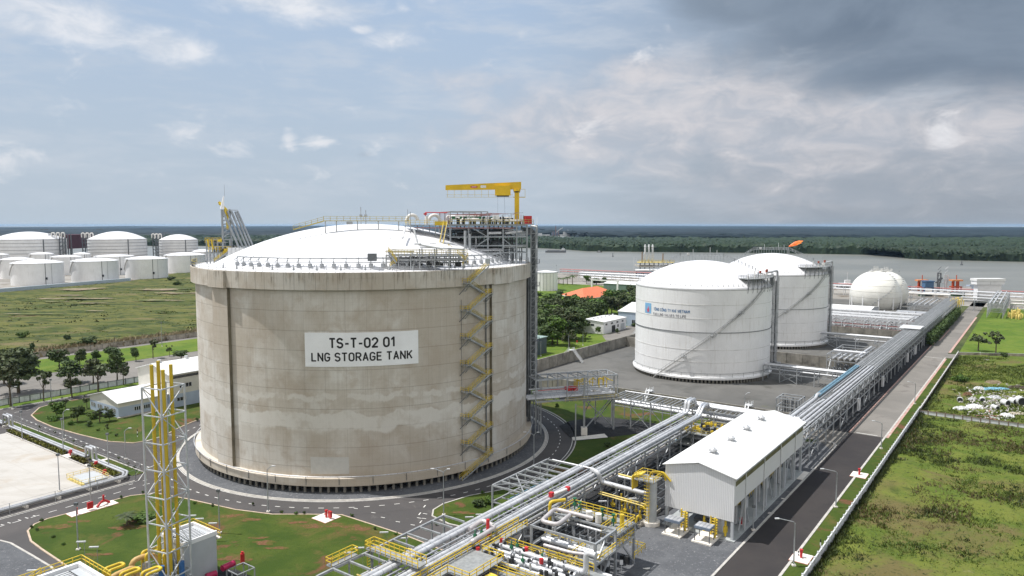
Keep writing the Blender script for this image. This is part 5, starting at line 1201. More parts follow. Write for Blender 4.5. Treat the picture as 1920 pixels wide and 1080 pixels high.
# ================================================================== SPHERES
def sphere_tank(cx_, cy_, R, zc_, label):
    th = thing('sphere_tank', label, 'gas sphere', (cx_, cy_, 0), 'spherical gas tanks by the jetty')
    MB().lathe([(max(.01, R * math.sin(math.pi * i / 28)), zc_ - R * math.cos(math.pi * i / 28)) for i in range(29)], cx_, cy_, 48, True).build('shell', M_sphere, th)
    for k_ in range(7):
        z = zc_ - R * .55 + k_ * R * .24; r = math.sqrt(R * R - (z - zc_) ** 2) + .03; MB().tube([(cx_ + r * math.cos(i * .1309), cy_ + r * math.sin(i * .1309), z) for i in range(49)], .06, 4, False).build('weld_seam', mat('seam grey', (.5, .48, .42), .7), th)
    for i in range(10):
        a = i * .628; x, y = cx_ + R * .97 * math.cos(a), cy_ + R * .97 * math.sin(a); MB().cyl(x, y, 0, zc_, .5, 8).build('leg', M_tankw, th)
    m_ = MB()
    for i in range(24): a = rad(200 + i * 5.5); z = zc_ - R * .9 + i * R * 1.85 / 23; r = math.sqrt(max(.5, R * R - (z - zc_) ** 2)) + .8; m_.box(cx_ + r * math.cos(a) - .5, cx_ + r * math.cos(a) + .5, cy_ + r * math.sin(a) - .3, cy_ + r * math.sin(a) + .3, z, z + .35)
    m_.build('spiral_stair', M_galv, th)
    m_ = MB().box(cx_ - 4, cx_ + 4, cy_ - 1.5, cy_ + 1.5, zc_ + R + .2, zc_ + R + .4).rail([(cx_ - 4, cy_ - 1.5, zc_ + R + .4), (cx_ + 4, cy_ - 1.5, zc_ + R + .4), (cx_ + 4, cy_ + 1.5, zc_ + R + .4)], 1.2, 1.5, .15)
    m_.build('top_platform', M_pipew, th)
    for i in range(3): MB().cyl(cx_ - 1.5 + i * 1.3, cy_, zc_ + R, zc_ + R + 3.2, .2, 5).build('vent', M_pipew, th)
    return th
def place_px(cx, cy, Y): return at(cx, cy, Y)
s1 = at(1641, 552, 496); s2 = at(1660, 547, 520)
sphere_tank(s1[0], s1[1], 39.5 / F * 496 / math.cos(.47), s1[2], 'nearer white gas sphere with a stair curving up its side')
sphere_tank(s2[0], s2[1], 33 / F * 520 / math.cos(.47) + .6, s2[2], 'farther white gas sphere overlapping the nearer one')

# ================================================================== LEFT TANK FARM
def farm_tank(l, r, ztp, zap, bot, label, man=None, spx=0):
    g = G((l + r) / 2, bot); d = math.hypot(*g); R = (r - l) / 2 / F * g[1]; R = R / (1 - R / d * .0); ux, uy = g[0] / d, g[1] / d; c = (g[0] + ux * R, g[1] + uy * R)
    th = thing('farm_tank', label, 'storage tank', (c[0], c[1], 0), 'white cylindrical tanks of the far tank farm')
    MB().lathe([(R, 0), (R, ztp)], *c, 64).build('shell', M_tankw, th)
    MB().lathe([(R, ztp)] + [(R * (1 - i / 10), ztp + (zap - ztp) * (1 - (1 - i / 10) ** 2)) for i in range(11)], *c, 64, True).build('roof', M_dome, th)
    MB().lathe([(R + .02, ztp - .5), (R + .25, ztp - .5), (R + .25, ztp), (R + .02, ztp + .02)], *c, 64).build('rim', M_tankw, th)
    toc = math.atan2(-c[0], c[1])
    a = toc + .28; MB().beam(cp(R + .15, a, 0, c), cp(R + .15, a, ztp, c), .35).build('ladder_pipe', M_galvd, th)
    MB().beam(cp(R + .15, a + .25, 0, c), cp(R + .15, a + .25, ztp, c), .2).build('down_pipe', M_galv, th)
    p = cp(R + .3, a + .03, 6.5, c); MB().box(p[0] - .8, p[0] + .8, p[1] - .6, p[1] + .4, 5.6, 7.6).build('manhole', M_dark, th)
    m_ = MB(); a0 = toc - 1.25; pts = [cp(R + .6, a0 - .5 + .5 * i / 8, ztp * i / 8, c) for i in range(9)]
    pts = [cp(R + .7, toc - 1.0 - .45 * i / 8, ztp * (.45 + .55 * (8 - i) / 8), c) for i in range(9)]
    for p, q in zip(pts, pts[1:]): m_.beam(p, q, .8, .9)
    m_.build('spiral_stair', mat('stair grey', (.42, .42, .41)), th)
    return th
farm_tank(28, 116, 20.8, 23.8, 536, 'leftmost of the three front white tanks of the tank farm')
farm_tank(139, 220, 20.9, 23.6, 530, 'middle one of the three front white tanks of the tank farm')
farm_tank(239, 313, 21.0, 23.5, 524, 'front white tank nearest the big concrete tank, standing clear on the right')
farm_tank(311, 384, 20.7, 23.7, 512, 'white tank partly hidden behind the edge of the concrete tank')
farm_tank(6, 62, 20.1, 22.4, 523, 'white tank half hidden behind the leftmost front tank')
farm_tank(181, 250, 21.0, 22.6, 516, 'white tank in the gap between the two right-hand front tanks')
farm_tank(100, 152, 20.4, 22.3, 516, 'white tank in the gap between the two left-hand front tanks')
farm_tank(60, 100, 20.6, 22.6, 508, 'small white tank roof showing over the leftmost front tank')
farm_tank(140, 170, 20.6, 22.6, 508, 'narrow white tank seen over the middle front tank')
farm_tank(-40, 14, 20.4, 22.4, 510, 'white tank cut by the left edge of the picture')
farm_tank(362, 398, 20.4, 23.2, 500, 'farthest small white tank beside the big concrete tank')
def gas_tank(cx_px, hw, bot, ztp, zap, label, side):
    g = G(cx_px, bot); Y = g[1]; R = hw / F * Y; c = (g[0], Y + R)
    th = thing('ribbed_tank', label, 'storage tank', (c[0], c[1], 0), 'large ribbed white tanks behind the tank farm')
    MB().lathe([(R, 0), (R, ztp)], *c, 80).build('shell', M_tankw, th)
    MB().lathe([(R * .98 * (1 - i / 14), ztp + (zap - ztp) * (1 - (1 - i / 14) ** 2)) for i in range(15)], *c, 80, True).build('dome', M_dome, th)
    for i in range(6): z = ztp * (.3 + .7 * (i + 1) / 6) - .5; MB().lathe([(R + .02, z - .5), (R + .7, z - .4), (R + .7, z), (R + .02, z + .05)], *c, 80).build('stiffener_ring', mat('ring grey', (.36, .36, .37)), th)
    toc = math.atan2(-c[0], c[1]); MB().beam(cp(R + .3, toc + .35, 0, c), cp(R + .3, toc + .35, ztp, c), .9).build('down_pipe', M_galvd, th)
    x0 = c[0] + side * R; m_ = MB(); y = c[1] - 6
    xa, xb = sorted((x0 - side * R * .3, x0 + side * 9)); xo = x0 + side * 1; xo2 = x0 + side * 9
    for x in (xo, (xo + xo2) / 2, xo2):
        for yy in (y, y + 12): m_.beam((x, yy, 0), (x, yy, ztp + 6), 1.0)
    for i in range(9): z = i * (ztp + 6) / 8; m_.beam((xo, y, z), (xo2, y, z), .6).beam((xo, y, z), (xo2, y, z + (ztp + 6) / 8), .4)
    m_.beam((xa, y, ztp + 5.5), (xb, y, ztp + 5.5), 1.2).beam((xa, y, ztp + 9), (xb, y, ztp + 9), .5).beam((x0 - side * R * .55, y, zap + 3), (xa if side > 0 else xb, y, zap + 3), .6)
    for i in range(5): x = xa + (xb - xa) * i / 4; m_.beam((x, y, ztp), (x, y, ztp + 9), .5)
    m_.build('pipe_tower', M_galvd, th)
    for i in range(3): x = xa + (xb - xa) * (.2 + .3 * i); MB().bent([(x, y - 1, ztp + 1), (x, y - 1, ztp + 8), (x + side * 4, y - 1, ztp + 8), (x + side * 4, y - 1, ztp + 2)], .8, 6).build('white_pipe', M_pipew, th)
    return th
gas_tank(18, 62, 505, 38, 47.5, 'large ribbed white tank at the left edge of the picture', 1)
gas_tank(195, 51, 500, 37, 47.5, 'middle large ribbed white tank in front of the hazy forest', -1)
gas_tank(321, 34, 495, 35, 42.5, 'smallest and rightmost of the large ribbed white tanks', -1)
# maroon shed and silo between them
th = thing('maroon_shed', 'tall maroon industrial shed between two large ribbed tanks', 'shed', at(111, 480, 1180)[:2] + (0,))
a = at(88, 440, 1180); b = at(134, 440, 1180); MB().box(a[0], b[0], 1180, 1240, 18, a[2]).build('wall', M_maroon, th)
for i in range(14): x = a[0] + (b[0] - a[0]) * i / 13; MB().beam((x, 1180, 0), (x, 1180, 18), .9).build('column', M_galvd, th)
MB().beam((a[0] + 2, 1178, 24), (a[0] + 17, 1178, 0), 4, 5).build('conveyor', M_pink, th)
g = at(117, 450, 1150); MB().lathe([(5.5, 0), (5.5, g[2]), (3, g[2] + 1.5), (.1, g[2] + 2)], g[0], 1150, 20).build('silo', M_bwall, label='grey-blue silo standing in front of the maroon shed', cat='silo', loc=(g[0], 1150, 0))
g = at(262, 460, 1100); MB().cyl(g[0], 1100, 0, g[2], .9, 8).build('chimney', M_galv, label='thin grey chimney between two ribbed tanks by the river', cat='chimney', loc=(g[0], 1100, 0))
m_ = SM(); m_.prism([(-220, 559), (113, 662), (239, 699), (239, 701), (113, 664.5), (-220, 561.5)], 0, 3.2); m_.build('boundary_wall', mat('pale blue boundary wall', (.42, .48, .54), .8), label='low pale blue wall in front of the tank farm', cat='wall', loc=W((0, 620, 0)))

# ================================================================== GARDEN SIDE BUILDINGS
def quad_building(th, P4, z0, z1, wallm, name='wall'):
    m_ = MB(); m_.prism([tuple(p) for p in P4], z0, z1); return m_.build(name, wallm, th)
def ribs(o): pass
# red roofed house
th = thing('red_roof_house', 'white house with a wide orange tiled hip roof among the trees', 'house', G(1085, 566) + (0,))
c4 = [(35.1, 523.5), (48.7, 489.7), (79, 528), (64, 566)]
cc_ = Vector((sum(p[0] for p in c4) / 4, sum(p[1] for p in c4) / 4))
def shr(P_, k_): return [tuple(cc_ + (Vector(p) - cc_) * k_) for p in P_]
quad_building(th, shr(c4, .88), 0, 6.0, M_wwall)
quad_building(th, c4, 5.8, 6.3, M_wwall, 'eave')
rdg = [tuple(cc_ + (Vector(c4[0]) * .5 + Vector(c4[1]) * .5 - cc_) * .42), tuple(cc_ + (Vector(c4[2]) * .5 + Vector(c4[3]) * .5 - cc_) * .42)]
v_ = [(p[0], p[1], 6.3) for p in c4] + [(rdg[0][0], rdg[0][1], 11.4), (rdg[1][0], rdg[1][1], 11.4)]
o = MB().add(v_, [(0, 1, 4), (1, 2, 5, 4), (2, 3, 5), (3, 0, 4, 5)]).build('roof', M_rooft, th); fix_normals(o)
P_ = shr(c4, .885)
for (a, b, k_) in ((0, 1, 4), (1, 2, 6)):
    A_, B_ = Vector(P_[a]), Vector(P_[b]); d = (B_ - A_).normalized(); nn = Vector((d.y, -d.x))
    for i in range(k_):
        q = A_.lerp(B_, (i + .5) / k_); e_ = d * 1.6
        for sg in (-1, 1):
            pass
        MB().prism([tuple(q - e_ - nn * .2), tuple(q + e_ - nn * .2), tuple(q + e_ + nn * .25), tuple(q - e_ + nn * .25)], 1.6, 4.4).build('window', M_glass, th)
# gable sheds in site axes
def gable_shed(th, s0, s1, t0, t1, h, hr, wallm, roofm, along='s', lowm=None, lowh=2.6, ov=.35):
    """walls, gable roof with ridge along s or t"""
    if lowm:
        SM().box(s0 - .03, s1 + .03, t0 - .03, t1 + .03, 0, lowh).build('lower_wall', lowm, th)
    m_ = SM()
    z0 = lowh if lowm else 0
    if along == 's':
        tm = (t0 + t1) / 2; v_ = []
        for s_ in (s0, s1): v_ += [(s_, t0, z0), (s_, t1, z0), (s_, t1, h), (s_, tm, hr), (s_, t0, h)]
    else:
        sm_ = (s0 + s1) / 2; v_ = []
        for t_ in (t0, t1): v_ += [(s0, t_, z0), (s1, t_, z0), (s1, t_, h), (sm_, t_, hr), (s0, t_, h)]
    o = m_.add(v_, [(0, 1, 2, 3, 4), (9, 8, 7, 6, 5), (0, 5, 6, 1), (1, 6, 7, 2), (4, 3, 8, 9), (3, 2, 7, 8), (0, 4, 9, 5)]).build('wall', wallm, th); fix_normals(o)
    m_ = SM(); z = .12
    if along == 's':
        tm = (t0 + t1) / 2; sl_ = (hr - h) / (tm - t0); A_ = [(t0 - ov, h - ov * sl_ + z), (tm, hr + z), (t1 + ov, h - ov * sl_ + z)]; v_ = []
        for s_ in (s0 - ov, s1 + ov):
            v_ += [(s_, a, b) for a, b in A_] + [(s_, a, b - .2) for a, b in A_]
    else:
        sm_ = (s0 + s1) / 2; sl_ = (hr - h) / (sm_ - s0); A_ = [(s0 - ov, h - ov * sl_ + z), (sm_, hr + z), (s1 + ov, h - ov * sl_ + z)]; v_ = []
        for t_ in (t0 - ov, t1 + ov):
            v_ += [(a, t_, b) for a, b in A_] + [(a, t_, b - .2) for a, b in A_]
    o = m_.add(v_, [(0, 1, 7, 6), (1, 2, 8, 7), (3, 9, 10, 4), (4, 10, 11, 5), (0, 6, 9, 3), (2, 5, 11, 8), (0, 3, 4, 1), (1, 4, 5, 2), (6, 7, 10, 9), (7, 8, 11, 10)]).build('roof', roofm, th); fix_normals(o); return o
def win(th, s0, s1, t, z0, z1, face='s', n=2, frame=None):
    """a window on a wall at constant s or t, proud 3 cm, with mullions"""
    m_ = SM(); f_ = SM(); e_ = .06
    if face == 's': m_.box(t - e_, t, s0, s1, z0, z1)       # plane at constant s=t arg, spans t from s0..s1
    else: m_.box(s0, s1, t - e_, t, z0, z1)
    o = m_.build('window', M_glass, th)
    for i in range(n + 1):
        q = s0 + (s1 - s0) * i / n
        if face == 's': f_.box(t - e_ - .04, t - e_ + .01, q - .05, q + .05, z0 - .05, z1 + .05)
        else: f_.box(q - .05, q + .05, t - e_ - .04, t - e_ + .01, z0 - .05, z1 + .05)
    f_.build('frame', M_wwall, o)
# small white building by the garden path
th = thing('small_white_building', 'small white flat-roofed building between the garden trees and the bund wall', 'building', (216, 146, 0), site=True)
gable_shed(th, 204, 229, 139.5, 153.5, 6.4, 7.0, M_wwall, M_wroof)
for i in range(4): win(th, 206 + i * 6, 208 + i * 6, 139.5, 4.4, 5.4, 't', 2)
SM().box(213, 216.5, 139.3, 139.5, 0, 3.6).build('door', M_dark, th); SM().box(223, 227, 139.3, 139.5, 0, 3.6).build('shutter', M_gwall, th); win(th, 219, 220.5, 139.5, 2.2, 3.6, 't', 1)
win(th, 145, 147, 204, 4, 5, 's', 1)
for i in range(6): SM().cyl(206 + i * 4.2, 146.5, 7.0, 7.9, .5, 8).build('roof_vent', M_lamp, th)
th = thing('blue_warehouse', 'pale blue warehouse with a white gable roof, half hidden by the lettered tank', 'warehouse', (250, 140, 0), site=True)
gable_shed(th, 240, 275, 124, 150, 8.0, 11.5, M_bwall, M_wroof, 't')
for i in range(3): win(th, 244 + i * 6, 246.5 + i * 6, 124, 1.8, 3.6, 't', 2)
for i in range(4): win(th, 127 + i * 6, 129.5 + i * 6, 240, 1.8, 3.6, 's', 2)
th = thing('green_building', 'long low green building with a white roof behind the trees', 'building', (435, 240, 0), site=True)
gable_shed(th, 425, 445, 212, 262, 6.5, 8.2, mat('dull green wall', (.13, .19, .16), .7), M_wroof, 't')
th = thing('dark_cabin', 'dark blue-grey cabin beside the concrete tank with a green roof', 'cabin', (137, 137, 0), site=True)
SM().box(128, 141, 133, 145, 0, 7.2).build('wall', mat('slate panels', (.06, .08, .10), .5), th); SM().box(127.6, 141.4, 132.6, 145.4, 7.2, 7.5).build('roof', mat('green grey roof', (.25, .33, .31), .6), th)
for i in range(3): SM().box(127.9, 128, 134 + i * 3.6, 136.6 + i * 3.6, 1, 6).build('panel', M_galvd, th)
g = G(1025, 546); th = thing('river_tank', 'white cylindrical tank by the river, just right of the concrete tank', 'storage tank', (g[0], g[1], 0))
Rr = 22 / F * g[1]; zt_ = at(1025, 511, g[1])[2]; MB().lathe([(Rr, 0), (Rr, zt_), (.1, zt_ + 1.4)], g[0], g[1] + Rr, 40).build('shell', M_tankw, th)
MB().lathe([(Rr + .05, zt_ - .6), (Rr + .3, zt_ - .5), (Rr + .3, zt_ + .1)], g[0], g[1] + Rr, 40).build('rim', M_galv, th)
for i in range(5): p = cp(Rr + .1, -.6 + i * .3, 0, (g[0], g[1] + Rr)); MB().beam(p, (p[0], p[1], zt_), .25).build('down_pipe', M_galv, th)
m_ = SM(); m_.beam((405, 238, 0), (405, 238, 11), 1.2).beam((405, 262, 0), (405, 262, 11), 1.2).beam((405, 237, 10.6), (405, 263, 10.6), 1.0, .9)
m_.build('gantry', M_wwall, label='white portal gantry frame behind the red roofed house', cat='gantry', loc=W((405, 250, 0)))

# ================================================================== JETTY AND RIVER
def jetty_rack(label, s0, t0, s1, t1, z, w_=5, lev=2, m=None, step=9, red=False, hidden=False):
    th = thing('jetty_pipe_rack', label, 'pipe rack', ((s0 + s1) / 2, (t0 + t1) / 2, 0), site=True); d = Vector((s1 - s0, t1 - t0)); L = d.length; d.normalize(); n_ = Vector((-d.y, d.x)) * w_ / 2
    m_ = SM(); k_ = max(1, int(L / step))
    for i in range(k_ + 1):
        q = Vector((s0, t0)) + d * L * i / k_
        for sg in (-1, 1): m_.beam((q.x + sg * n_.x, q.y + sg * n_.y, 0), (q.x + sg * n_.x, q.y + sg * n_.y, z), .35)
        for j in range(lev): zz = z - j * 2.4; m_.beam((q.x - n_.x, q.y - n_.y, zz), (q.x + n_.x, q.y + n_.y, zz), .3)
    m_.build('frame', m or M_lamp, th)
    m_ = SM()
    for j in range(lev):
        for i in range(4):
            o_ = n_ * (-.75 + .5 * i); zz = z - j * 2.4 + .45; m_.tube([(s0 + o_.x, t0 + o_.y, zz), (s1 + o_.x, t1 + o_.y, zz)], .3, 5)
    m_.parts('pipe', M_pink if red else M_clad, th)
    return th
jetty_rack('pipe rack with reddish pipes running along the river shore', 560, -60, 560, 120, 4.5, 6, 1, red=True)
jetty_rack('white pipe rack just inland of the reddish shore pipes', 508, -150, 508, 105, 7.0, 7, 2)
jetty_rack('reddish pipe rack on the shore left of the lettered tank', 575, 240, 575, 400, 6, 8, 2, red=True)
jetty_rack('grey pipe rack before the reddish shore rack, beyond the gantry', 500, 190, 500, 330, 9, 8, 3)
th = thing('trestle', 'grey trestle leading out to the loading arms on the river', 'jetty', (660, 330, 0), site=True)
SM().box(600, 725, 316, 322, 5.4, 6.2).build('deck', M_galv, th)
for i in range(14): SM().beam((602 + i * 9, 319, -2), (602 + i * 9, 319, 5.5), 1.0).build('pile', M_galvd, th)
g = G(1228, 505)
th = thing('loading_platform', 'yellowish loading platform with three tall loading arms on the river', 'jetty', (g[0], g[1], 0))
x0_, x1_ = at(1196, 505, 926)[0], at(1262, 505, 926)[0]
MB().box(x0_, x1_, 920, 950, 3, 5).build('deck', M_conc, th); MB().rail([(x0_, 920, 9), (x1_, 920, 9)], 3, 4, .5).box(x0_, x1_, 920, 940, 8.5, 9).build('upper_deck', M_yel2, th)
for i in range(8): x = x0_ + 2 + (x1_ - x0_ - 4) * i / 7; MB().beam((x, 921, -2), (x, 921, 9), 1.1).build('pile', M_galvd, th)
for px in (1209.5, 1216.5, 1223.5):
    x = at(px, 480, 926)[0]; zt_ = at(px, 458, 926)[2]
    MB().cyl(x, 926, 8, zt_ - 1, 1.2, 8).cyl(x, 926, zt_ - 3, zt_, 1.6, 8, .6).box(x - 1.5, x + 1.5, 925, 927, 14, 20).tube([(x - 2, 926, 10), (x + 1.2, 926, 22)], .5, 5).build('loading_arm', M_lamp, th)
for px, y_ in ((1204, 472), (1243, 475)): x = at(px, 480, 926)[0]; MB().cyl(x, 926, 8, at(px, y_, 926)[2], .8, 6).build('mast', mat('rusty mast', (.25, .17, .11)), th)
for px, y_ in ((1189, 482), (1194, 484)): x = at(px, 480, 900)[0]; MB().cyl(x, 900, -2, at(px, y_, 900)[2], .35, 5).build('light_mast', M_lamp, label=('thin white mast left of the loading arms' if px == 1189 else 'thin white mast nearest the loading arms'), cat='mast', loc=(x, 900, 0))
g = G(1208, 520); th = thing('jetty_hut', 'pale blue hut with a white roof at the foot of the loading jetty', 'hut', (g[0], g[1], 0))
MB().box(g[0] - 6, g[0] + 14, g[1], g[1] + 12, 0, 7).build('wall', M_bwall, th); MB().box(g[0] - 8, g[0] + 16, g[1] - 2, g[1] + 14, 7, 8).build('roof', M_wroof, th); MB().box(g[0] - 3, g[0] - .5, g[1] - .3, g[1], 3.6, 5.6).build('window', M_glass, th)
# orange dolphins, blue box, marine arms
for px, lb in ((1728, 'orange mooring structure nearest the gas spheres'), (1792, 'orange mooring structure nearest the white jetty building')):
    g = G(px, 549); th = thing('mooring_structure', lb, 'mooring structure', (g[0], g[1], 0), 'orange mooring structures on the jetty'); Y = g[1]; z1_ = at(px, 527, Y)[2]
    for dx, dy in ((-3, 0), (-1, 2), (1.2, 0), (3, 2), (0, -1)): MB().cyl(g[0] + dx, g[1] + dy, 0, z1_, .75, 7).build('post', M_orange, th)
    MB().box(g[0] - 4.5, g[0] + 4.5, g[1] - 2, g[1] + 3, z1_, z1_ + 1.2).build('top', mat('light orange', (.6, .24, .10)), th); MB().box(g[0] - 4, g[0] + 4, g[1] - 2, g[1] + 3, 4.5, 5.4).build('ring', M_orange, th); MB().cyl(g[0], g[1], z1_ + 1, z1_ + 5, .35, 5).build('mast', M_orange, th)
g = G(1741, 552); MB().box(g[0] - 3, g[0] + 4, g[1], g[1] + 5, 5.5, 10.5).box(g[0] - 3.6, g[0] + 4.6, g[1] - .6, g[1] + 5.6, 10.3, 11).beam((g[0] - 3, g[1] + 1, 0), (g[0] - 3, g[1] + 1, 6), .8).beam((g[0] + 4, g[1] + 1, 0), (g[0] + 4, g[1] + 1, 6), .8).build('control_cabin', mat('blue cabin', (.07, .14, .25), .6), label='blue control cabin on legs beside the orange mooring structure', cat='cabin', loc=(g[0], g[1], 0))
for px, mt, lb in ((1759, M_galvd, 'dark grey marine loading arm between the orange structures'), (1772, M_lamp, 'white marine loading arm between the orange structures')):
    g = G(px, 548); zt_ = at(px, 511 if px < 1765 else 515, g[1])[2]; x = g[0]; m_ = MB().cyl(x, g[1], 0, 9, 1.3, 7).cyl(x - 1, g[1], 8, zt_, .6, 6).cyl(x + 1.6, g[1], 8, zt_ - 1, .5, 6).beam((x - 1.2, g[1], zt_ - .6), (x + 1.8, g[1], zt_ - .6), .8).beam((x - 2.5, g[1], 8), (x + 3, g[1], 12), 1.0)
    for i in range(4): m_.beam((x - 1, g[1], 10 + i * 3), (x + 1.6, g[1], 12.5 + i * 3), .3)
    m_.build('marine_arm', mt, label=lb, cat='loading arm', loc=(x, g[1], 0))
rj = random.Random(3)
for i, (px, py, w_, h_, mt, lb) in enumerate([(1700, 547, 16, 5, M_blue, 'blue container on the jetty right of the spheres'), (1716, 552, 12, 3, mat('sand heap', (.36, .28, .18)), 'brown block on the jetty in front of the blue container'), (1752, 556, 34, 3, mat('sand heap', (.36, .28, .18)), 'wide sandy coloured stack before the marine arms'), (1812, 549, 18, 5, M_wwall, 'white container right of the second orange structure'), (1822, 548, 8, 6, M_bwall, 'small grey-blue tank box beside the white jetty building'), (1738, 556, 20, 3, mat('dark green cover', (.03, .07, .03)), 'dark green covered stack below the blue cabin'), (1798, 556, 22, 3, mat('dark green cover', (.03, .07, .03)), 'dark green covered stack right of the marine arms')]):
    g = G(px, py); ww = w_ / F * g[1] / 2; th = thing('jetty_crate', lb, 'container', (g[0], g[1], 0)); MB().box(g[0] - ww, g[0] + ww, g[1], g[1] + 5, 0, h_).build('body', mt, th); MB().box(g[0] - ww * 1.02, g[0] + ww * 1.02, g[1] - .2, g[1] + 5.2, h_, h_ + .3).build('lid', M_galv, th)
# white jetty building with T-shaped outline
g = G(1855, 563); Yb = g[1]; xa = at(1833, 550, Yb)[0]; xb = at(1877, 550, Yb)[0]; zt_ = at(1855, 523, Yb)[2]; zm = at(1855, 533.5, Yb)[2]
th = thing('jetty_building', 'tall white sheet-clad jetty building with an overhanging top', 'building', (g[0], Yb, 0))
MB().box(xa, xb, Yb, Yb + 5, 0, zm).build('lower_wall', M_wwall, th); MB().box(xa - 1.6, xb + 1.6, Yb - 1, Yb + 6, zm, zt_ - 1.6).build('upper_wall', M_wwall, th); MB().box(xa - 2.0, xb + 2.0, Yb - 1.6, Yb + 6.6, zt_ - 1.6, zt_ + .2).build('roof', M_wroof, th)
MB().box((xa + xb) / 2 - .1, (xa + xb) / 2 + .1, Yb - 1.1, Yb - 1.0, zm, zt_ - 1.6).build('downpipe', M_galv, th)
# roofed shed before the spheres
th = thing('low_shed', 'long low shed with a bright white roof in front of the spheres', 'shed', (365, 60, 0), site=True)
gable_shed(th, 352, 384, 41, 100, 4.5, 6.0, M_gwall, M_wroof, 't')
# vessels
def boat(name, label, cat, px, py, Y, L, W_, H, rot, hullm, deckh, cabins, mast=None, group=None):
    g = at(px, py, Y); th = thing(name, label, cat, (g[0], Y, -2), group); ca, sa_ = math.cos(rot), math.sin(rot)
    def f_(p): return (g[0] + p[0] * ca - p[1] * sa_, Y + p[0] * sa_ + p[1] * ca, -2 + p[2])
    B = lambda: MB(f_); hl = []
    n = 12; v_ = []
    for i in range(n + 1):
        u = i / n; x = -L / 2 + L * u; w0 = W_ / 2 * (1 - max(0, (u - .72) / .28) ** 2) * (1 - max(0, (.12 - u) / .12) * .25); sh = H * (1 + .45 * max(0, u - .6) ** 2 * 4)
        v_ += [(x, -w0, sh), (x, -w0 * .8, -.6), (x, w0 * .8, -.6), (x, w0, sh)]
    f_s = []
    for i in range(n):
        for k_ in range(4): a = i * 4 + k_; b = i * 4 + (k_ + 1) % 4; f_s.append((a, b, b + 4, a + 4))
    f_s += [(0, 3, 2, 1), (n * 4, n * 4 + 1, n * 4 + 2, n * 4 + 3)]
    o = B().add(v_, f_s).build('hull', hullm, th); fix_normals(o)
    for (x0, x1, w_, z0, z1, mt) in cabins: B().box(x0, x1, -w_ / 2, w_ / 2, z0, z1).build('cabin' if z1 - z0 > 1.5 else 'hatch', mt, th)
    if mast: B().cyl(mast[0], 0, H, mast[1], mast[2], 6).build('mast', M_lamp, th)
    return th
boat('cargo_ship', 'long low grey cargo ship on the river beyond the tank', 'ship', 1042, 472, 1545, 44, 9, 4.2, rad(2), mat('ship grey', (.16, .17, .19), .6), 0, [(-18, 8, 7, 4.2, 5.4, mat('hatch grey', (.25, .26, .27))), (13, 19, 6.5, 4.5, 8.5, M_lamp)], (16, 11, .2))
boat('tugboat', 'small white and black tugboat moored left of the gas spheres', 'tugboat', 1590, 543, 655, 19, 7, 3.0, rad(-12), mat('tug black hull', (.02, .02, .025), .5), 0, [(-8, 3, 4.6, 2.8, 6.0, M_wwall), (-3, 1.5, 3.6, 6.0, 8.8, M_wwall), (3.4, 5.5, 3.6, 2.8, 4.2, M_wwall)], (-1, 16, .22))
boat('river_boat', 'tiny dark boat in the middle of the river near the forest', 'boat', 1124, 471, 1560, 11, 3, 1.6, 0, mat('dark hull', (.08, .07, .07)), 0, [(-3, 1, 2, 1.5, 3.2, M_lamp)])
for px, py, lb in ((1149, 481, 'dark channel buoy left of the loading arms'), (1803, 497, 'dark channel buoy above the white jetty building')):
    g = G(px, py, -2); MB().lathe([(.1, -2.4), (2, -2.2), (2, -.8), (.7, -.6), (.5, 4.5), (.1, 5)], g[0], g[1], 8).build('buoy', M_galvd, label=lb, cat='buoy', loc=(g[0], g[1], -2), group='channel buoys on the river')
# rigs beyond the mangroves
Yr = 3800; g = at(1042, 442, Yr)
th = thing('offshore_rig', 'grey rig with a slanting crane boom beyond the mangroves', 'rig', (g[0], Yr, -2)); k_ = Yr / F
MB().box(g[0] - 7 * k_, g[0] + 7 * k_, Yr, Yr + 40, 4, 16).build('hull', mat('rig blue grey', (.12, .16, .22)), th)
for dx, h_ in ((-5, 8), (0, 18), (5, 9)): MB().beam((g[0] + dx * k_, Yr, 0), (g[0] + dx * k_, Yr, h_ * k_), 1.6 * k_).build('leg', mat('rig red grey', (.22, .14, .14)), th)
MB().beam((g[0] + 2 * k_, Yr, 8 * k_), (g[0] + 13 * k_, Yr, 15 * k_), 1.2 * k_).build('boom', M_lamp, th); MB().beam((g[0] + 1 * k_, Yr, 6 * k_), (g[0] + 10 * k_, Yr, 14 * k_), .8 * k_).build('boom', M_lamp, th)
g = at(1063, 442, Yr); boat('white_ship', 'white ship with masts beyond the mangroves, right of the rig', 'ship', 1063, 442, Yr, 34 * k_ * .8, 16, 9, 0, M_lamp, 0, [(-20, 0, 12, 9, 22, M_lamp), (8, 22, 12, 9, 16, M_galv)], (5, 34, 1.5))
boat('far_ship', 'long white ship beyond the mangroves, left of the rig', 'ship', 1018, 443, Yr + 20, 26 * k_, 16, 8, 0, M_lamp, 0, [(-25, -5, 12, 8, 15, M_lamp)], None)
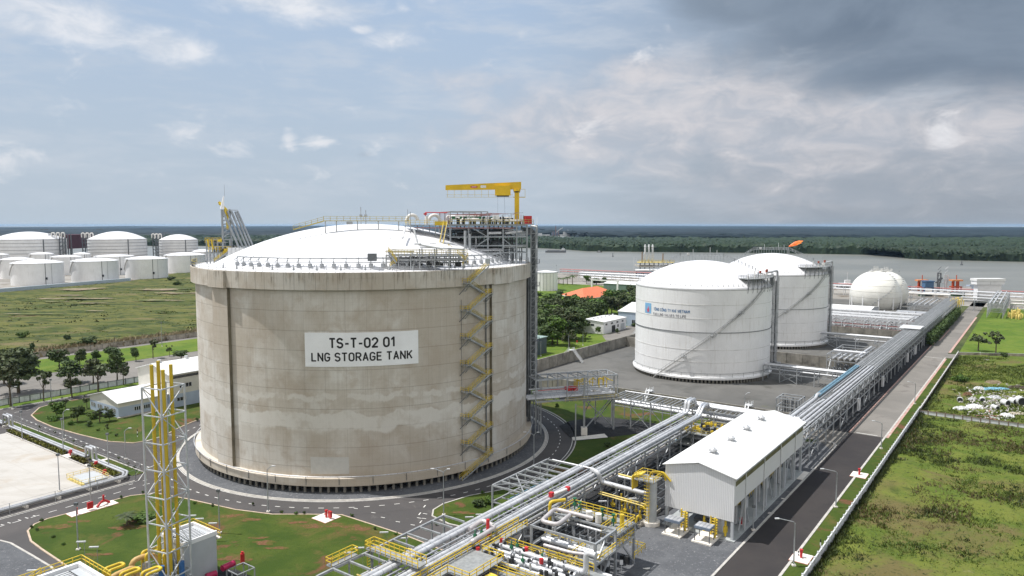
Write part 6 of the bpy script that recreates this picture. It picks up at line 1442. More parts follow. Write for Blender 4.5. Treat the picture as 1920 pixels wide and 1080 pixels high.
# flare flame on its thin stack
Yf = 900; fb = at(1478, 463, Yf)
th = thing('flare', 'thin flare stack with an orange flame behind the farther white tank', 'flare', (fb[0], Yf, -2))
MB().cyl(fb[0], Yf, -2, fb[2], .5, 8).build('stack', M_galv, th)
fm = bpy.data.materials.new('flame'); fm.use_nodes = True; q = NT(fm.node_tree); b = q.n['Principled BSDF']; tcn = q.node('ShaderNodeTexCoord')
cc = q.mix(q.ramp(q.noise(tcn.outputs['Object'], .35, 4, .6), .4, .62), (0.75, .13, .02), (1.0, .38, .08)); q.l.new(cc, b.inputs['Emission Color']); b.inputs['Emission Strength'].default_value = .9; b.inputs['Base Color'].default_value = (.4, .05, .01, 1)
fp = [at(px, py, Yf) for px, py in ((1479, 462), (1485, 459.5), (1492, 456.5), (1499, 453.8), (1506, 451.5))]
m_ = MB(); m_.tube(fp, [.5, 1.7, 2.6, 1.9, .2], 9); m_.tube([at(1490, 458, Yf), at(1496, 456.5, Yf + 1), at(1503, 455.5, Yf + 1)], [1.6, 1.4, .2], 7); m_.build('flame', fm, th)
M_ins = mat('dull insulation cladding', (0.50, 0.47, 0.47), 0.45, 0.2, 0.15, 0.8)
# ================================================================== PIPE RACKS
rk = random.Random(11)
def rack(label, s0, s1, t0, t1, z, levels=2, step=6.5, frame_w=.28, legs=True, group='elevated pipe racks', brace=True, along='s', zlow=2.3, name='pipe_rack', colm=None):
    th = thing(name, label, 'pipe rack', ((s0 + s1) / 2, (t0 + t1) / 2, 0), group, site=True)
    cf = SM(); bf_ = SM(); n = max(1, int(round(((s1 - s0) if along == 's' else (t1 - t0)) / step)))
    def pt(a, b, zz): return (a, b, zz) if along == 's' else (b, a, zz)
    a0, a1, b0, b1 = (s0, s1, t0, t1) if along == 's' else (t0, t1, s0, s1)
    for i in range(n + 1):
        a = a0 + (a1 - a0) * i / n
        for b in (b0, b1): cf.beam(pt(a, b, 0), pt(a, b, z), frame_w)
        for l in range(levels): zz = z - l * zlow; bf_.beam(pt(a, b0, zz), pt(a, b1, zz), frame_w * .9)
    for l in range(levels):
        zz = z - l * zlow
        for b in (b0, b1): bf_.beam(pt(a0, b, zz), pt(a1, b, zz), frame_w * .8)
    if brace:
        for i in range(0, n, 3):
            a, a_ = a0 + (a1 - a0) * i / n, a0 + (a1 - a0) * (i + 1) / n
            for b in (b0, b1): bf_.beam(pt(a, b, .3), pt(a_, b, z - zlow), .16).beam(pt(a_, b, .3), pt(a, b, z - zlow), .16)
    cf.parts('column', colm or M_galv, th); bf_.build('frame', colm or M_galv, th)
    return th
# --- rack A: the foreground rack
ra = rack('long grey pipe rack crossing from the foreground up past the concrete tank', -92, 53, 27, 32.6, 6.9, 2, 6.6)
def pipes(th, lst, m, name='pipe', n=8):
    mb = SM()
    for (p, r) in lst: mb.tube(p, r, n)
    return mb.parts(name, m, th)
pipes(ra, [([(-92, 32.1, 7.4), (52, 32.1, 7.4)], .39), ([(-92, 31.2, 7.4), (52, 31.2, 7.4)], .39), ([(-92, 28.1, 7.35), (37, 28.1, 7.35)], .35), ([(-92, 27.3, 7.3), (37, 27.3, 7.3)], .32)], M_clad)
pipes(ra, [([(-92, 30.1, 7.15), (50, 30.1, 7.15)], .13), ([(-92, 29.3, 7.1), (50, 29.3, 7.1)], .1), ([(-92, 26.6, 6.9), (37, 26.6, 6.9)], .12), ([(-92, 28.0, 4.95), (50, 28.0, 4.95)], .30), ([(-92, 29.2, 4.95), (50, 29.2, 4.95)], .30), ([(-92, 31.5, 4.95), (50, 31.5, 4.95)], .26)], M_pipe)
pipes(ra, [([(-92, 30.2, 4.9), (50, 30.2, 4.9)], .2), ([(-92, 29.75, 5.1), (50, 29.75, 5.1)], .12)], M_bluegal, 'cable_tray', 5)
mb = SM()
for i in range(56): s = -90 + i * 2.6; mb.beam((s, 28.8, 6.9), (s, 30.6, 6.9), .14)
for i in range(14): s = -88 + i * 9.8; mb.beam((s, 28.8, 7.0), (s + 1.6, 30.6, 7.0), .16).beam((s + 1.6, 28.8, 7.0), (s, 30.6, 7.0), .16)
mb.build('pipe_supports', M_galv, ra)
mb = SM()
for i in range(40): s = -88 + rk.random() * 135; mb.box(s, s + .5, 29, 30.4, 6.3, 6.9)
mb.build('valves', M_dark, ra)
mb = SM()                                               # riser loop where rack A meets rack B
for t_, r in ((32.1, .39), (31.2, .39)): mb.bent([(51, t_, 7.4), (53.8, t_, 7.4), (54.6, t_, 10.2), (58.5, t_, 10.2), (59, t_, 8.9)], r, 8, br=1.0)
for t_, r in ((28.1, .35), (27.3, .32)): mb.bent([(37, t_, 7.3), (52, t_, 7.3), (54.6, t_ - .2, 9.7), (57.5, t_ - .2, 9.7), (58.2, t_ - .2, 8.6)], r, 8, br=1.0)
mb.parts('pipe_loop', mat('bright cladding', (.70, .71, .73), .3, .6, .06, .5), ra)
SM().tube([(-17.5, 27.0, 8.0), (-14, 26.0, 8.3)], .28, 6).build('valve', M_pipew, ra); SM().box(-18.2, -17.4, 26.8, 27.5, 7.7, 8.5).box(-14.4, -13.8, 25.6, 26.4, 8.0, 8.7).parts('valve_end', M_red, ra)
# side bays
def side_bay(label, s0, s1, t0, t1, z, n, brk=True):
    th = thing('rack_bay', label, 'steel frame', ((s0 + s1) / 2, (t0 + t1) / 2, 0), 'open steel bays beside the foreground rack', site=True)
    cf = SM(); mb = SM()
    for i in range(n + 1):
        s = s0 + (s1 - s0) * i / n; mb.beam((s, t0, z), (s, t1, z), .26, .3); mb.beam((s, t0, z - 3.2), (s, t1, z - 3.2), .22)
        if i in (0, n): cf.beam((s, t1, 0), (s, t1, z), .3).beam((s, t0, 0), (s, t0, z), .3)
        elif i % 2 == 0: cf.beam((s, t1, z - 3.2), (s, t1, z), .2)
    for zz in (z, z - 3.2): mb.beam((s0, t1, zz), (s1, t1, zz), .3, .34)
    if brk: mb.beam((s0 + .3, t0, z), (s0 + (s1 - s0) * .4, t1, z), .2).beam((s0 + (s1 - s0) * .4, t0, z), (s0 + .3, t1, z), .2)
    cf.parts('column', M_galv, th); mb.build('frame', M_galv, th); return th
b1 = side_bay('open grey steel bay beside the rack, nearest the ring road', -18.5, 0.5, 32.9, 40.0, 7.2, 7)
SM().tube([(-17, 37, 4.8), (-4, 37, 4.8)], .16, 5).build('blue_pipe', M_bluegal, b1); SM().tube([(-16, 35, 5.0), (-2, 35, 5.0)], .4, 7).build('pipe', M_clad, b1)
b2 = side_bay('open grey steel bay beside the rack over the lawn edge', -62, -35.3, 32.9, 37.4, 7.5, 9, False)
mb = SM()
for t_ in (34.2, 36.1): mb.tube([(-61, t_, 5.3), (-44, t_, 5.3)], .2, 6)
mb.parts('pipe', M_clad, b2)
mb = SM()
for i in range(8): s = -60 + i * 2.1; mb.bent([(s, 34, 4.4), (s, 34, 5.8), (s, 36, 5.8)], .14, 5)
mb.parts('yellow_pipe', M_yel2, b2)
mb = SM().rail([(-59, 37.8, 7.7), (-54, 37.8, 7.7), (-54, 39.0, 7.7), (-59, 39.0, 7.7), (-59, 37.8, 7.7)], 1.1, 1.2, .09); mb.build('railing', M_yel, b2); SM().box(-59, -54, 37.8, 39.0, 7.5, 7.65).build('platform', M_grat, b2)
# catwalk over rack A
cw = thing('catwalk', 'yellow railed catwalk crossing over the foreground pipe rack', 'catwalk', (-52, 33, 0), site=True)
SM().box(-53.0, -51.2, 26.6, 37.3, 8.2, 8.35).build('deck', M_grat, cw)
SM().rail([(-53, 26.6, 8.3), (-53, 37.3, 8.3), (-51.2, 37.3, 8.3), (-51.2, 26.6, 8.3)], 1.2, 1.1, .10).ladder((-52.1, 37.5, 3), (-52.1, 37.5, 9.4), .7, (1, 0, 0)).build('railing', M_yel, cw)
SM().beam((-52, 37, 0), (-52, 37, 8.2), .3).beam((-52, 26.8, 0), (-52, 26.8, 8.2), .3).parts('post', M_galv, cw)
# walkway along the right side of rack A with valves
ww = thing('valve_walkway', 'grated walkway with yellow rails and valves along the foreground rack', 'walkway', (-45, 25, 0), site=True)
SM().box(-66, -29, 24.6, 26.4, 6.6, 6.75).box(-49, -41, 20.5, 24.6, 6.6, 6.75).build('deck', M_grat, ww)
SM().rail([(-66, 26.4, 6.75), (-29, 26.4, 6.75)], 1.1, 1.5, .10).rail([(-66, 24.6, 6.75), (-49, 24.6, 6.75), (-49, 20.5, 6.75), (-41, 20.5, 6.75), (-41, 24.6, 6.75), (-29, 24.6, 6.75)], 1.1, 1.5, .10).build('railing', M_yel, ww)
mb = SM()
for s in (-64, -57, -50, -43, -36, -30): mb.beam((s, 24.8, 0), (s, 24.8, 6.6), .26)
mb.parts('post', M_galv, ww)
SM().cyl(-36.5, 27.0, 7.8, 9.8, .28, 8).box(-36.8, -36.2, 26.7, 27.3, 7.2, 7.9).build('red_actuator', M_red, ww)
mb = SM()
for s, t_ in ((-37.5, 27.4), (-35.4, 26.8), (-39, 27.6)): mb.cyl(s, t_, 7.0, 8.7, .11, 6).box(s - .22, s + .22, t_ - .22, t_ + .22, 7.7, 8.1)
mb.parts('green_valve', M_green, ww)
def px3(l): return [S2(x, y, z) + (z,) for x, y, z in l]
SM().bent(px3([(880, 992, 7.9), (905, 975, 8.3), (930, 988, 8.3), (884, 1016, 8.1), (884, 1016, 6.4)]), .36, 10, br=1.0).build('insulated_pipe', M_ins, ww)
mb = SM()
for i in range(3): mb.bent([(-46 + i * .5, 20, 6.2), (-46 + i * .5, 18.5, 6.2), (-46 + i * .5, 18.0, 4.6)], .26, 7)
mb.parts('yellow_pipe', M_yel, ww)

# --- P2: metering skid, long platform running to the lower right
ms = thing('meter_skid', 'foreground metering platform with silver pipes and red actuators between yellow rails', 'process platform', (-38, 18, 0), site=True)
SM().box(-43.2, -41.6, 0.5, 28, 5.35, 5.5).box(-35.6, -34.2, 5, 28, 5.35, 5.5).box(-41.6, -35.6, 0.5, 28, 4.6, 4.7).build('deck', M_grat, ms)
SM().rail([(-43.2, 28, 5.5), (-43.2, .5, 5.5)], 1.15, 1.6, .10).rail([(-41.6, 27, 5.5), (-41.6, .5, 5.5)], 1.1, 1.6, .08).rail([(-34.2, 28, 5.5), (-34.2, 9, 5.5)], 1.15, 1.6, .10).rail([(-35.6, 27, 5.5), (-35.6, 9, 5.5)], 1.1, 1.6, .08).build('railing', M_yel, ms)
mb = SM()
for t_ in (27.5, 21, 14.5, 8, 1.5):
    for s in (-43, -34.4): mb.beam((s, t_, 0), (s, t_, 5.4), .32)
mb.parts('column', M_galv, ms)
pipes(ms, [([(-40.6, 27, 5.9), (-40.6, 7, 5.9)], .36), ([(-39.2, 26.5, 6.1), (-39.2, 10, 6.1)], .42), ([(-37.8, 26, 6.0), (-37.8, 12, 6.0)], .36), ([(-36.5, 27, 6.2), (-36.5, 11, 6.2)], .42)], M_clad, 'meter_pipe')
mb = SM()
for s in (-40.6, -39.2, -37.8, -36.5):
    for k_ in range(9): t_ = 25.5 - k_ * 1.9 + rk.uniform(-.3, .3); mb.cyl(s, t_, 5.4, 6.9 + rk.random() * .5, .20, 6) if k_ % 2 else mb.tube([(s, t_, 6.0), (s, t_ - .3, 6.0)], .62, 9)
mb.parts('flange', M_pipe, ms)
mb = SM()
for i in range(24): s, t_ = rk.uniform(-41, -36), rk.uniform(9, 27); mb.box(s - .2, s + .2, t_ - .2, t_ + .2, 4.8, 7.0)
mb.parts('instrument', M_dark, ms)
mb = SM()
for s, t_ in ((-36.3, 24.4), (-36.4, 19.6), (-38.2, 15.6), (-40.8, 25.6), (-38.8, 27.0)): mb.cyl(s, t_, 6.4, 7.2, .32, 8)
mb.parts('red_actuator', M_red, ms)
mb = SM()
for s, t_ in ((-37.0, 22), (-36.4, 16.5), (-39.6, 18), (-36.0, 21.6)): mb.cyl(s, t_, 6.4, 7.7, .10, 6).box(s - .22, s + .22, t_ - .22, t_ + .22, 6.6, 7.0)
mb.parts('green_valve', M_green, ms)
SM().bent([(-36.5, 11, 6.2), (-36.5, 9.0, 6.2), (-36.5, 9.0, 9.3), (-36.5, 7.4, 9.3)], .42, 8).bent([(-40.6, 7, 5.9), (-40.6, 5, 5.9), (-40.6, 5, 3)], .36, 8).parts('riser_pipe', M_clad, ms)
mb = SM()
for i in range(12): s, t_ = rk.uniform(-52, -44.5), rk.uniform(8, 24); mb.cyl(s, t_, 1.4, 2.6, .35, 7)
mb.parts('red_valve', M_red, ms)
mb = SM()
for i in range(8): mb.tube([(-44.5 - i, 4, 1.6), (-44.5 - i, 26, 1.6)], .2, 6)
mb.parts('low_pipe', M_pipe, ms)
SM().beam((-43.6, 27, 0.5), (-46.5, 24, 6.2), .2).beam((-43.2, 14, 1), (-43.2, 20, 5.2), .18).build('brace', M_galv, ms)

# --- P1: two level module at the right
pm_ = thing('process_module', 'two-level yellow railed process module above the gravel, nearest the camera', 'process platform', (-24, 17, 0), site=True)
S0, S1_, T0, T1 = -31, -18, 10.6, 22.4
mb = SM()
for s in (S0, -24.5, S1_):
    for t_ in (T0, T1): mb.beam((s, t_, 0), (s, t_, 8.2 if s < -20 else 7.0), .36)
mb.beam((-24.5, 16, 0), (-24.5, 16, 4.6), .3); mb.parts('column', M_galv, pm_)
mb = SM()
for z in (8.0, 4.7):
    for t_ in (T0, T1): mb.beam((S0, t_, z), (-24.5 if z > 5 else S1_, t_, z), .3, .34)
    for s in ((S0, -24.5) if z > 5 else (S0, -24.5, S1_)): mb.beam((s, T0, z), (s, T1, z), .28, .32)
for t_ in (T0, T1): mb.beam((-24.5, t_, 6.9), (S1_, t_, 6.9), .26)
mb.beam((S0, T0, 4.7), (-27.5, T0, 8), .18).beam((S0, T0, 0.4), (-26, T0, 4.5), .22).beam((-26, T0, .4), (S0, T0, 4.5), .22).beam((S1_, T0, .4), (-22, T0, 4.5), .22).beam((S0, T1, 5), (S0, 19, 8), .2).build('frame', M_galv, pm_)
SM().box(-24.5, S1_, T0, 13.2, 7.0, 7.15).box(-24.5, S1_, 19.6, T1, 7.0, 7.15).box(-20, S1_, 13.2, 19.6, 7.0, 7.15).build('upper_deck', M_grat, pm_)
SM().rail([(-24.5, T0 - .1, 7.15), (S1_ + .1, T0 - .1, 7.15), (S1_ + .1, T1, 7.15), (-24.5, T1, 7.15)], 1.15, 1.3, .10).rail([(-24.5, 13.2, 7.15), (-20, 13.2, 7.15), (-20, 19.6, 7.15), (-24.5, 19.6, 7.15)], 1.1, 1.3, .08).build('upper_railing', M_yel, pm_)
SM().box(S0, -24.5, T0, 14.6, 4.8, 4.92).box(-27, -24.5, 14.6, T1, 4.8, 4.92).build('lower_deck', M_grat, pm_)
SM().rail([(S0, T0 - .1, 4.92), (S1_, T0 - .1, 4.92), (S1_, T1, 4.92)], 1.15, 1.3, .10).rail([(S0, 14.6, 4.92), (-27, 14.6, 4.92), (-27, T1, 4.92)], 1.1, 1.3, .09).rail([(-21, T0 - 1.6, 2.4), (-17, T0 - 1.6, 2.4), (-17, T1 - 5, 2.4)], 1.1, 1.3, .09).build('lower_railing', M_yel, pm_)
mb = SM(); rm = SM(); mb.stair((-30.6, 14.4, 4.8), (-35.2, 14.4, 1.9), 1.0, rm=rm).stair((-31.0, 15.2, 4.9), (-33.5, 22.2, 1.2), 1.0, rm=rm); mb.parts('stair', M_galv, pm_); rm.build('stair_railing', M_yel, pm_)
SM().bent(px3([(1112, 972, 8.7), (1040, 954, 9.2), (1015, 977, 9.2), (1045, 984, 9.2), (1068, 966, 9.2), (1068, 966, 5.0)]), .34, 10, br=.9).bent(px3([(1020, 1022, 6.2), (1070, 1036, 6.2), (1100, 1040, 6.2)]), .3, 8).bent(px3([(1008, 1062, 3.5), (1008, 1034, 5.2), (1026, 1034, 5.2), (1026, 1034, 3)]), .3, 8).parts('insulated_pipe', M_ins, pm_)
pipes(pm_, [([(-29.5, 21.5, 5.6), (-29.5, 11, 5.6)], .34), ([(-28.3, 21.5, 5.4), (-28.3, 11, 5.4)], .28), ([(-26, 21.5, 2.9), (-26, 11, 2.9)], .5), ([(-30.4, 21.5, 3.4), (-30.4, 8, 3.4)], .36), ([(-22, 21.5, 5.9), (-22, 11, 5.9)], .25)], M_clad)
mb = SM()
for i in range(34): s, t_ = rk.uniform(-30.5, -18.5), rk.uniform(11, 22); mb.cyl(s, t_, rk.choice([0, 4.7, 4.7]), rk.uniform(5.2, 6.6), rk.uniform(.1, .26), 6)
mb.parts('vessel_pipe', M_pipe, pm_)
mb = SM()
for i in range(26): s, t_ = rk.uniform(-30.5, -18.5), rk.uniform(11, 22); mb.box(s - .35, s + .35, t_ - .3, t_ + .3, .1, rk.uniform(1, 3))
mb.parts('equipment', M_dark, pm_)
mb = SM()
for s, t_ in ((-19.2, 21.4), (-20.2, 19.8), (-20.6, 15.2), (-21.5, 12.6)):
    mb.cyl(s, t_, 7.1, 9.1, .12, 6).box(s - .26, s + .26, t_ - .26, t_ + .26, 7.9, 8.4).cyl(s, t_, 9.0, 9.2, .34, 8)
mb.parts('green_valve', M_green, pm_)
SM().bent([(-22.8, 24.2, 5), (-22.8, 24.2, 9.0), (-20.4, 22.6, 9.0)], .3, 7).cyl(-20.8, 11.4, 7.1, 9.2, .4, 8).cyl(-20.2, 13.0, 7.1, 8.6, .3, 8).cyl(-23, 20, 7, 8.6, .2, 6).parts('yellow_pipe', M_yel, pm_)
mb = SM()
for t_ in (17.2, 15.4): mb.cyl(-21.5, t_, 7.1, 8.6, .55, 9)
mb.parts('relief_vessel', M_pipew, pm_)

# cooling pipes: dark parallel low lines beyond the module
lp = thing('low_pipeway', 'row of dark parallel low pipes on the gravel beside the foreground rack', 'pipe row', (10, 22, 0), site=True)
mb = SM()
for i in range(9): mb.tube([(-32 - i * .2, 16.6 + i * 1.6, .9), (58, 16.6 + i * 1.6, .9)], .09, 5)
mb.parts('low_pipe', M_galvd, lp)
mb = SM()
for i in range(18): s = -30 + i * 5; mb.box(s - .15, s + .15, 16.2, 30, .05, .75)
mb.parts('sleeper', M_galvd, lp)

# --- rack B
rb_ = rack('grey cross rack linking the foreground rack and the long rack', 55.6, 63.4, 6.8, 54.5, 8.0, 2, 6.0, along='t', brace=True)
pipes(rb_, [([(56.6, 54, 6.35), (56.6, 8, 6.35)], .52), ([(58.2, 54, 6.2), (58.2, 8, 6.2)], .36), ([(60.5, 54, 6.2), (60.5, 8, 6.2)], .34)], M_clad)
pipes(rb_, [([(58.6, 31, 8.5), (58.6, 3, 8.5)], .42), ([(59.9, 31, 8.5), (59.9, 4.5, 8.5)], .42), ([(61.6, 27, 8.4), (61.6, 6, 8.4)], .34), ([(62.8, 54, 8.3), (62.8, 7, 8.3)], .2)], M_clad)
mb = SM()
for i in range(36): t_ = 8 + i * 1.3; mb.beam((55.8, t_, 8.0), (63.2, t_, 8.0), .16)
mb.build('cross_beams', M_galv, rb_)
# valve platform under the meeting of the racks
vq = thing('valve_deck', 'long valve platform with yellow rails where the two racks meet', 'process platform', (52, 22, 0), site=True)
SM().box(45, 54.6, 14.5, 33, 4.5, 4.65).box(45, 53, 14.5, 31, 1.8, 1.9).build('deck', M_grat, vq)
SM().rail([(45, 33, 4.65), (45, 14.5, 4.65)], 1.15, 1.3, .10).rail([(54.6, 33, 4.65), (54.6, 14.5, 4.65)], 1.1, 1.3, .10).build('railing', M_yeld, vq)
mb = SM()
for s in (45.2, 54.4):
    for t_ in (15, 20.5, 26, 32.5): mb.beam((s, t_, 0), (s, t_, 4.6), .3)
mb.parts('column', M_galv, vq)
mb = SM()
for i in range(26): s, t_ = rk.uniform(46, 54), rk.uniform(15, 32.5); mb.cyl(s, t_, 4.7, 5.4 + rk.random(), .18, 6).box(s - .3, s + .3, t_ - .3, t_ + .3, 5.2, 5.7)
mb.parts('yellow_valve', M_yel, vq)
mb = SM()
for i in range(26): s, t_ = rk.uniform(46, 54), rk.uniform(15, 32.5); mb.box(s - .35, s + .35, t_ - .35, t_ + .35, 4.7, 5.6)
mb.parts('dark_valve', M_dark, vq)
pipes(vq, [([(47, 32, 3.2), (47, 15, 3.2)], .45), ([(49, 32, 3.2), (49, 15, 3.2)], .36), ([(51.5, 32, 3.0), (51.5, 15, 3.0)], .4), ([(46, 32, 1.4), (46, 15, 1.4)], .4)], M_clad)
pipes(vq, [([(48.2, 32, 1.2), (48.2, 15, 1.2)], .3)], M_bluegal, 'blue_pipe')

# --- rack C : long rack beside the road
rc = rack('long straight grey pipe rack running beside the access road to the jetty', 47, 425, 0.9, 8.0, 8.4, 3, 8.2, brace=False)
mb = SM()
for i in range(46):
    s = 47 + i * 8.2
    for t_ in (.9, 8.0):
        mb.beam((s, t_, 8.4), (s + 4.1, t_, 6.1), .13).beam((s + 4.1, t_, 6.1), (s + 8.2, t_, 8.4), .13); mb.beam((s + 4.1, t_, 3.8), (s + 4.1, t_, 8.4), .13)
    if i % 4 == 1: mb.beam((s, .9, .3), (s + 8.2, .9, 3.6), .16).beam((s + 8.2, .9, .3), (s, .9, 3.6), .16)
mb.build('truss_bracing', M_galv, rc)
pipes(rc, [([(86, 7.2, 9.05), (140, 7.2, 9.05)], .36), ([(86, 6.4, 9.05), (140, 6.4, 9.05)], .3)], M_bluegal, 'blue_pipe')
SM().bent([(58.6, 8.2, 8.5), (60, 6.7, 8.6), (62, 6.7, 8.7), (84, 6.7, 8.7), (86, 6.7, 9.6), (89, 6.7, 9.0)], .42, 8).bent([(58.2, 6, 8.4), (62, 5.0, 8.5), (78, 5.0, 8.5), (84, 4.4, 8.6)], .36, 8).parts('entry_pipe', M_clad, rc)
pipes(rc, [([(48, 3.4, 8.85), (142, 3.4, 8.85)], .33), ([(48, 2.3, 8.85), (142, 2.3, 8.85)], .33), ([(142, 3.4, 8.8), (420, 3.4, 8.8)], .18), ([(142, 2.3, 8.8), (420, 2.3, 8.8)], .16), ([(48, 1.35, 8.75), (420, 1.35, 8.75)], .14), ([(95, 4.6, 8.85), (420, 4.6, 8.85)], .18), ([(140, 7.3, 8.8), (420, 7.3, 8.8)], .18), ([(140, 6.4, 8.8), (420, 6.4, 8.8)], .14)], M_clad)
pipes(rc, [([(50, 5.6, 8.7), (420, 5.6, 8.7)], .12), ([(48, 2.2, 6.5), (420, 2.2, 6.5)], .3), ([(48, 3.5, 6.5), (420, 3.5, 6.5)], .25), ([(48, 5.5, 6.5), (420, 5.5, 6.5)], .3), ([(48, 2.8, 4.2), (420, 2.8, 4.2)], .25), ([(48, 5.8, 4.2), (420, 5.8, 4.2)], .25)], M_pipe)
mb = SM()
for i in range(187): s = 60 + i * 1.15 if i < 71 else 142 + (i - 71) * 2.4; mb.beam((s, 1.1, 8.55 if s < 142 else 9.05), (s, 7.9, 8.55 if s < 142 else 9.05), .13 if s < 142 else .22)
mb.build('cross_beams', M_galv, rc)
SM().box(88, 140, 5.9, 7.95, 8.42, 8.5).box(142, 330, 1.2, 7.8, 8.44, 8.5).build('walkway_grating', M_grat, rc)
SM().box(245, 258, 1.0, 9.6, 9.6, 9.75).build('roof_panel', M_lamp, rc)
mb = SM()
for s in (110, 150, 206, 228): mb.box(s, s + 1.6, .2, .85, .8, 4.4)
mb.parts('cabinet', M_lamp, rc)
# arch over the road at the far end and the rack on its far side
ar = rack('grey rack bridging the road end near the white jetty building', 438, 446, -22, 1, 8.2, 2, 7.5, along='t')
pipes(ar, [([(440, 1, 8.6), (440, -22, 8.6)], .3), ([(442, 1, 8.6), (442, -22, 8.6)], .3), ([(444, 1, 6.4), (444, -22, 6.4)], .3)], M_clad)
a2 = rack('short grey rack climbing to the white jetty building', 400, 500, -24, -16, 8.6, 3, 9)
pipes(a2, [([(400, -17, 9.1), (500, -17, 9.1)], .4), ([(400, -19, 9.1), (500, -19, 9.1)], .4), ([(400, -22, 9.1), (500, -22, 9.1)], .4)], M_clad)
a3 = rack('long low grey rack behind the far lawn at the right edge', 452, 458, -140, -26, 6.5, 2, 9, along='t')
pipes(a3, [([(454, -26, 6.9), (454, -140, 6.9)], .35), ([(456, -26, 4.6), (456, -140, 4.6)], .5)], M_pipew)
mb = SM()
for i in range(30): s, t_ = rk.uniform(402, 418), rk.uniform(-34, -26); mb.bent([(s, t_, 0), (s, t_, rk.uniform(2, 6)), (s + 2, t_, 2)], .3, 5)
mb.build('yellow_pipework', M_yel2, label='cream yellow pipework beside the rack at the far road end', cat='pipework', loc=W((410, -30, 0)))
mb = SM()
for i in range(24): s, t_ = rk.uniform(395, 430), rk.uniform(-2, 4); mb.bent([(s, t_, 5), (s, t_, rk.uniform(7, 11)), (s + 2, t_, 7)], .25, 5)
mb.build('yellow_pipework', M_yel2, label='cream yellow pipework on top of the long rack end', cat='pipework', loc=W((410, 1, 0)))
# side racks into the compounds
sr = rack('light grey rack from the lettered tank to the long rack', 139.5, 145.5, 8.5, 38, 5.6, 2, 6.5, along='t')
pipes(sr, [([(140.5, 38, 6.0), (140.5, 8, 6.0)], .3), ([(142.2, 38, 6.0), (142.2, 8, 6.0)], .35), ([(144, 38, 3.8), (144, 8, 3.8)], .3)], M_clad)
sr = rack('light grey rack from the farther white tank to the long rack', 228, 234, 8.5, 40, 6.4, 2, 7, along='t')
pipes(sr, [([(229, 40, 6.8), (229, 8, 6.8)], .35), ([(231, 40, 6.8), (231, 8, 6.8)], .3), ([(233, 40, 4.4), (233, 8, 4.4)], .3)], M_clad)
lf = rack('open frame with pipe loops beside the long rack between the white tanks', 158, 184, 9, 20.5, 9.0, 2, 6.5)
pipes(lf, [([(160, 11 + i * 2, 7.2), (182, 11 + i * 2, 7.2)], .38) for i in range(5)] + [([(159, 10, 9.3), (183, 10, 9.3)], .4), ([(166, 9, 9.3), (166, 20, 9.3)], .5)], M_clad)
mb = SM()
for i in range(22): s, t_ = rk.uniform(159, 183), rk.uniform(10, 20); mb.bent([(s, t_, .3), (s, t_, 3.6), (s + 2, t_ + 1, 3.6), (s + 2, t_ + 1, 1)], .2, 5)
mb.parts('valve_pipe', M_galvd, lf)
tf = rack('two-level steel frame standing inside the bund behind the white shed', 83.5, 90, 11, 17, 7.5, 3, 3.2)
mb = SM()
for i in range(16): s, t_ = rk.uniform(84, 89.5), rk.uniform(11.5, 16.5); mb.beam((s, t_, .2), (s + rk.uniform(-1, 1), t_, 6.8), .2)
mb.parts('pipe', M_galvd, tf)
# process racks behind the far bund wall
for k_, (s, z, lb) in enumerate([(284, 8.5, 'crowded pipe rack just behind the far bund wall'), (300, 8.0, 'second crowded pipe rack behind the far bund wall'), (330, 6.5, 'third pipe rack row before the low white roofed shed')]):
    r_ = rack(lb, s, s + 9, 10, 95, z, 4, 5.2, along='t', brace=False, colm=M_lamp, zlow=1.9, frame_w=.34)
    pipes(r_, [([(s + 1 + i * 1.6, 94, z + .4), (s + 1 + i * 1.6, 11, z + .4)], .15) for i in range(5)] + [([(s + .6, 94, z - 2), (s + .6, 11, z - 2)], .2)], M_pipe)
    pipes(r_, [([(s + .4, 94, z - 3.4), (s + .4, 11, z - 3.4)], .28), ([(s + .4, 94, z - 5.2), (s + .4, 11, z - 5.2)], .25)], M_pink, 'red_pipe')
    mb = SM()
    for i in range(70): t_ = rk.uniform(11, 94); h_ = rk.uniform(1, 5.5); mb.bent([(s - 1.5, t_, 0), (s - 1.5, t_, h_), (s + 1.5, t_, h_)], .24, 5)
    mb.parts('valve_pipe', M_galvd if k_ % 2 else M_pipe, r_)
mb = SM()
for i in range(40): s, t_ = rk.uniform(312, 372), rk.uniform(10, 36); h_ = rk.uniform(1.5, 5); mb.bent([(s, t_, 0), (s, t_, h_), (s + rk.uniform(1, 5), t_, h_), (s + 5, t_ + 1, .5)], .3, 5)
mb.box(335, 350, 14, 22, 3.4, 4.0).box(375, 385, 12, 30, 2.6, 3.2)
mb.build('pump_piping', M_pipe, label='tangle of grey pump piping between the spheres and the long rack', cat='pipework', loc=W((340, 22, 0)))
jr = rack('white pipe rack running past the far end of the spheres', 470, 477, 10, 75, 6.5, 2, 8, along='t')
pipes(jr, [([(471, 75, 7), (471, 10, 7)], .35), ([(474, 75, 7), (474, 10, 7)], .35)], M_pipew)
jr = rack('grey frame rack beside the long rack near the spheres', 395, 440, 12, 26, 6.0, 2, 9)
pipes(jr, [([(396, 14 + i * 3, 6.4), (439, 14 + i * 3, 6.4)], .35) for i in range(4)], M_clad)

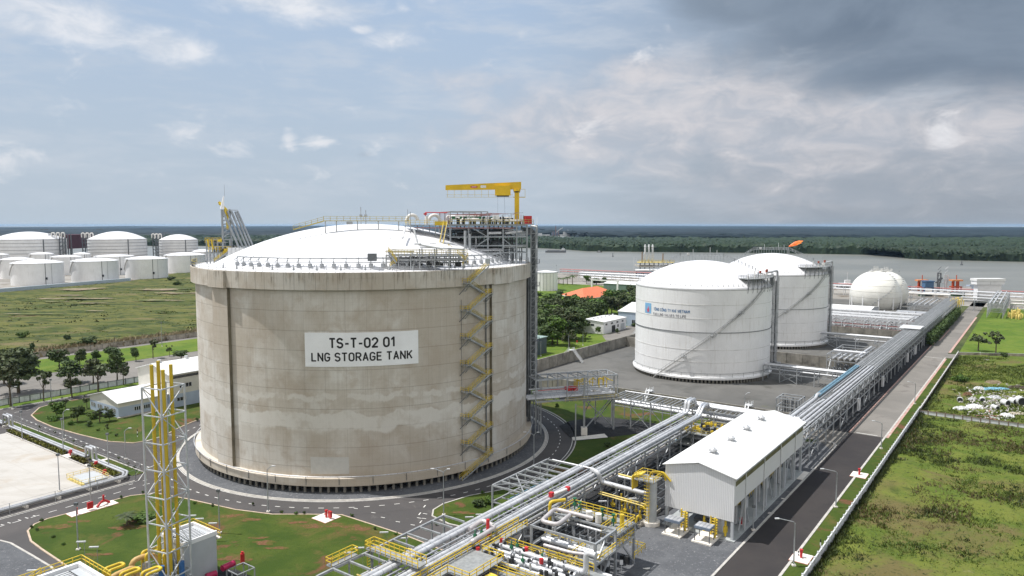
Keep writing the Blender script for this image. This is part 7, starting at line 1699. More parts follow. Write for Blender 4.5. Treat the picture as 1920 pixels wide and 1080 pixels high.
# ================================================================== COMPRESSOR SHED
sh = thing('compressor_shed', 'white open-sided compressor shed with a gabled roof beside the access road', 'shed', (22.5, 6.6, 0), site=True)
SL, TW, EV, RG, WB = 45.5, 13.2, 11.6, 13.0, 6.3
gm = bpy.data.materials.new('ribbed white cladding'); gm.use_nodes = True; q = NT(gm.node_tree); b = q.n['Principled BSDF']; tcn = q.node('ShaderNodeTexCoord')
mpv = q.mapping(tcn.outputs['Object'], (1, 1, 1), (0, 0, 0), (0, 0, -SITE_ROT)); sx_, sy_, _z = q.sep(mpv)[:3]
wv = q.math('MULTIPLY', q.math('SINE', q.math('MULTIPLY', q.math('ADD', sx_, sy_), 2 * math.pi / .33)), .5)
b.inputs['Base Color'].default_value = (.66, .665, .68, 1); b.inputs['Roughness'].default_value = .5
rn = q.noise(tcn.outputs['Object'], .4, 4, .6); q.l.new(q.mix(q.ramp(q.math('ADD', wv, q.math('MULTIPLY', rn, .6)), -.4, .8), (.58, .585, .60), (.68, .685, .70)), b.inputs['Base Color'])
bn = q.n.new('ShaderNodeBump'); bn.inputs[0].default_value = .6; bn.inputs[1].default_value = .05; q.l.new(wv, bn.inputs['Height']); q.l.new(bn.outputs[0], b.inputs['Normal'])
def gable(s, a): return [(s, 0, WB - .4 if a else WB), (s, TW, WB - .4 if a else WB), (s, TW, EV), (s, TW / 2, RG), (s, 0, EV)]
m_ = SM(); v_ = [(0, 0, 3.6), (0, TW, 3.6), (0, TW, EV), (0, TW / 2, RG), (0, 0, EV), (.2, 0, 3.6), (.2, TW, 3.6), (.2, TW, EV), (.2, TW / 2, RG), (.2, 0, EV)]
o = m_.add(v_, [(0, 1, 2, 3, 4), (9, 8, 7, 6, 5), (0, 5, 6, 1), (1, 6, 7, 2), (0, 4, 9, 5)]).build('gable_wall', gm, sh); fix_normals(o)
m_ = SM(); v_ = [(SL - .2, 0, 6.3), (SL - .2, TW, 6.3), (SL - .2, TW, EV), (SL - .2, TW / 2, RG), (SL - .2, 0, EV), (SL, 0, 6.3), (SL, TW, 6.3), (SL, TW, EV), (SL, TW / 2, RG), (SL, 0, EV)]
o = m_.add(v_, [(0, 1, 2, 3, 4), (9, 8, 7, 6, 5), (0, 5, 6, 1), (1, 6, 7, 2), (0, 4, 9, 5)]).build('gable_wall', gm, sh); fix_normals(o)
SM().box(.2, SL - .2, 0, .15, 6.4, EV).build('side_wall', gm, sh); SM().box(.2, SL - .2, TW - .15, TW, 6.4, EV).build('side_wall', gm, sh)
SM().box(.6, SL - .6, -.03, .12, 9.95, 10.85).build('louvre_strip', mat('olive louvre shade', (.13, .125, .06), .8, 0, .3, .5), sh)
m_ = SM(); A_ = [(-.45, EV - .02), (TW / 2, RG + .25), (TW + .45, EV - .02)]; v_ = []
for s in (-.4, SL + .4): v_ += [(s, a, z + .12) for a, z in A_] + [(s, a, z) for a, z in A_]
rfm = bpy.data.materials.new('white ribbed roof sheet'); rfm.use_nodes = True; q = NT(rfm.node_tree); b = q.n['Principled BSDF']; tcn = q.node('ShaderNodeTexCoord')
rx_, _y, _z = q.sep(q.mapping(tcn.outputs['Object'], (1, 1, 1), (0, 0, 0), (0, 0, -SITE_ROT)))[:3]
wv = q.math('SINE', q.math('MULTIPLY', rx_, 2 * math.pi / .5)); n_ = q.noise(tcn.outputs['Object'], .25, 5, .6)
q.l.new(q.mix(q.ramp(n_, .4, .7), (.72, .72, .71), (.64, .64, .625)), b.inputs['Base Color']); b.inputs['Roughness'].default_value = .45
bn = q.n.new('ShaderNodeBump'); bn.inputs[0].default_value = .3; bn.inputs[1].default_value = .03; q.l.new(wv, bn.inputs['Height']); q.l.new(bn.outputs[0], b.inputs['Normal'])
o = m_.add(v_, [(0, 1, 7, 6), (1, 2, 8, 7), (3, 9, 10, 4), (4, 10, 11, 5), (0, 6, 9, 3), (2, 5, 11, 8), (0, 3, 4, 1), (1, 4, 5, 2), (6, 7, 10, 9), (7, 8, 11, 10)]).build('roof', rfm, sh); fix_normals(o)
SM().box(-.4, SL + .4, -.55, -.42, EV - .2, EV + .08).build('gutter', M_galv, sh); SM().beam((0, TW / 2, RG + .34), (SL, TW / 2, RG + .34), .35, .05).build('ridge_cap', M_wroof, sh)
for s in (6.8, 16.6, 26.0, 35.8):
    o = SM().cyl(s, TW / 2, RG + .25, RG + .7, .5, 10).cyl(s, TW / 2, RG + .7, RG + 1.0, .8, 12, .75).cyl(s, TW / 2, RG + 1.0, RG + 1.4, .6, 12, .25).box(s - .7, s + .7, TW / 2 - .7, TW / 2 + .7, RG + .18, RG + .34).build('roof_ventilator', M_clad, sh)
m_ = SM()
for i in range(8):
    s = .35 + (SL - .7) * i / 7
    for t_ in (.35, TW - .35): m_.box(s - .3, s + .3, t_ - .22, t_ + .22, 0, 6.4 if 0 < i < 7 else EV - .4)
m_.box(0.1, .5, 4.2, 4.5, 0, 3.8); m_.box(.1, .5, 8.6, 8.9, 0, 3.8); m_.parts('column', M_gwall, sh)
m_ = SM()
for i in range(4): s = 5.8 + i * 11; m_.cyl(s, -.12, .2, EV - .2, .09, 6)
m_.parts('downpipe', M_lamp, sh)
SM().box(-.4, SL + .2, -.3, TW + .4, 0.05, .22).build('floor_slab', mat('shed floor', (.36, .38, .38), .8, 0, .1, .5), sh)
SM().box(40, 46, -1.6, -.3, .05, .2).build('ramp', M_pad, sh)
m_ = SM()
for i in range(3): s = 4 + i * 14.6; m_.beam((s, .4, .4), (s + 2.5, .4, 6), .2).beam((s + 2.6, .4, 6), (s + 5.5, .4, .4), .2)
m_.parts('brace', M_gwall, sh)
for i in range(3):                                       # machines inside
    s = 7 + i * 13.5; cm = thing('compressor', ['grey compressor set in the nearest bay of the white shed', 'grey compressor set in the middle bay of the white shed', 'grey compressor set in the farthest bay of the white shed'][i], 'compressor', (s, 6.5, 0.2), 'compressors inside the white shed', site=True)
    SM().box(s - 3, s + 3, 4.2, 9, .2, 1.1).build('skid', M_galvd, cm); SM().tube([(s - 2.4, 6.4, 2.4), (s + 2.2, 6.4, 2.4)], 1.1, 12).build('casing', M_gwall, cm); SM().bent([(s, 5.2, 2), (s, 5.2, 4.6), (s, 2.0, 4.6), (s, 2.0, .5)], .32, 8).bent([(s + 1.5, 5.2, 2), (s + 1.5, 5.2, 5.2), (s + 1.5, 1.6, 5.2)], .25, 8).parts('pipe', M_clad, cm); SM().box(s - 4.6, s - 3.3, 3, 4, .2, 2.4).build('control_panel', M_lamp, cm); SM().rail([(s - 4, 2.6, 2.6), (s + 4, 2.6, 2.6)], 1.1, 1.3, .08).build('railing', M_yel, cm)
# yellow piping in front of the gable opening, two air cooled panels
def panel_unit(s, t_, label):
    th = thing('air_cooler', label, 'air cooler', (s, t_, 0), 'grey panel coolers before the white shed', site=True)
    SM().box(s - 2.0, s + 3.6, t_ - 1.5, t_ + 2.1, .05, .3).build('plinth', M_pad, th)
    m_ = SM(); m_.box(s - 1.7, s + .7, t_ - 1.2, t_ + 1.7, 2.6, 3.05); m_.build('cabinet', mat('cooler blue grey', (.17, .21, .27), .5), th)
    m_ = SM()
    for i in range(4):
        for j in range(2): m_.box(s - 1.6 + j * 1.15, s - .55 + j * 1.15, t_ - 1.1 + i * .7, t_ - .5 + i * .7, 3.05, 3.1)
    m_.parts('grille', M_pipe, th)
    m_ = SM()
    for a in (s - 1.6, s + .6):
        for b_ in (t_ - 1.1, t_ + 1.6): m_.beam((a, b_, .3), (a, b_, 2.7), .13)
    m_.parts('leg', M_galvd, th)
    m_ = SM()
    for i in range(6): z = .8 + i * .5; m_.bent([(s + 1.2, t_ - .9, z), (s + 2.4, t_ - 1.1, z), (s + 2.6, t_ + .2, z)], .13, 6)
    m_.cyl(s + 1.4, t_ - 1, .3, 4.0, .2, 6); m_.cyl(s + 2.5, t_ + .2, .3, 3.8, .16, 6); m_.parts('yellow_pipe', M_yel, th)
    return th
panel_unit(-2.6, 9.6, 'grey panel cooler with yellow pipes, left of two before the white shed'); panel_unit(-2.4, 4.0, 'grey panel cooler with yellow pipes, nearest the road side of the shed')
for t_ in (5.8, 1.8): SM().cyl(.9, t_, .3, 3.0, .22, 7).bent([(.9, t_, 2.8), (.9, t_, 3.3), (1.6, t_ + .8, 3.3)], .15, 6).box(.6, 1.3, t_ - .3, t_ + .3, 1, 2.1).build('yellow_riser', M_yel, sh)
# vertical vessel with ladder
vs = thing('knockout_drum', 'grey vertical drum with yellow ladder and pipes beside the white shed gable', 'vessel', (-1.6, 15.2, 0), site=True)
vs0, vt0 = -1.6, 15.2
SM().cyl(vs0, vt0, .05, .75, 1.75, 8).build('plinth', M_pad, vs); SM().cyl(vs0, vt0, .7, 8.4, 1.02, 20).cyl(vs0, vt0, 8.4, 9.1, 1.02, 20, .4).build('shell', mat('drum grey paint', (.40, .42, .43), .5, 0, .08, .6), vs)
SM().ladder((vs0 - 1.25, vt0 + .2, .8), (vs0 - 1.25, vt0 + .2, 9.6), .55, (0, 1, 0)).build('ladder', M_yel, vs)
m_ = SM()
for i in range(12): z = 2.4 + i * .62; m_.tube([(vs0 - 1.3 + .02, vt0 - .3, z), (vs0 - 1.95, vt0 - .25, z), (vs0 - 2.0, vt0 + .6, z), (vs0 - 1.3, vt0 + .7, z)], .05, 4)
m_.build('ladder_cage', M_yel, vs)
SM().box(vs0 - 2.2, vs0 + 1.6, vt0 - 1.4, vt0 + 2.6, 8.8, 8.92).build('top_platform', M_grat, vs); SM().rail([(vs0 - 2.2, vt0 - 1.4, 8.9), (vs0 - 2.2, vt0 + 2.6, 8.9), (vs0 + 1.6, vt0 + 2.6, 8.9), (vs0 + 1.6, vt0 - 1.4, 8.9), (vs0 - 2.2, vt0 - 1.4, 8.9)], 1.1, .9, .09).build('platform_railing', M_yel, vs)
m_ = SM()
for i in range(5): m_.bent([(vs0 - 1.6 + i * .5, vt0 + 3.2, 6.6), (vs0 - 1.6 + i * .5, vt0 + 3.2, 9.3), (vs0 - 1.2 + i * .5, vt0 + 1.6, 9.6)], .17, 7)
for i in range(2): m_.bent([(vs0, vt0 + .4, 9.1), (vs0, vt0 + .2, 10.1), (vs0 + 1.2, vt0 - 1.8, 10.1), (vs0 + 1.4, vt0 - 2.2 - i, 8.6)], .2, 7)
m_.bent([(vs0 - 1.8, vt0 + 1.2, 1.4), (vs0 - 2.5, vt0 + 1.6, 2.2), (vs0 - 2.5, vt0 + 1.9, .6)], .2, 7); m_.parts('yellow_pipe', M_yel, vs)
cpn = thing('cross_pipes', 'thick grey and yellow pipes linking the foreground rack to the grey drum', 'pipework', (2, 21, 0), site=True)
SM().tube(px3([(1036, 862, 7.6), (1117, 880, 7.6)]), .17, 7).bent(px3([(1110, 880, 8.0), (1122, 886, 8.0), (1126, 903, 6.0), (1216, 927, 5.0)]), .46, 10, br=.8).bent(px3([(1160, 893, 7.2), (1186, 899, 7.2), (1186, 899, 4.5)]), .22, 8).parts('pipe', M_clad, cpn)
SM().tube(px3([(1160, 889, 8.6), (1206, 901, 8.6)]), .2, 7).tube([(-2.6, 26, 3.9), (-2.6, 16.5, 3.6)], .14, 6).tube(px3([(1125, 922, 4.2), (1212, 946, 4.0)]), .13, 6).parts('yellow_pipe', M_yel2, cpn)
m_ = SM()
for t_ in (24, 21.5, 19): m_.beam((1, t_, 0), (1, t_, 5), .24).beam((-2.4, t_, 0), (-2.4, t_, 3.6), .2).beam((4.6, t_, 0), (4.6, t_, 8.2), .2).beam((-2.4, t_, 3.4), (1, t_, 3.4), .16).beam((1, t_, 6.8), (4.6, t_, 6.8), .16)
m_.parts('support', M_galv, cpn)
SM().box(-4, 5, 16.2, 16.6, .05, .8).box(-4.2, -3.8, 16.2, 25, .05, .5).build('kerb_wall', M_conc, cpn)
m_ = SM()
for i in range(14): s, t_ = rk.uniform(-2, 4.5), rk.uniform(17, 25); m_.cyl(s, t_, .1, rk.uniform(1.2, 3), .18, 6).box(s - .3, s + .3, t_ - .3, t_ + .3, .8, 1.3)
m_.parts('valve', M_yel, cpn)

# ================================================================== FLARE LATTICE TOWER
Yt = 106.0
tw = thing('stack_tower', 'tall open steel lattice tower with four yellow pipes, nearest on the left', 'lattice tower', ((306 - 960) / F * Yt, Yt, 0))
def TP(px, Y): return ((px - 960) / F * (Y * cP + (56.4 - 33) * sP) , Y)
c_ = Vector(((303.5 - 960) / F * Yt * 1.012, Yt)); hd = 2.55
cor = [Vector((c_.x + 2.85 * math.cos(a), c_.y + 2.85 * math.sin(a))) for a in (rad(205), rad(289), rad(25), rad(109))]
ztop = 32.7; m_ = MB()
for c in cor: m_.tube([(c.x, c.y, 0), (c.x, c.y, ztop)], .15, 7)
M_lat = mat('pale lattice steel', (.50, .52, .54), .5, .2, .12, .6)
m_.parts('tower_leg', M_lat, tw)
nb = 8; bh = ztop / nb; m_ = MB()
for i in range(nb + 1):
    z = bh * i if i < nb else ztop
    for j in range(4):
        a, b = cor[j], cor[(j + 1) % 4]; m_.beam((a.x, a.y, z), (b.x, b.y, z), .16)
    if i < nb:
        for j in range(4):
            a, b = cor[j], cor[(j + 1) % 4]
            if (i + j) % 2: a, b = b, a
            m_.beam((a.x, a.y, z), (b.x, b.y, z + bh), .115)
m_.build('lattice', M_lat, tw)
m_ = MB()
for dx, dy, zt__, r in ((-1.44, .2, 35.9, .26), (-.55, .9, 36.3, .26), (.05, -.6, 35.2, .26), (1.13, .3, 35.75, .26)): m_.cyl(c_.x + dx * .9 - dy * .434, c_.y + dx * .434 + dy * .9, 0, zt__, r, 14)
m_.parts('yellow_stack_pipe', mat('stack yellow paint', (.56, .40, .03), .5, 0, .12, .25, streak=((.30, .22, .05), .5)), tw)

# ================================================================== FOREGROUND PROCESS BUILDINGS (lower left)
b2_ = thing('pump_house', 'grey concrete pump house with slatted roof vents behind the yellow tower', 'pump house', (-64.5, 64.5, 0), site=True)
P4 = [(-62.1, 62.1), (-62.5, 67.9), (-66.3, 66.3), (-67.2, 61.9)]
P4 = [(-62.2, 61.6), (-62.2, 68.2), (-67.6, 68.2), (-67.6, 61.6)]
SM().box(-67.6, -62.2, 61.6, 68.2, 0, 7.4).build('wall', M_gwall, b2_); SM().box(-67.7, -62.1, 61.5, 61.8, 7.4, 8.1).box(-67.7, -67.4, 61.8, 68.3, 7.4, 7.9).box(-62.4, -62.1, 61.8, 68.3, 7.4, 7.9).box(-67.4, -62.4, 68.0, 68.3, 7.4, 7.9).build('parapet', M_wwall, b2_)
m_ = SM()
for i in range(9): m_.box(-66.6, -63.2, 62.6 + i * .55, 62.85 + i * .55, 7.45, 7.6)
m_.parts('vent_slat', M_lamp, b2_); SM().box(-66.8, -63.0, 62.3, 67.6, 7.4, 7.44).build('vent_opening', M_dark, b2_)
SM().rail([(-61.6, 61.5, 6.9), (-61.6, 69.2, 6.9), (-67, 69.2, 6.9)], 1.1, 1.2, .09).build('railing', M_yel, b2_); SM().box(-62.1, -61.4, 61.4, 69.3, 6.7, 6.85).box(-67, -61.4, 68.4, 69.3, 6.7, 6.85).build('ledge', M_pad, b2_)
b3_ = thing('filter_house', 'white-rimmed pump house with slatted roof and yellow rails at the bottom edge', 'pump house', (-82, 66, 0), site=True)
SM().box(-90, -79.6, 60.5, 68.4, 0, 7.2).build('wall', M_gwall, b3_); SM().box(-90, -79.5, 68.0, 68.5, 7.2, 7.8).box(-80.0, -79.5, 60.5, 68.0, 7.2, 7.8).box(-90, -80, 60.4, 60.9, 7.2, 7.8).build('parapet', M_wwall, b3_)
m_ = SM()
for i in range(10): m_.box(-88.8, -81.6, 61.6 + i * .6, 61.85 + i * .6, 7.35, 7.5)
m_.parts('vent_slat', M_lamp, b3_); SM().box(-89, -81.2, 61.2, 67.6, 7.2, 7.26).build('vent_opening', M_dark, b3_)
SM().rail([(-90, 69.3, 7.1), (-78.9, 69.3, 7.1), (-78.9, 60.5, 7.1)], 1.2, 1.2, .1).rail([(-78.2, 70.5, 5), (-78.2, 60.5, 5)], 1.1, 1.2, .09).build('railing', M_yel, b3_); SM().box(-90, -78.9, 68.5, 69.3, 6.9, 7.05).box(-79.5, -78.9, 60.5, 69.3, 6.9, 7.05).build('ledge', M_grat, b3_)
m_ = SM(); rm = SM(); m_.stair((-84, 70, 7), (-90, 71.5, 3.4), 1, rm=rm); m_.build('stair', M_galv, b3_); rm.build('stair_railing', M_yel, b3_)
pg = thing('pump_piping', 'bent yellow and orange pipes around the foot of the lattice tower', 'pipework', (-72, 62, 0), site=True)
m_ = SM()
for (s, t_) in ((-77.2, 66.2), (-76.6, 62.8), (-71.2, 67.2), (-69.6, 65.0), (-74.6, 60.6)):
    m_.bent([(s, t_, 1), (s, t_, 6.4), (s + 2.4, t_, 6.4), (s + 2.4, t_ - 1.2, 6.4), (s, t_ - 1.2, 6.4), (s, t_ - 1.2, 4)], .22, 8, br=.5)
m_.parts('yellow_pipe', M_yel, pg)
m_ = SM(); om = mat('ochre pipe', (.50, .33, .13), .55, 0, .15, 1)
m_.bent([(-77.6, 64.4, 2), (-77.6, 64.4, 5.6), (-73.5, 64.6, 5.8), (-73.2, 64.6, 2)], .42, 9, br=1.2).bent([(-73, 67, 1.5), (-73, 67, 5.8), (-69.8, 66.4, 5.9), (-69.4, 64, 3)], .40, 9, br=1.2).parts('ochre_pipe', om, pg)
m_ = SM()
for i in range(16): s, t_ = rk.uniform(-78, -68.5), rk.uniform(59.5, 67); m_.cyl(s, t_, .2, rk.uniform(3, 5.6), rk.uniform(.15, .4), 8)
m_.parts('pump_pipe', M_pipe, pg)
m_ = SM()
for s, t_ in ((-69, 63), (-68.4, 61), (-71, 62)): m_.cyl(s, t_, 3.2, 5.6, .42, 10)
m_.parts('blue_motor', M_blue, pg)
SM().box(-79, -68, 59, 68.2, 2.6, 2.75).build('deck', M_grat, pg); SM().rail([(-79, 68.2, 2.75), (-68, 68.2, 2.75), (-68, 59, 2.75)], 1.1, 1.3, .09).build('railing', M_galv, pg)
rh = thing('hose_station', 'red hose reels and hydrant beside a steel frame at the bottom edge', 'fire station', (-61, 62, 0), site=True)
flat('dark_gravel', [(-66, 56), (-58.6, 56), (-58.6, 62), (-61.8, 66), (-66, 66)], .18, M_gravd)
g0 = S2(455, 1058, 0); SM().cyl(g0[0], g0[1], .2, 1.9, .35, 9).cyl(g0[0], g0[1], 1.9, 2.2, .2, 8).build('hydrant', M_red, rh)
SM().tube([(-62.6, 59.6, 2.6), (-60.4, 59.8, 2.6)], .5, 10).tube([(-65, 60.2, 2.0), (-63.4, 60, 2.0)], .5, 10).parts('red_vessel', mat('crimson vessel', (.40, .02, .08), .4, 0, .1, 1), rh)
m_ = SM()
for s in (-62, -59): 
    for t_ in (56.4, 59.4): m_.beam((s, t_, 0), (s, t_, 2.2), .16)
m_.rail([(-62, 56.4, 1.1), (-59, 56.4, 1.1), (-59, 59.4, 1.1), (-62, 59.4, 1.1), (-62, 56.4, 1.1)], 1.1, 1.4, .14, (1.0,)); m_.build('frame', M_galv, rh)
# ================================================================== TREES AND PLANTS
tr = np.random.default_rng(21)
def leaf_cloud(lobes, n, size, seed, shell=.35):
    r = np.random.default_rng(seed); P_ = []; L = np.array([l[3] * l[4] * l[5] for l in lobes]); L = L / L.sum(); pick = r.choice(len(lobes), n, p=L)
    d = r.normal(0, 1, (n, 3)); d /= np.linalg.norm(d, axis=1)[:, None]; rad_ = (shell + (1 - shell) * r.random(n)) ** .6
    lb = np.array(lobes)[pick]; c = lb[:, :3] + d * rad_[:, None] * lb[:, 3:6]
    nrm = d * .7 + r.normal(0, .6, (n, 3)) + [0, 0, .35]; nrm /= np.linalg.norm(nrm, axis=1)[:, None]
    a = np.cross(nrm, r.normal(0, 1, (n, 3))); a /= np.linalg.norm(a, axis=1)[:, None]; b = np.cross(nrm, a); s = size * r.uniform(.45, 1.15, (n, 1))
    v = np.stack([c - a * s - b * s * .6, c + a * s - b * s * .6, c + a * s * .7 + b * s * .6, c - a * s * .7 + b * s * .6], 1).reshape(-1, 3)
    f = np.arange(n * 4).reshape(-1, 4); return v.tolist(), f.tolist()
def np_mesh(name, v, f, m):
    me = bpy.data.meshes.new(name); me.from_pydata(v, [], f); me.materials.append(m); return me
def tree_proto(kind, seed, m):
    """crown and trunk meshes of a tree 1 unit = 1 m, about 8 m tall"""
    r = random.Random(seed); lobes = []; H = 8.0
    if kind == 'round':
        for i in range(13): a = r.uniform(0, 6.28); q = r.uniform(.3, 2.1); lobes.append((q * math.cos(a), q * math.sin(a), r.uniform(2.6, 6.7), r.uniform(1.1, 1.7), r.uniform(1.1, 1.7), r.uniform(.8, 1.3)))
        n, sz = 1200, .34
    elif kind == 'tier':
        for k_ in range(4):
            z = 3.3 + k_ * 1.25; R = 2.9 - k_ * .38
            for i in range(5): a = i * 1.257 + r.uniform(-.3, .3); lobes.append((R * .55 * math.cos(a), R * .55 * math.sin(a), z + r.uniform(-.15, .15), R * .58, R * .58, .55))
        n, sz = 1100, .34
    elif kind == 'airy':
        for i in range(12): a = r.uniform(0, 6.28); q = r.uniform(.4, 2.3); lobes.append((q * math.cos(a), q * math.sin(a), r.uniform(3.6, 7.0), r.uniform(.5, 1.0), r.uniform(.5, 1.0), r.uniform(.35, .8)))
        n, sz = 620, .30
    else:
        for i in range(6): a = r.uniform(0, 6.28); q = r.uniform(.1, 1.6); lobes.append((q * math.cos(a), q * math.sin(a), r.uniform(.7, 2.1), r.uniform(.8, 1.4), r.uniform(.8, 1.4), r.uniform(.6, 1.0)))
        n, sz = 420, .34
    v, f = leaf_cloud(lobes, n, sz, seed)
    crown = np_mesh('crown', v, f, m); t_ = MB()
    if kind != 'bush':
        t_.tube([(0, 0, 0), (.05, .02, 2.0), (0, .05, 4.0), (.05, 0, 6.0)], [.22, .17, .12, .05], 6)
        for l in lobes[:6]: t_.tube([(0, 0, 2.6 + l[2] * .12), (l[0] * .55, l[1] * .55, l[2] * .75), (l[0] * .9, l[1] * .9, l[2])], [.10, .07, .03], 4)
    else: t_.tube([(0, 0, 0), (0, 0, 1.4)], [.12, .05], 5)
    o = t_.build('trunk', M_trunk); me = o.data; bpy.data.objects.remove(o); return crown, me
PR = {('round', i): tree_proto('round', 40 + i, M_leaf) for i in range(4)}
PR.update({('tier', i): tree_proto('tier', 60 + i, M_leaf2 if i else M_leaf) for i in range(2)}); PR.update({('airy', i): tree_proto('airy', 70 + i, M_leaf2) for i in range(3)})
PR.update({('bush', i): tree_proto('bush', 80 + i, M_leaf if i < 1 else M_leaf3) for i in range(2)}); PR.update({('bright', i): tree_proto('round', 90 + i, M_leaf3) for i in range(2)})
def palm_proto():
    v = []; f = []
    for i in range(16):
        a = i * 2.4; el_ = .9 - .10 * (i % 8); L = 2.6
        pts = []
        for j in range(7):
            u = j / 6; rr = L * u * math.cos(el_ * (1 - u * .6)); z = 5.2 + L * u * math.sin(el_) - 2.4 * u * u; pts.append(Vector((rr * math.cos(a), rr * math.sin(a), z)))
        n_ = Vector((-math.sin(a), math.cos(a), 0))
        for j in range(6):
            w0 = .42 * math.sin(math.pi * min(1, j / 6 + .15)); w1 = .42 * math.sin(math.pi * min(1, (j + 1) / 6 + .1)); o = len(v)
            v += [tuple(pts[j] - n_ * w0 - Vector((0, 0, .12))), tuple(pts[j]), tuple(pts[j] + n_ * w0 - Vector((0, 0, .12))), tuple(pts[j + 1] + n_ * w1 - Vector((0, 0, .12))), tuple(pts[j + 1]), tuple(pts[j + 1] - n_ * w1 - Vector((0, 0, .12)))]
            f += [(o, o + 1, o + 4, o + 5), (o + 1, o + 2, o + 3, o + 4)]
    crown = np_mesh('crown', v, f, M_leaf); o = MB().tube([(0, 0, 0), (.1, 0, 2.6), (0, 0, 5.3)], [.24, .17, .14], 7).build('trunk', M_trunk); me = o.data; bpy.data.objects.remove(o); return crown, me
PR[('palm', 0)] = palm_proto()
HT = {'round': 7.6, 'tier': 7.9, 'airy': 7.4, 'bush': 2.8, 'bright': 7.6, 'palm': 6.6}; WD = {'round': 6.2, 'tier': 6.0, 'airy': 5.6, 'bush': 4.4, 'bright': 6.2, 'palm': 5.0}
tcount = [0]
def tree(px, py, hpx, wpx, kind, label, group=None, var=None, name=None, z=0.1):
    g = G(px, py, z); Y = g[1]; h = hpx / F * Y * 1.06; w_ = wpx / F * Y * 1.15
    tcount[0] += 1; keys = [k_ for k_ in PR if k_[0] == kind]; k_ = keys[(tcount[0] if var is None else var) % len(keys)]
    nm = name or {'palm': 'palm_tree', 'bush': 'bush'}.get(kind, 'tree'); o = thing(nm, label, 'bush' if kind == 'bush' else ('palm' if kind == 'palm' else 'tree'), (g[0], g[1], z), group)
    o.rotation_euler = (0, 0, random.uniform(0, 6.28)); o.scale = (w_ / WD[kind], w_ / WD[kind], h / HT[kind])
    for nm_, me in (('crown', PR[k_][0]), ('trunk', PR[k_][1])):
        c = bpy.data.objects.new(nm_, me); col.objects.link(c); c.parent = o
    return o
GL_ = 'trees around the parking area on the left'
for a in [(35, 737, 84, 72, 'tier', 'large dark spreading tree at the left edge by the parking area'), (20, 762, 74, 48, 'airy', 'olive tree in front of the large spreading tree at the left edge'), (8, 720, 60, 44, 'tier', 'dark tree cut by the left edge of the picture'), (50, 700, 46, 44, 'tier', 'dark layered tree behind the large spreading tree'),
          (112, 692, 40, 34, 'round', 'dense round dark tree at the left end of the bright lawn'), (150, 686, 33, 25, 'round', 'dense dark tree, second along the bright lawn from the left'), (181, 677, 21, 17, 'round', 'small dark tree between two larger ones on the bright lawn'), (133, 718, 42, 44, 'tier', 'wide layered tree at the middle of the parking edge'),
          (82, 753, 54, 29, 'airy', 'slim tree beside the white fence, left of the lamp post'), (135, 745, 50, 34, 'airy', 'airy tree beside the white fence, right of the lamp post'), (175, 719, 46, 36, 'tier', 'layered green tree behind the white fence'), (184, 734, 48, 44, 'airy', 'broad airy tree just before the white fence'),
          (213, 672, 22, 28, 'round', 'low wide dark tree above the parking, far side of the lawn'), (255, 677, 28, 18, 'round', 'neat round tree on the bright lawn above the warehouse'), (287, 672, 34, 21, 'airy', 'slender tall tree on the bright lawn'), (318, 668, 23, 12, 'airy', 'smallest slender tree on the bright lawn near the concrete tank'),
          (340, 674, 18, 28, 'round', 'low dark tree between the warehouse roof and the concrete tank'), (220, 716, 54, 36, 'tier', 'tall layered tree just left of the tall warehouse'), (232, 722, 46, 24, 'airy', 'thin tree touching the left wall of the tall warehouse')]: tree(*a, group=GL_)
GW = 'small trees on the warehouse lawn'
for a in [(107, 784, 30, 28, 'bright', 'round bright green tree at the left tip of the warehouse lawn'), (145, 791, 32, 22, 'round', 'dark round tree left of the low warehouse'), (163, 766, 28, 16, 'airy', 'thin tree at the corner of the low warehouse'), (187, 792, 26, 24, 'airy', 'olive leafy tree before the gable of the low warehouse'),
          (206, 790, 22, 18, 'tier', 'small layered tree before the gable windows'), (123, 766, 24, 14, 'airy', 'thin young tree behind the bright round tree'), (201, 812, 16, 9, 'airy', 'tiny sapling near the road in front of the warehouse')]: tree(*a, group=GW)
for i, a in enumerate([(133, 797, 9, 9), (166, 800, 10, 13), (184, 808, 5, 6), (218, 818, 5, 7), (100, 789, 10, 16), (155, 776, 12, 18), (175, 785, 12, 18), (370, 790, 6, 7)]):
    tree(*a, 'bush', ['low bush below the dark round tree on the warehouse lawn', 'low bush below the gable windows of the warehouse', 'tiny bush on the open part of the warehouse lawn', 'tiny bush near the kerb of the warehouse lawn', 'bush under the bright green tree', 'leafy bush at the warehouse corner', 'leafy bush against the gable wall of the warehouse', 'tiny bush at the lawn edge beside the concrete tank'][i], 'bushes on the warehouse lawn')
for a in [(42, 634, 13, 18, 'bush', 'dark bush alone in the left field'), (128, 640, 12, 14, 'bush', 'dark bush in the left field above the wall'), (167, 652, 22, 32, 'round', 'dark tree on the old wall at the field edge'), (62, 655, 12, 12, 'bush', 'small bush at the field edge near the wall'), (332, 535, 8, 12, 'bush', 'bush in the field below the farthest tank'), (320, 526, 7, 16, 'bush', 'wide bush right below the front tanks')]: tree(*a, group='bushes of the left field')
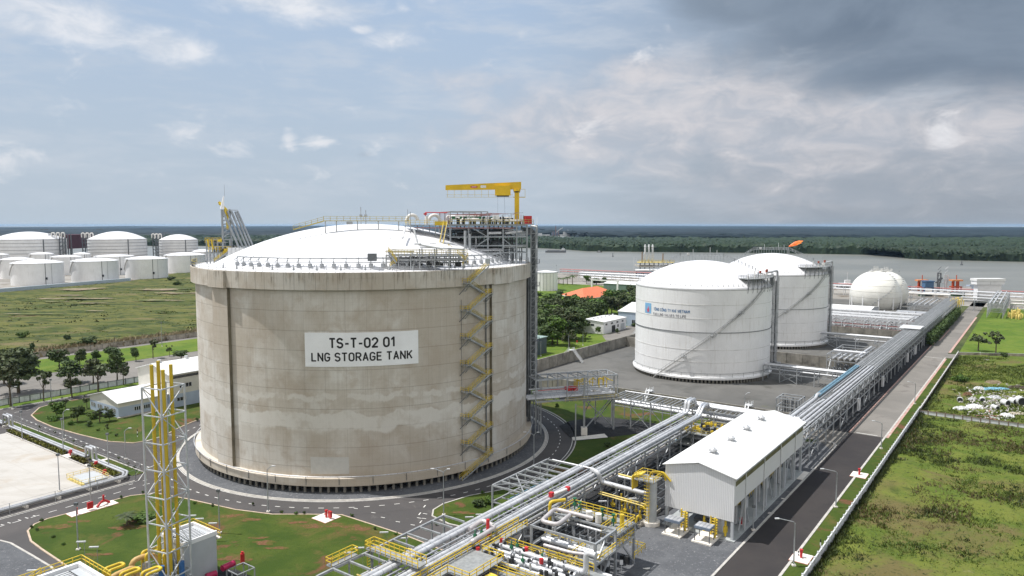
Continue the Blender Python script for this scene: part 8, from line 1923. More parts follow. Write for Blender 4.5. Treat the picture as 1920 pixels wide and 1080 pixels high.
# garden right of the concrete tank
GG = 'dense garden trees right of the concrete tank'
gr_ = random.Random(8); gpoly = [(1003, 583), (1040, 580), (1070, 590), (1120, 585), (1160, 565), (1192, 556), (1192, 596), (1165, 590), (1150, 593), (1097, 606), (1092, 630), (1050, 646), (1003, 652)]
def inpoly(x, y, P_):
    c = False; j = len(P_) - 1
    for i in range(len(P_)):
        if (P_[i][1] > y) != (P_[j][1] > y) and x < (P_[j][0] - P_[i][0]) * (y - P_[i][1]) / (P_[j][1] - P_[i][1]) + P_[i][0]: c = not c
        j = i
    return c
placed = []
while len(placed) < 62:
    x, y = gr_.uniform(1002, 1192), gr_.uniform(556, 650)
    if not inpoly(x, y, gpoly): continue
    if any(abs(x - a) < 8 and abs(y - b) < 4.5 for a, b in placed): continue
    placed.append((x, y))
for i, (x, y) in enumerate(sorted(placed, key=lambda p: p[1])):
    sc_ = (y - 421.7) / 200
    tree(x, y, gr_.uniform(34, 46) * sc_, gr_.uniform(32, 44) * sc_, ['round', 'round', 'round', 'airy', 'round', 'bright'][i % 6], 'dark leafy tree in the dense garden between the bund wall and the red-roofed house', GG)
for a in [(1068, 650, 34, 32, 'airy', 'broad olive tree standing in front of the dense garden trees'), (1098, 640, 18, 17, 'airy', 'small airy tree on the lawn before the small white building'), (1121, 627, 15, 10, 'bright', 'narrow bright tree before the small white building'), (1158, 625, 9, 9, 'bush', 'round clipped bush at the corner of the small white building'), (1105, 615, 22, 16, 'bright', 'bright tree beside the left wall of the small white building'),
          (1078, 577, 24, 14, 'round', 'dark tree in front of the red-roofed house'), (1062, 574, 26, 10, 'airy', 'thin tree at the left corner of the red-roofed house'), (1100, 532, 15, 15, 'bright', 'light green tree behind the red-roofed house'), (1118, 534, 12, 22, 'round', 'dark tree cluster right of the light green tree'), (1133, 534, 13, 16, 'round', 'dark tree left of the portal gantry'), (1178, 538, 12, 13, 'round', 'dark tree above the green building'), (1010, 560, 12, 18, 'bright', 'bright bushy tree below the river tank'), (1030, 562, 12, 20, 'bright', 'bright bushy tree right below the river tank'), (1050, 556, 10, 20, 'round', 'low tree left of the red-roofed house'), (1038, 648, 9, 5, 'bright', 'small cone-shaped tree by the dark cabin'), (1188, 612, 6, 20, 'bush', 'hedge bush before the blue warehouse')]: tree(*a, group='garden trees that stand apart')
for i, a in enumerate([(1073, 534, 20, 16), (1056, 534, 15, 13), (1048, 533, 14, 12), (1064, 533, 16, 13), (1186, 556, 18, 14)]): tree(*a, 'palm', ['tallest palm behind the red-roofed house', 'palm left of the tallest one', 'palm nearest the river tank', 'palm just beside the tallest one', 'palm beside the green building'][i], 'palms in the garden')
tree(1834, 658, 38, 30, 'airy', 'left one of two trees on the far lawn by the wall', 'two trees on the far lawn'); tree(1867, 662, 38, 30, 'airy', 'right one of two trees on the far lawn by the wall', 'two trees on the far lawn')
tree(1885, 670, 8, 16, 'bush', 'low dark bush at the wall below the two far trees'); tree(1800, 716, 14, 24, 'bush', 'pale bush beside the fence in the storage plot'); tree(900, 950, 13, 28, 'bush', 'rounded shrub on the lawn beside the foreground rack'); tree(918, 944, 12, 24, 'bush', 'greyish shrub nearest the open steel bay on the lawn')
tree(1140, 838, 8, 14, 'bush', 'small shrub on the shaded lawn by the rack'); tree(1045, 768, 12, 8, 'bright', 'small dark shrub under the pipe bridge')
g = G(238, 988); pt_ = tree(238, 986, 34, 36, 'palm', 'squat palm on the foreground lawn behind the lattice tower'); pt_.scale = (1.0, 1.0, .42); tree(268, 974, 12, 44, 'bush', 'low clipped shrub row beside the squat palm')
for i, (px, py) in enumerate([(475, 947), (365, 948 - 3), (398, 950), (528, 962), (571, 964), (555, 978 - 14), (228, 934), (78, 977), (70, 996), (100, 1008), (268, 926), (660, 968), (703, 993), (742, 1003), (818, 985), (905, 925), (60, 990), (119, 1022)]):
    tree(px, py, 5.5, 6.5, 'bush', 'tiny round shrub planted along the lawn kerb', 'tiny shrubs along the lawn kerbs')
for i, (px, py) in enumerate([(103, 812), (137, 830), (157, 838), (172, 846), (222, 862), (240, 870), (252, 878), (76, 803)]): tree(px, py + 4, 9, 7, 'airy', 'small sapling in the strip between pipeline and left road', 'saplings beside the pipeline')
# clipped hedges
def hedge(label, s0, s1, t0, t1, h, m, seed, dens=26):
    n = int((s1 - s0) * (t1 - t0) * h * dens) + 80; n = min(n, 9000); r = np.random.default_rng(seed)
    c = np.stack([r.uniform(s0, s1, n), r.uniform(t0, t1, n), h * r.random(n) ** .6], 1); a = r.normal(0, 1, (n, 3)); a /= np.linalg.norm(a, axis=1)[:, None]; b = np.cross(a, r.normal(0, 1, (n, 3))); b /= np.linalg.norm(b, axis=1)[:, None]; k_ = .22 * (1 if h < 2 else 2)
    v = np.stack([c - a * k_, c + b * k_, c + a * k_, c - b * k_], 1).reshape(-1, 3); o0 = W(((s0 + s1) / 2, (t0 + t1) / 2, 0)); v = [tuple(Vector(W(p)) - Vector(o0)) for p in v]
    o = bpy.data.objects.new('hedge', np_mesh('hedge', v, np.arange(n * 4).reshape(-1, 4).tolist(), m)); col.objects.link(o); o.location = o0; return props(o, label, 'hedge')
M_hedge = leafmat('yellow green hedge', (.07, .08, .012), (.15, .14, .02), (.05, .07, .015), 1.0)
hedge('long clipped yellow-green hedge along the concrete yard', -49.0, -47.8, 150, 184, .9, M_hedge, 1); hedge('short clipped hedge between the two red hydrant spots of the yard', -49.0, -47.8, 138.5, 145.5, .9, M_hedge, 2); hedge('short clipped hedge beside the low railed platform', -49.0, -47.8, 123.5, 136, .9, M_hedge, 3)
hedge('tall dark hedge between the long rack and the old road', 262, 400, -2.6, .4, 5.5, M_leaf, 4, 6)
# rough vegetation of the fields (one mass each)
def tufts(name, label, pts, size, m, seed, flat_=.5, K=6):
    """clumps of thin leaning blades"""
    r = np.random.default_rng(seed); c = np.repeat(np.array(pts), K, 0); n = len(c); s = np.repeat(size * r.uniform(.5, 1.4, len(pts)) ** 1.3, K)
    c[:, :2] += r.normal(0, .45, (n, 2)) * s[:, None]; z0 = c[:, 2]; ang = r.uniform(0, 6.283, n); lean = r.normal(0, .45, (n, 2)); w_ = s * r.uniform(.10, .26, n); h = s * flat_ * r.uniform(.5, 1.5, n)
    dx, dy = np.cos(ang) * w_, np.sin(ang) * w_
    v = np.stack([np.stack([c[:, 0] - dx, c[:, 1] - dy, z0], 1), np.stack([c[:, 0] + dx, c[:, 1] + dy, z0], 1), np.stack([c[:, 0] + dx * .7 + lean[:, 0] * h * .5, c[:, 1] + dy * .7 + lean[:, 1] * h * .5, z0 + h * .6], 1), np.stack([c[:, 0] + lean[:, 0] * h, c[:, 1] + lean[:, 1] * h, z0 + h], 1)], 1).reshape(-1, 3)
    o = bpy.data.objects.new(name, np_mesh(name, v.tolist(), np.arange(len(v)).reshape(-1, 4).tolist(), m)); col.objects.link(o); return props(o, label, 'vegetation', kind='stuff')
def scatter(poly, n, seed, clump=None, z=0.1):
    r = np.random.default_rng(seed); P_ = np.array(poly); out = []; x0, y0 = P_.min(0); x1, y1 = P_.max(0); lst = [tuple(p) for p in P_]
    while len(out) < n:
        x, y = r.uniform(x0, x1), r.uniform(y0, y1)
        if clump is not None and clump(x, y) < r.random(): continue
        if inpoly(x, y, lst): out.append((x, y, z))
    return out
def cl(f, th, ox=0.0):
    def g(x, y):
        v = mnoise.noise(Vector((x * f + ox, y * f, 1.3))) + .5 * mnoise.noise(Vector((x * f * 2.7, y * f * 2.7, 5.1))); return max(0.0, min(1.0, (v - th) * 4))
    return g
RFp = [(W(p)[0], W(p)[1]) for p in [(-30, -15), (117, -15), (117, -62), (-30, -75)]]
M_tg = leafmat('field grass green', (.065, .095, .017), (.11, .135, .026), (.155, .165, .05), .15); M_tb = leafmat('field weeds brown', (.065, .052, .022), (.10, .08, .034), (.15, .12, .06), .2); M_td = leafmat('field weeds dark', (.026, .042, .010), (.05, .072, .016), (.08, .10, .028), .2); M_dry = leafmat('dry tall grass', (.24, .20, .11), (.33, .27, .16), (.14, .15, .06), .06)
tufts('field_grass', 'rough green grass of the field right of the fence', scatter(RFp, 17000, 3, cl(.05, -.45)), .46, M_tg, 3, .8)
tufts('field_weeds', 'brownish weeds in the field right of the fence', scatter(RFp, 5500, 4, cl(.04, .05, 30)), .55, M_tb, 4, .9)
tufts('field_weeds', 'dark green weed clumps in the field right of the fence', scatter(RFp, 6000, 5, cl(.06, .15, 70)), .5, M_td, 5, .9)
SPp = [(W(p)[0], W(p)[1]) for p in [(123, -15), (240, -15), (250, -60), (123, -75)]]
tufts('plot_grass', 'rough grass of the storage plot', scatter(SPp, 6000, 6, cl(.05, -.2)), .7, M_tg, 6, .7); tufts('plot_weeds', 'dark weeds of the storage plot', scatter(SPp, 1300, 7, cl(.06, .15, 12)), .6, M_td, 7, .9)
LFp = [LF[i] for i in (0, 1, 3, 4, 5, 6, 7)]
tufts('left_field_scrub', 'dark scrub scattered over the left field', scatter(LFp, 900, 8, cl(.018, .26), .4), 1.5, M_td, 8, .35); tufts('left_field_grass', 'lighter grass tufts over the left field', scatter(LFp, 4000, 9, cl(.02, -.15, 40), .35), 1.5, M_tg, 9, .18)
tufts('dry_grass_belt', 'belt of tall dry grass along the old wall', scatter([(W(p)[0], W(p)[1]) for p in [(-110, 303), (110, 303), (110, 313), (-110, 316)]], 5200, 10, cl(.03, -.5)), 1.6, M_dry, 10, 1.0)
tufts('hedge_scrub', 'dark scrub beyond the dry grass belt', scatter([(W(p)[0], W(p)[1]) for p in [(-110, 312), (190, 309), (190, 320), (-110, 330)]], 1500, 11, cl(.03, .1, 9)), 1.3, M_tg, 11, .7)
tufts('shore_scrub', 'green scrub between the tank farm and the river', scatter([(W(p)[0], W(p)[1]) for p in [(340, 640), (560, 500), (585, 520), (560, 790), (369, 798)]], 5000, 12, cl(.01, -.3)), 2.6, M_td, 12, .9)
tufts('verge_weeds', 'weeds at the foot of the white fence', scatter([(W(p)[0], W(p)[1]) for p in [(-30, -14.3), (230, -14.3), (230, -15.6), (-30, -15.6)]], 3800, 13), .38, M_td, 13, 1.2)

# ================================================================== WAREHOUSE ON THE LEFT
wh = thing('low_warehouse', 'low white-roofed warehouse with a grey-blue base and gable windows', 'warehouse', (-15, 182, 0), site=True)
sT = S2(322, 767)[0]; ev = 4.6
gable_shed(wh, -24, sT, 173.7, 191.4, ev, 6.7, M_cream, M_wroof, 's', M_bwall, 3.2, .5)
for i in range(4): 
    for k_ in (0, 1): win(wh, 175.4 + i * 4.2 + k_ * 1.45, 176.5 + i * 4.2 + k_ * 1.45, -24.05, 1.5, 2.6, 's', 2)
for i, s in enumerate((-19.5, -16.7, -8.5)): win(wh, s, s + 1.9, 173.65, 1.5, 2.5, 't', 3)
for s in (-8, -6.4): SM().cyl(s, 186, 6.3, 7.3, .5, 8).build('roof_vent', M_lamp, wh)
SM().box(-24.6, 50, 172.9, 173.6, .1, .4).build('plinth', M_conc, wh)
zt_ = Sz_ = at(322, 703, G(322, 767)[1])[2]
wt = thing('tall_warehouse', 'tall white-roofed warehouse behind the low one, cut off by the concrete tank', 'warehouse', (20, 182, 0), site=True)
tf_ = S2(240, 692, zt_)[1]
gable_shed(wt, sT, 52, 172.4, tf_, zt_, zt_ + 2.4, M_cream, M_wroof, 's', M_bwall, 4.2, .6)
for i in range(3): win(wt, sT + 2 + i * 8, sT + 5 + i * 8, 172.35, 2.0, 3.0, 't', 3); win(wt, sT + 3 + i * 8, sT + 7 + i * 8, 172.35, 6.0, 7.2, 't', 4)
SM().box(sT + 1, 50, 172.3, 172.36, zt_ - 1.5, zt_ - .7).build('high_windows', M_glass, wt)
for i in range(3): SM().cyl(sT + 2 + i * 9, (172.4 + tf_) / 2, zt_ + 2.2, zt_ + 3.3, .55, 8).build('roof_vent', M_lamp, wt)

# ================================================================== FENCES AND WALLS
def fence(name, label, cat, pts, h, m, step=3.0, th_=.12, postm=None, ph=.25, gap=0.0):
    root = thing(name, label, cat, (pts[0][0], pts[0][1], 0), site=True); pm = SM(); po = SM()
    for a, b in zip(pts, pts[1:]):
        A_, B_ = Vector((a[0], a[1])), Vector((b[0], b[1])); d = B_ - A_; L = d.length; d.normalize(); n_ = Vector((-d.y, d.x)) * th_ / 2; k_ = max(1, int(L / step))
        pm.prism([(A_.x - n_.x, A_.y - n_.y), (B_.x - n_.x, B_.y - n_.y), (B_.x + n_.x, B_.y + n_.y), (A_.x + n_.x, A_.y + n_.y)], gap, h)
        for i in range(k_ + 1): q = A_ + d * L * i / k_; po.box(q.x - .13, q.x + .13, q.y - .13, q.y + .13, 0, h + ph)
        po.beam((A_.x - n_.x * 2, A_.y - n_.y * 2, h), (B_.x - n_.x * 2, B_.y - n_.y * 2, h), .16)
    pm.build('panel', m, root); po.build('posts', postm or M_lamp, root); return root
fence('fence', 'long white panel fence between the road verge and the rough field', 'fence', [(-125, -14.1), (121, -14.3)], 1.75, M_fence, 2.4)
fence('fence', 'grey wall fence continuing the white fence towards the far lawn', 'fence', [(121, -14.3), (243.5, -14.1)], 1.5, M_wallo, 6, .2, M_lamp)
fence('fence', 'broken low white fence across the fields below the scrap', 'fence', [(120.5, -14.5), (119.4, -140)], 1.1, M_fence, 2.2, .1, mat('rusty post', (.2, .15, .12), .8))
fence('wall', 'low grey wall below the two trees of the far lawn', 'wall', [(243.5, -14.1), (256, -38), (275, -150)], 1.1, M_wallo, 7, .25)
fence('fence', 'streaked white fence between the left road and the parking area', 'fence', [(-130, 219), (24, 218.6)], 2.0, M_fence, 3.0, .12, M_galvd)
fence('wall', 'old brown wall between the bright lawn and the left field', 'wall', [(-200, 302.2), (130, 302)], 2.4, M_wallo, 5, .25, M_concd)
def wire_fence(label, pts, h=2.2, step=5.2):
    root = thing('wire_fence', label, 'fence', (pts[0][0], pts[0][1], 0), site=True); po = SM(); wi = SM()
    for a, b in zip(pts, pts[1:]):
        A_, B_ = Vector(a), Vector(b); L = (B_ - A_).length; k_ = max(1, int(L / step))
        for i in range(k_ + 1): q = A_.lerp(B_, i / k_); po.beam((q.x, q.y, 0), (q.x, q.y, h), .09)
        for z in (h * .98, h * .5): wi.beam((a[0], a[1], z), (b[0], b[1], z), .035)
    po.build('posts', M_galv, root); wi.build('wire', M_galv, root)
wire_fence('wire fence on thin posts between the left yard pipes and the road', [(-120, 118.4), (-47.0, 117.9), (-44.2, 121.2), (-44.0, 200)], 2.4, 7.5)
# insulated pipeline round the yard
pp = thing('insulated_pipeline', 'pair of silver insulated pipes running round the white yard with two raised loops', 'pipeline', (-47, 140, 0), site=True)
m_ = SM()
for k_, o_ in enumerate((0, .8)):
    P_ = [(-125, 119.5 + o_, .9), (-48.4 + o_ * -.3, 119.5 + o_, .9), (-46.6 - o_, 122.4, .9), (-46.6 - o_, 137.2, .9), (-46.6 - o_, 137.4, 3.6), (-46.6 - o_, 140.6, 3.6), (-46.6 - o_, 140.8, .9), (-46.6 - o_, 186.5, .9), (-46.6 - o_, 186.7, 3.6), (-46.6 - o_, 190.5, 3.6), (-46.6 - o_, 190.8, .9), (-46.6 - o_, 210, .9)]
    m_.bent(P_, .28, 8, br=.5)
m_.parts('pipe', M_pipe, pp)
m_ = SM()
for i in range(13): s = -122 + i * 6; m_.box(s - .25, s + .25, 119, 120.9, 0.05, .6)
for i in range(14): t_ = 124 + i * 6; m_.box(-47.9, -46.1, t_ - .2, t_ + .2, 0.05, .6)
m_.parts('sleeper', M_pad, pp)
# low railed platform in the yard corner
lp_ = thing('low_platform', 'grey covered pit with yellow rails at the corner of the white yard', 'platform', (-52.5, 127, 0), site=True)
SM().box(-55.2, -50.4, 123.6, 130.4, .1, .5).build('deck', M_gwall, lp_); SM().box(-55.9, -55.2, 123.6, 130.4, .1, .3).build('step', M_yel2, lp_); SM().rail([(-55.9, 130.6, .2), (-50.2, 130.6, .2), (-50.2, 123.4, .2), (-55.9, 123.4, .2), (-55.9, 130.6, .2)], 1.1, 1.4, .07).build('railing', M_yel2, lp_)

# ================================================================== LAMPS AND POLES
def lamp(px, py, h, arm, label, alen=1.8, group='grey street lamps', m=None):
    g = G(px, py); th = thing('street_lamp', label, 'street lamp', (g[0], g[1], 0), group); x, y = g; m = m or M_galv
    MB().tube([(x, y, 0), (x, y, h)], [.13, .08], 7).build('post', m, th); MB().box(x - .3, x + .3, y - .3, y + .3, 0.05, .35).build('base', M_pad, th)
    ds = {'l': [(-1, .1)], 'r': [(1, .1)], 'lr': [(-1, .1), (.8, -.1)], 'n': []}[arm]
    for d in ds:
        a = alen * (1 if d[0] < 0 else .5)
        MB().bent([(x, y, h - .4), (x + d[0] * .1, y, h + .2), (x + d[0] * a, y + d[1], h + .75)], .07, 6, br=.8).build('arm', m, th); MB().box(min(x + d[0] * a, x + d[0] * (a + .7)), max(x + d[0] * a, x + d[0] * (a + .7)), y + d[1] - .15, y + d[1] + .15, h + .68, h + .84).build('lamp_head', M_lamp, th)
    if arm == 'n': MB().box(x - .3, x + .3, y - .2, y + .2, h - .1, h + .35).build('floodlight', M_galvd, th)
for a in [(503, 961, 8.6, 'r', 'street lamp in front of the concrete tank, left of its wall patch'), (832, 967, 8.6, 'lr', 'street lamp at the road junction before the wall stair'), (1001, 874, 7.4, 'lr', 'street lamp on the curve right of the concrete tank'), (1567, 952, 7.2, 'l', 'curved street lamp on the verge halfway along the white shed', 2.6), (1488, 1062, 7.4, 'l', 'curved street lamp on the verge beside the nearest hydrant pad', 2.6),
          (236, 862, 7.0, 'r', 'street lamp just left of the lattice tower by the warehouse lawn'), (121, 825, 7.4, 'r', 'street lamp beside the left road, before the warehouse lawn tip'), (97, 757, 7.6, 'n', 'tall lamp pole by the white fence, between two slim trees'), (24, 768, 6.4, 'r', 'street lamp at the left edge by the white fence'), (204, 878, 8.0, 'n', 'thin pole beside the raised pipe loop'),
          (42, 826, 7.6, 'n', 'thin pole beside the long clipped hedge'), (119, 850, 8.5, 'n', 'thin pole at the end of the long clipped hedge'), (112, 922, 7.9, 'n', 'dark lamp pole standing on the white yard'), (171, 950, 8.4, 'n', 'lamp pole on the hydrant pad of the foreground lawn'), (147, 1032, 8.2, 'n', 'lamp pole on the left part of the foreground lawn'), (412, 1001, 8.0, 'n', 'tall thin pole right of the slatted pump house'),
          (1066, 662, 7.4, 'n', 'lamp pole beside the bund wall steps'), (1127, 590, 14, 'n', 'tall lamp pole between the garden trees and the red-roofed house'), (1043, 536, 19, 'n', 'tall lamp mast by the river beside the river tank'), (1093, 648, 5, 'n', 'short lamp pole on the garden lawn'), (1014, 668, 6, 'n', 'short pole before the dark cabin'), (304, 650, 11, 'n', 'tall pole on the bright lawn above the tall warehouse'), (1396, 765, 4, 'r', 'small lamp on the bund wall behind the shed roof'), (1684, 556, 20, 'n', 'thin mast right of the gas spheres'), (1412, 995, 4.5, 'n', 'short lamp pole before the open side of the shed'),
          (1652, 842, 6.5, 'l', 'street lamp on the verge where the road surface changes'), (1715, 758, 6.5, 'l', 'distant street lamp beside the old road')]:
    lamp(*a[:5], **({'alen': a[5]} if len(a) > 5 else {}))
def tube_lamp(px, py, h, label, dx=1.0):
    g = G(px, py, h); x, y = g; th = thing('tube_lamp', label, 'tube lamp', (x, y, 0), 'short posts with white tube lamps'); MB().tube([(x + .5 * dx, y, 0), (x + .5 * dx, y, h)], .035, 5).build('post', M_galv, th); MB().beam((x - .75, y, h), (x + .75, y, h + .05), .24, .2).build('lamp_tube', M_lamp, th)
for i, (px, py) in enumerate([(360, 967), (374, 973), (399, 981.5), (152, 1016), (176, 1026), (720, 998.5), (757, 1009.5), (674, 1027.5), (655, 1036.5), (986, 1006), (913, 918 + 98 - 10), (900, 965), (880, 970), (1067, 923), (1186, 935), (1130, 940), (60, 1070)]):
    tube_lamp(px, py, 3.4 if px < 800 and py < 1015 else 5.0, 'white tube lamp on a thin post in the process area', 1.0)
# marker posts
for i, (px, py) in enumerate([(258, 820), (1538, 1034), (201, 822), (1497, 1044), (1501, 1039)]):
    g = G(px, py); th = thing('marker_post', ['striped marker post on the warehouse lawn', 'striped black and white marker post beside the white fence', 'small marker on the warehouse lawn near the sapling', 'small marker post on the nearest hydrant pad', 'second marker post on the nearest hydrant pad'][i], 'marker', (g[0], g[1], 0)); h = 2.2 if i < 2 else 1.0
    for k_ in range(4): MB().cyl(g[0], g[1], h * k_ / 4, h * (k_ + 1) / 4, .10, 7).build('band', M_black if k_ % 2 else M_sign, th)
# hydrants on pads
def hyd(px, py, label, kind='h', sx=2.6, sy=2.0):
    s, t_ = S2(px, py); th = thing('hydrant_pad', label, 'hydrant', (s, t_, 0), 'red hydrants on whitewashed pads', site=True)
    SM().box(s - sx, s + sx, t_ - sy, t_ + sy, .1, .24).build('pad', M_pad, th); SM().box(s - sx - .06, s + sx + .06, t_ - sy - .06, t_ + sy + .06, .08, .2).build('pad_edge', M_padr, th)
    SM().cyl(s, t_, .2, 1.4, .22, 8).cyl(s, t_, 1.4, 1.7, .3, 8).tube([(s - .5, t_, 1.0), (s + .5, t_, 1.0)], .12, 7).build('hydrant', M_red, th)
    if kind == 'b': SM().box(s - .2, s + .2, t_ - 1.5, t_ - .7, .5, 1.7).beam((s, t_ - 1.1, .2), (s, t_ - 1.1, .6), .1).build('hose_box', M_red, th)
hyd(1611, 892, 'red hydrant on a pad on the verge beside the far part of the shed', 'h', 1.9, 1.6); hyd(1502, 1048, 'red hydrant on a pad on the verge nearest the camera', 'h', 1.9, 1.5)
hyd(612, 972, 'red hydrant and hose box on a pad at the top of the foreground lawn', 'b', 1.9, 2.0)
s, t_ = S2(174, 955); th = thing('hydrant_pad', 'long pad with bent red fire pipes and a hose box on the foreground lawn', 'hydrant', (s, t_, 0), 'red hydrants on whitewashed pads', site=True)
SM().box(s - 4.4, s + 4.4, t_ - 1.3, t_ + 1.3, .1, .24).build('pad', M_pad, th); SM().box(s - 4.46, s + 4.46, t_ - 1.36, t_ + 1.36, .08, .2).build('pad_edge', M_padr, th)
SM().bent([(s + .6, t_ - .5, .4), (s + 1.4, t_ - .2, 1.0), (s + 2.4, t_ + .3, 1.1), (s + 3.4, t_ + .4, .3)], .24, 8).cyl(s + 2.2, t_ + .2, 1, 2.2, .2, 8).parts('red_pipe', M_red, th); SM().box(s - 1.2, s - .1, t_ - .6, t_ - .3, .5, 1.8).build('hose_box', M_red, th); SM().cyl(s - 3.2, t_ - .6, .2, 1.5, .18, 7).build('hydrant', M_red, th)
for (px, py, lb) in ((132, 855, 'red valve set on the paving beside the long clipped hedge'), (180, 877, 'red hydrant at the foot of the raised pipe loop'), (196, 893, 'small red hydrant beside the railed platform'), (1350, 1008 - 18, 'red extinguisher cabinet in the nearest bay of the shed'), (1390, 985, 'red extinguisher standing at the shed column'), (1082, 640 + 4, 'red hydrant on the garden lawn'), (1149, 785, 'red fire monitor under the pipe bridge'), (1035, 748, 'small red box on the white kerb behind the tank')):
    g = S2(px, py); th = thing('hydrant', lb, 'hydrant', (g[0], g[1], 0), site=True); SM().cyl(g[0], g[1], 0, 1.2, .18, 7).tube([(g[0] - .5, g[1], .8), (g[0] + .5, g[1], .8)], .12, 6).box(g[0] - .2, g[0] + .4, g[1] - .2, g[1] + .3, .9, 1.5).build('body', M_red, th); SM().box(g[0] - .35, g[0] + .35, g[1] - .3, g[1] + .3, 0.02, .28).build('foot', M_pad, th)
m_ = SM(); m_.box(-49.6, -45, 136.2, 137.6, .09, .2).box(-49.6, -47.0, 146.5, 149.5, .09, .2).box(-46, -43.6, 137.2, 138.2, .09, .2); m_.build('paving', M_pad, kind='structure')
th = thing('warning_sign', 'small white sign on a post standing on the gravel', 'sign', G(1165, 1073) + (0,)); g = G(1165, 1073); MB().beam((g[0], g[1], 0), (g[0], g[1], 1.6), .07).build('post', M_lamp, th); MB().box(g[0] - .25, g[0] + .25, g[1] - .05, g[1], 1.3, 2.1).build('panel', M_sign, th)
for i, (px, py) in enumerate([(1172, 977), (1213, 1066), (1405, 982), (1445, 962), (1470, 935)]): g = G(px, py, .1); o = blotch('manhole_cover', g, .5, .35, M_pad, .12, i)
g = S2(1262, 935)

# ================================================================== SCRAP IN THE STORAGE PLOT
sr_ = random.Random(4)
def scrap_drum(px, py, r, L, rot, label, m=M_tarp):
    g = G(px, py, .3); d = Vector((math.cos(rot), math.sin(rot), 0)); p = Vector((g[0], g[1], r)); th = thing('scrap_drum', label, 'drum', (g[0], g[1], 0), 'scrap drums in the storage plot'); a, b = p - d * L / 2, p + d * L / 2
    MB().tube([a, b], r, 12).build('shell', m, th); MB().tube([a - d * .02, a], r * .82, 12).build('opening', M_dark, th)
for a in [(1885, 759, 1.0, 2.0, rad(100), 'upright-mouthed white drum left of a pair in the scrap'), (1900, 756, 1.0, 2.2, rad(95), 'white drum, middle of three in the scrap'), (1913, 758, 1.4, 2.4, rad(80), 'largest grey drum at the right edge of the scrap'), (1800, 753, .9, .9, rad(60), 'round white drum alone at the left of the scrap'), (1842, 752, .8, 2.0, rad(60), 'white drum below the dark scrap heap'), (1866, 766, .7, 2.4, rad(90), 'red-ended drum in the middle of the scrap')]: scrap_drum(*a)
def crumple(name, label, cat, px, py, rx, ry, h, m, seed, n=14):
    r = random.Random(seed); g = G(px, py); v = []; f = []
    for j in range(n + 1):
        for i in range(n + 1):
            x, y = (i / n - .5) * 2, (j / n - .5) * 2; e_ = max(0, 1 - (abs(x) ** 2.5 + abs(y) ** 2.5)); v.append((g[0] + x * rx * (1 + r.uniform(-.06, .06)), g[1] + y * ry * (1 + r.uniform(-.06, .06)), .08 + h * e_ ** .5 * r.uniform(.45, 1.0) if e_ > 0 else .05))
    for j in range(n):
        for i in range(n): a = j * (n + 1) + i; f.append((a, a + 1, a + n + 2, a + n + 1))
    return MB().add(v, f).build(name, m, label=label, cat=cat, loc=(g[0], g[1], 0))
crumple('sheet_pile', 'crumpled white sheeting at the left of the scrap', 'sheeting', 1802, 768, 2.3, 1.49, 1.1, M_tarp, 1); crumple('sheet_pile', 'folded white sheets, brightest heap of the scrap', 'sheeting', 1827, 766, 2.59, 1.61, 1.5, M_wwall, 2); crumple('tarpaulin', 'long strip of pale blue sheeting across the top of the scrap', 'tarpaulin', 1860, 731, 6.48, 1.36, .9, M_btarp, 3); crumple('tarpaulin', 'pale sheeting at the left end of the blue strip', 'tarpaulin', 1836, 731, 1.87, 1.24, 1.2, M_tarp, 4)
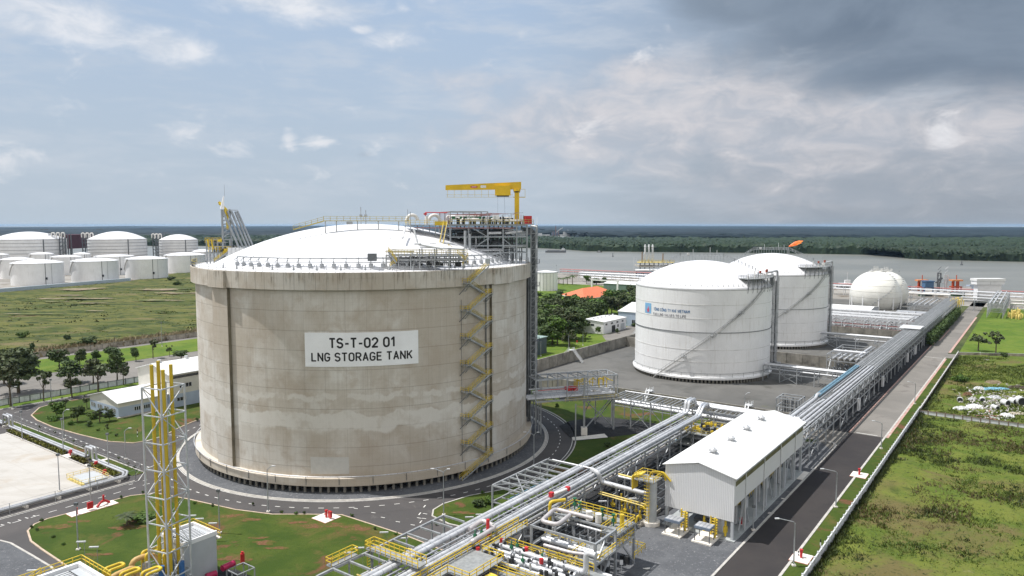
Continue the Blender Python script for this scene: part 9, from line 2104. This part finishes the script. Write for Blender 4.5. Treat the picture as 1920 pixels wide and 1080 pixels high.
crumple('sheet_pile', 'white and red torn sheeting near the lower fence', 'sheeting', 1888, 782, 1.87, 1.86, 1.3, M_tarp, 5); crumple('soil_heap', 'brown soil heap behind the scrap', 'heap', 1862, 719, 2.88, 1.86, 1.2, M_dirt, 6); crumple('scrap_heap', 'grey scrap metal heap in the middle of the scrap', 'heap', 1864, 748, 2.45, 1.61, 1.2, M_pipe, 7); crumple('scrap_heap', 'dark scrap heap with rusty parts at the upper left', 'heap', 1814, 742, 1.44, 0.99, 1.3, mat('rust', (.16, .09, .05), .8, 0, .4, 2), 8); crumple('sheet_pile', 'beige sheets at the right edge above the fence', 'sheeting', 1908, 778, 3.6, 1.36, .8, mat('beige sheeting', (.45, .40, .33), .8), 9); crumple('scrap_heap', 'bright metal scrap beside the round white drum', 'heap', 1822, 752, 1.15, 0.99, 1.2, M_clad, 10); crumple('soil_heap', 'dark soil heap at the upper right of the scrap', 'heap', 1908, 729, 3.6, 1.24, 1.2, mat('dark soil', (.07, .055, .04), .9), 11)
for i, (px, py, dx, dy) in enumerate([(1830, 782, 9, -.6), (1850, 786, 7, -.7), (1874, 788, -1, 3), (1868, 790, -.8, 3.2), (1848, 767, 2, 2), (1877, 775, 1, 2), (1855, 775, 1, 1.4), (1890, 738, 3, .4)]):
    g = G(px, py); MB().beam((g[0], g[1], .4), (g[0] + dx, g[1] + dy, .45), .3, .2).build('scrap_plank', M_tarp if i % 3 else M_pink, label='%s scrap plank lying in the storage plot' % ['long pale', 'second long pale', 'red and white', 'white upright', 'short white', 'short pale', 'stubby reddish', 'thin grey'][i], cat='plank', group='scrap planks', loc=(g[0], g[1], 0))

mb = MB(); rr = random.Random(77)
for i in range(420):
    px, py = rr.gauss(1862, 34), rr.gauss(758, 15)
    if py < 720 or py > 795 or px < 1790: continue
    g = G(px, py); a = rr.uniform(0, 3.14); L = rr.uniform(.25, 1.3); mb.beam((g[0], g[1], .1 + rr.random() * .4), (g[0] + L * math.cos(a), g[1] + L * math.sin(a), .1 + rr.random() * .6), rr.uniform(.1, .6), rr.uniform(.08, .4))
mb.build('scrap_litter', mat('mixed litter', (.42, .40, .38), .8, 0, .5, .8, c2=(.14, .09, .06), c2scale=1.2), label='small mixed litter strewn over the storage plot', cat='litter', kind='stuff')
# ================================================================== HAZE
hm = bpy.data.materials.new('haze air'); hm.use_nodes = True; q = NT(hm.node_tree); q.n.clear()
ho = q.node('ShaderNodeOutputMaterial'); pv = q.node('ShaderNodeVolumePrincipled')
pv.inputs['Color'].default_value = (0.45, 0.70, 1.0, 1); pv.inputs['Density'].default_value = 2.0e-5; pv.inputs['Anisotropy'].default_value = 0.0
q.l.new(pv.outputs[0], ho.inputs['Volume'])
hb = MB().box(-41900, 41900, -390, 41400, -3.2, 78.0).build('haze', hm, kind='stuff')
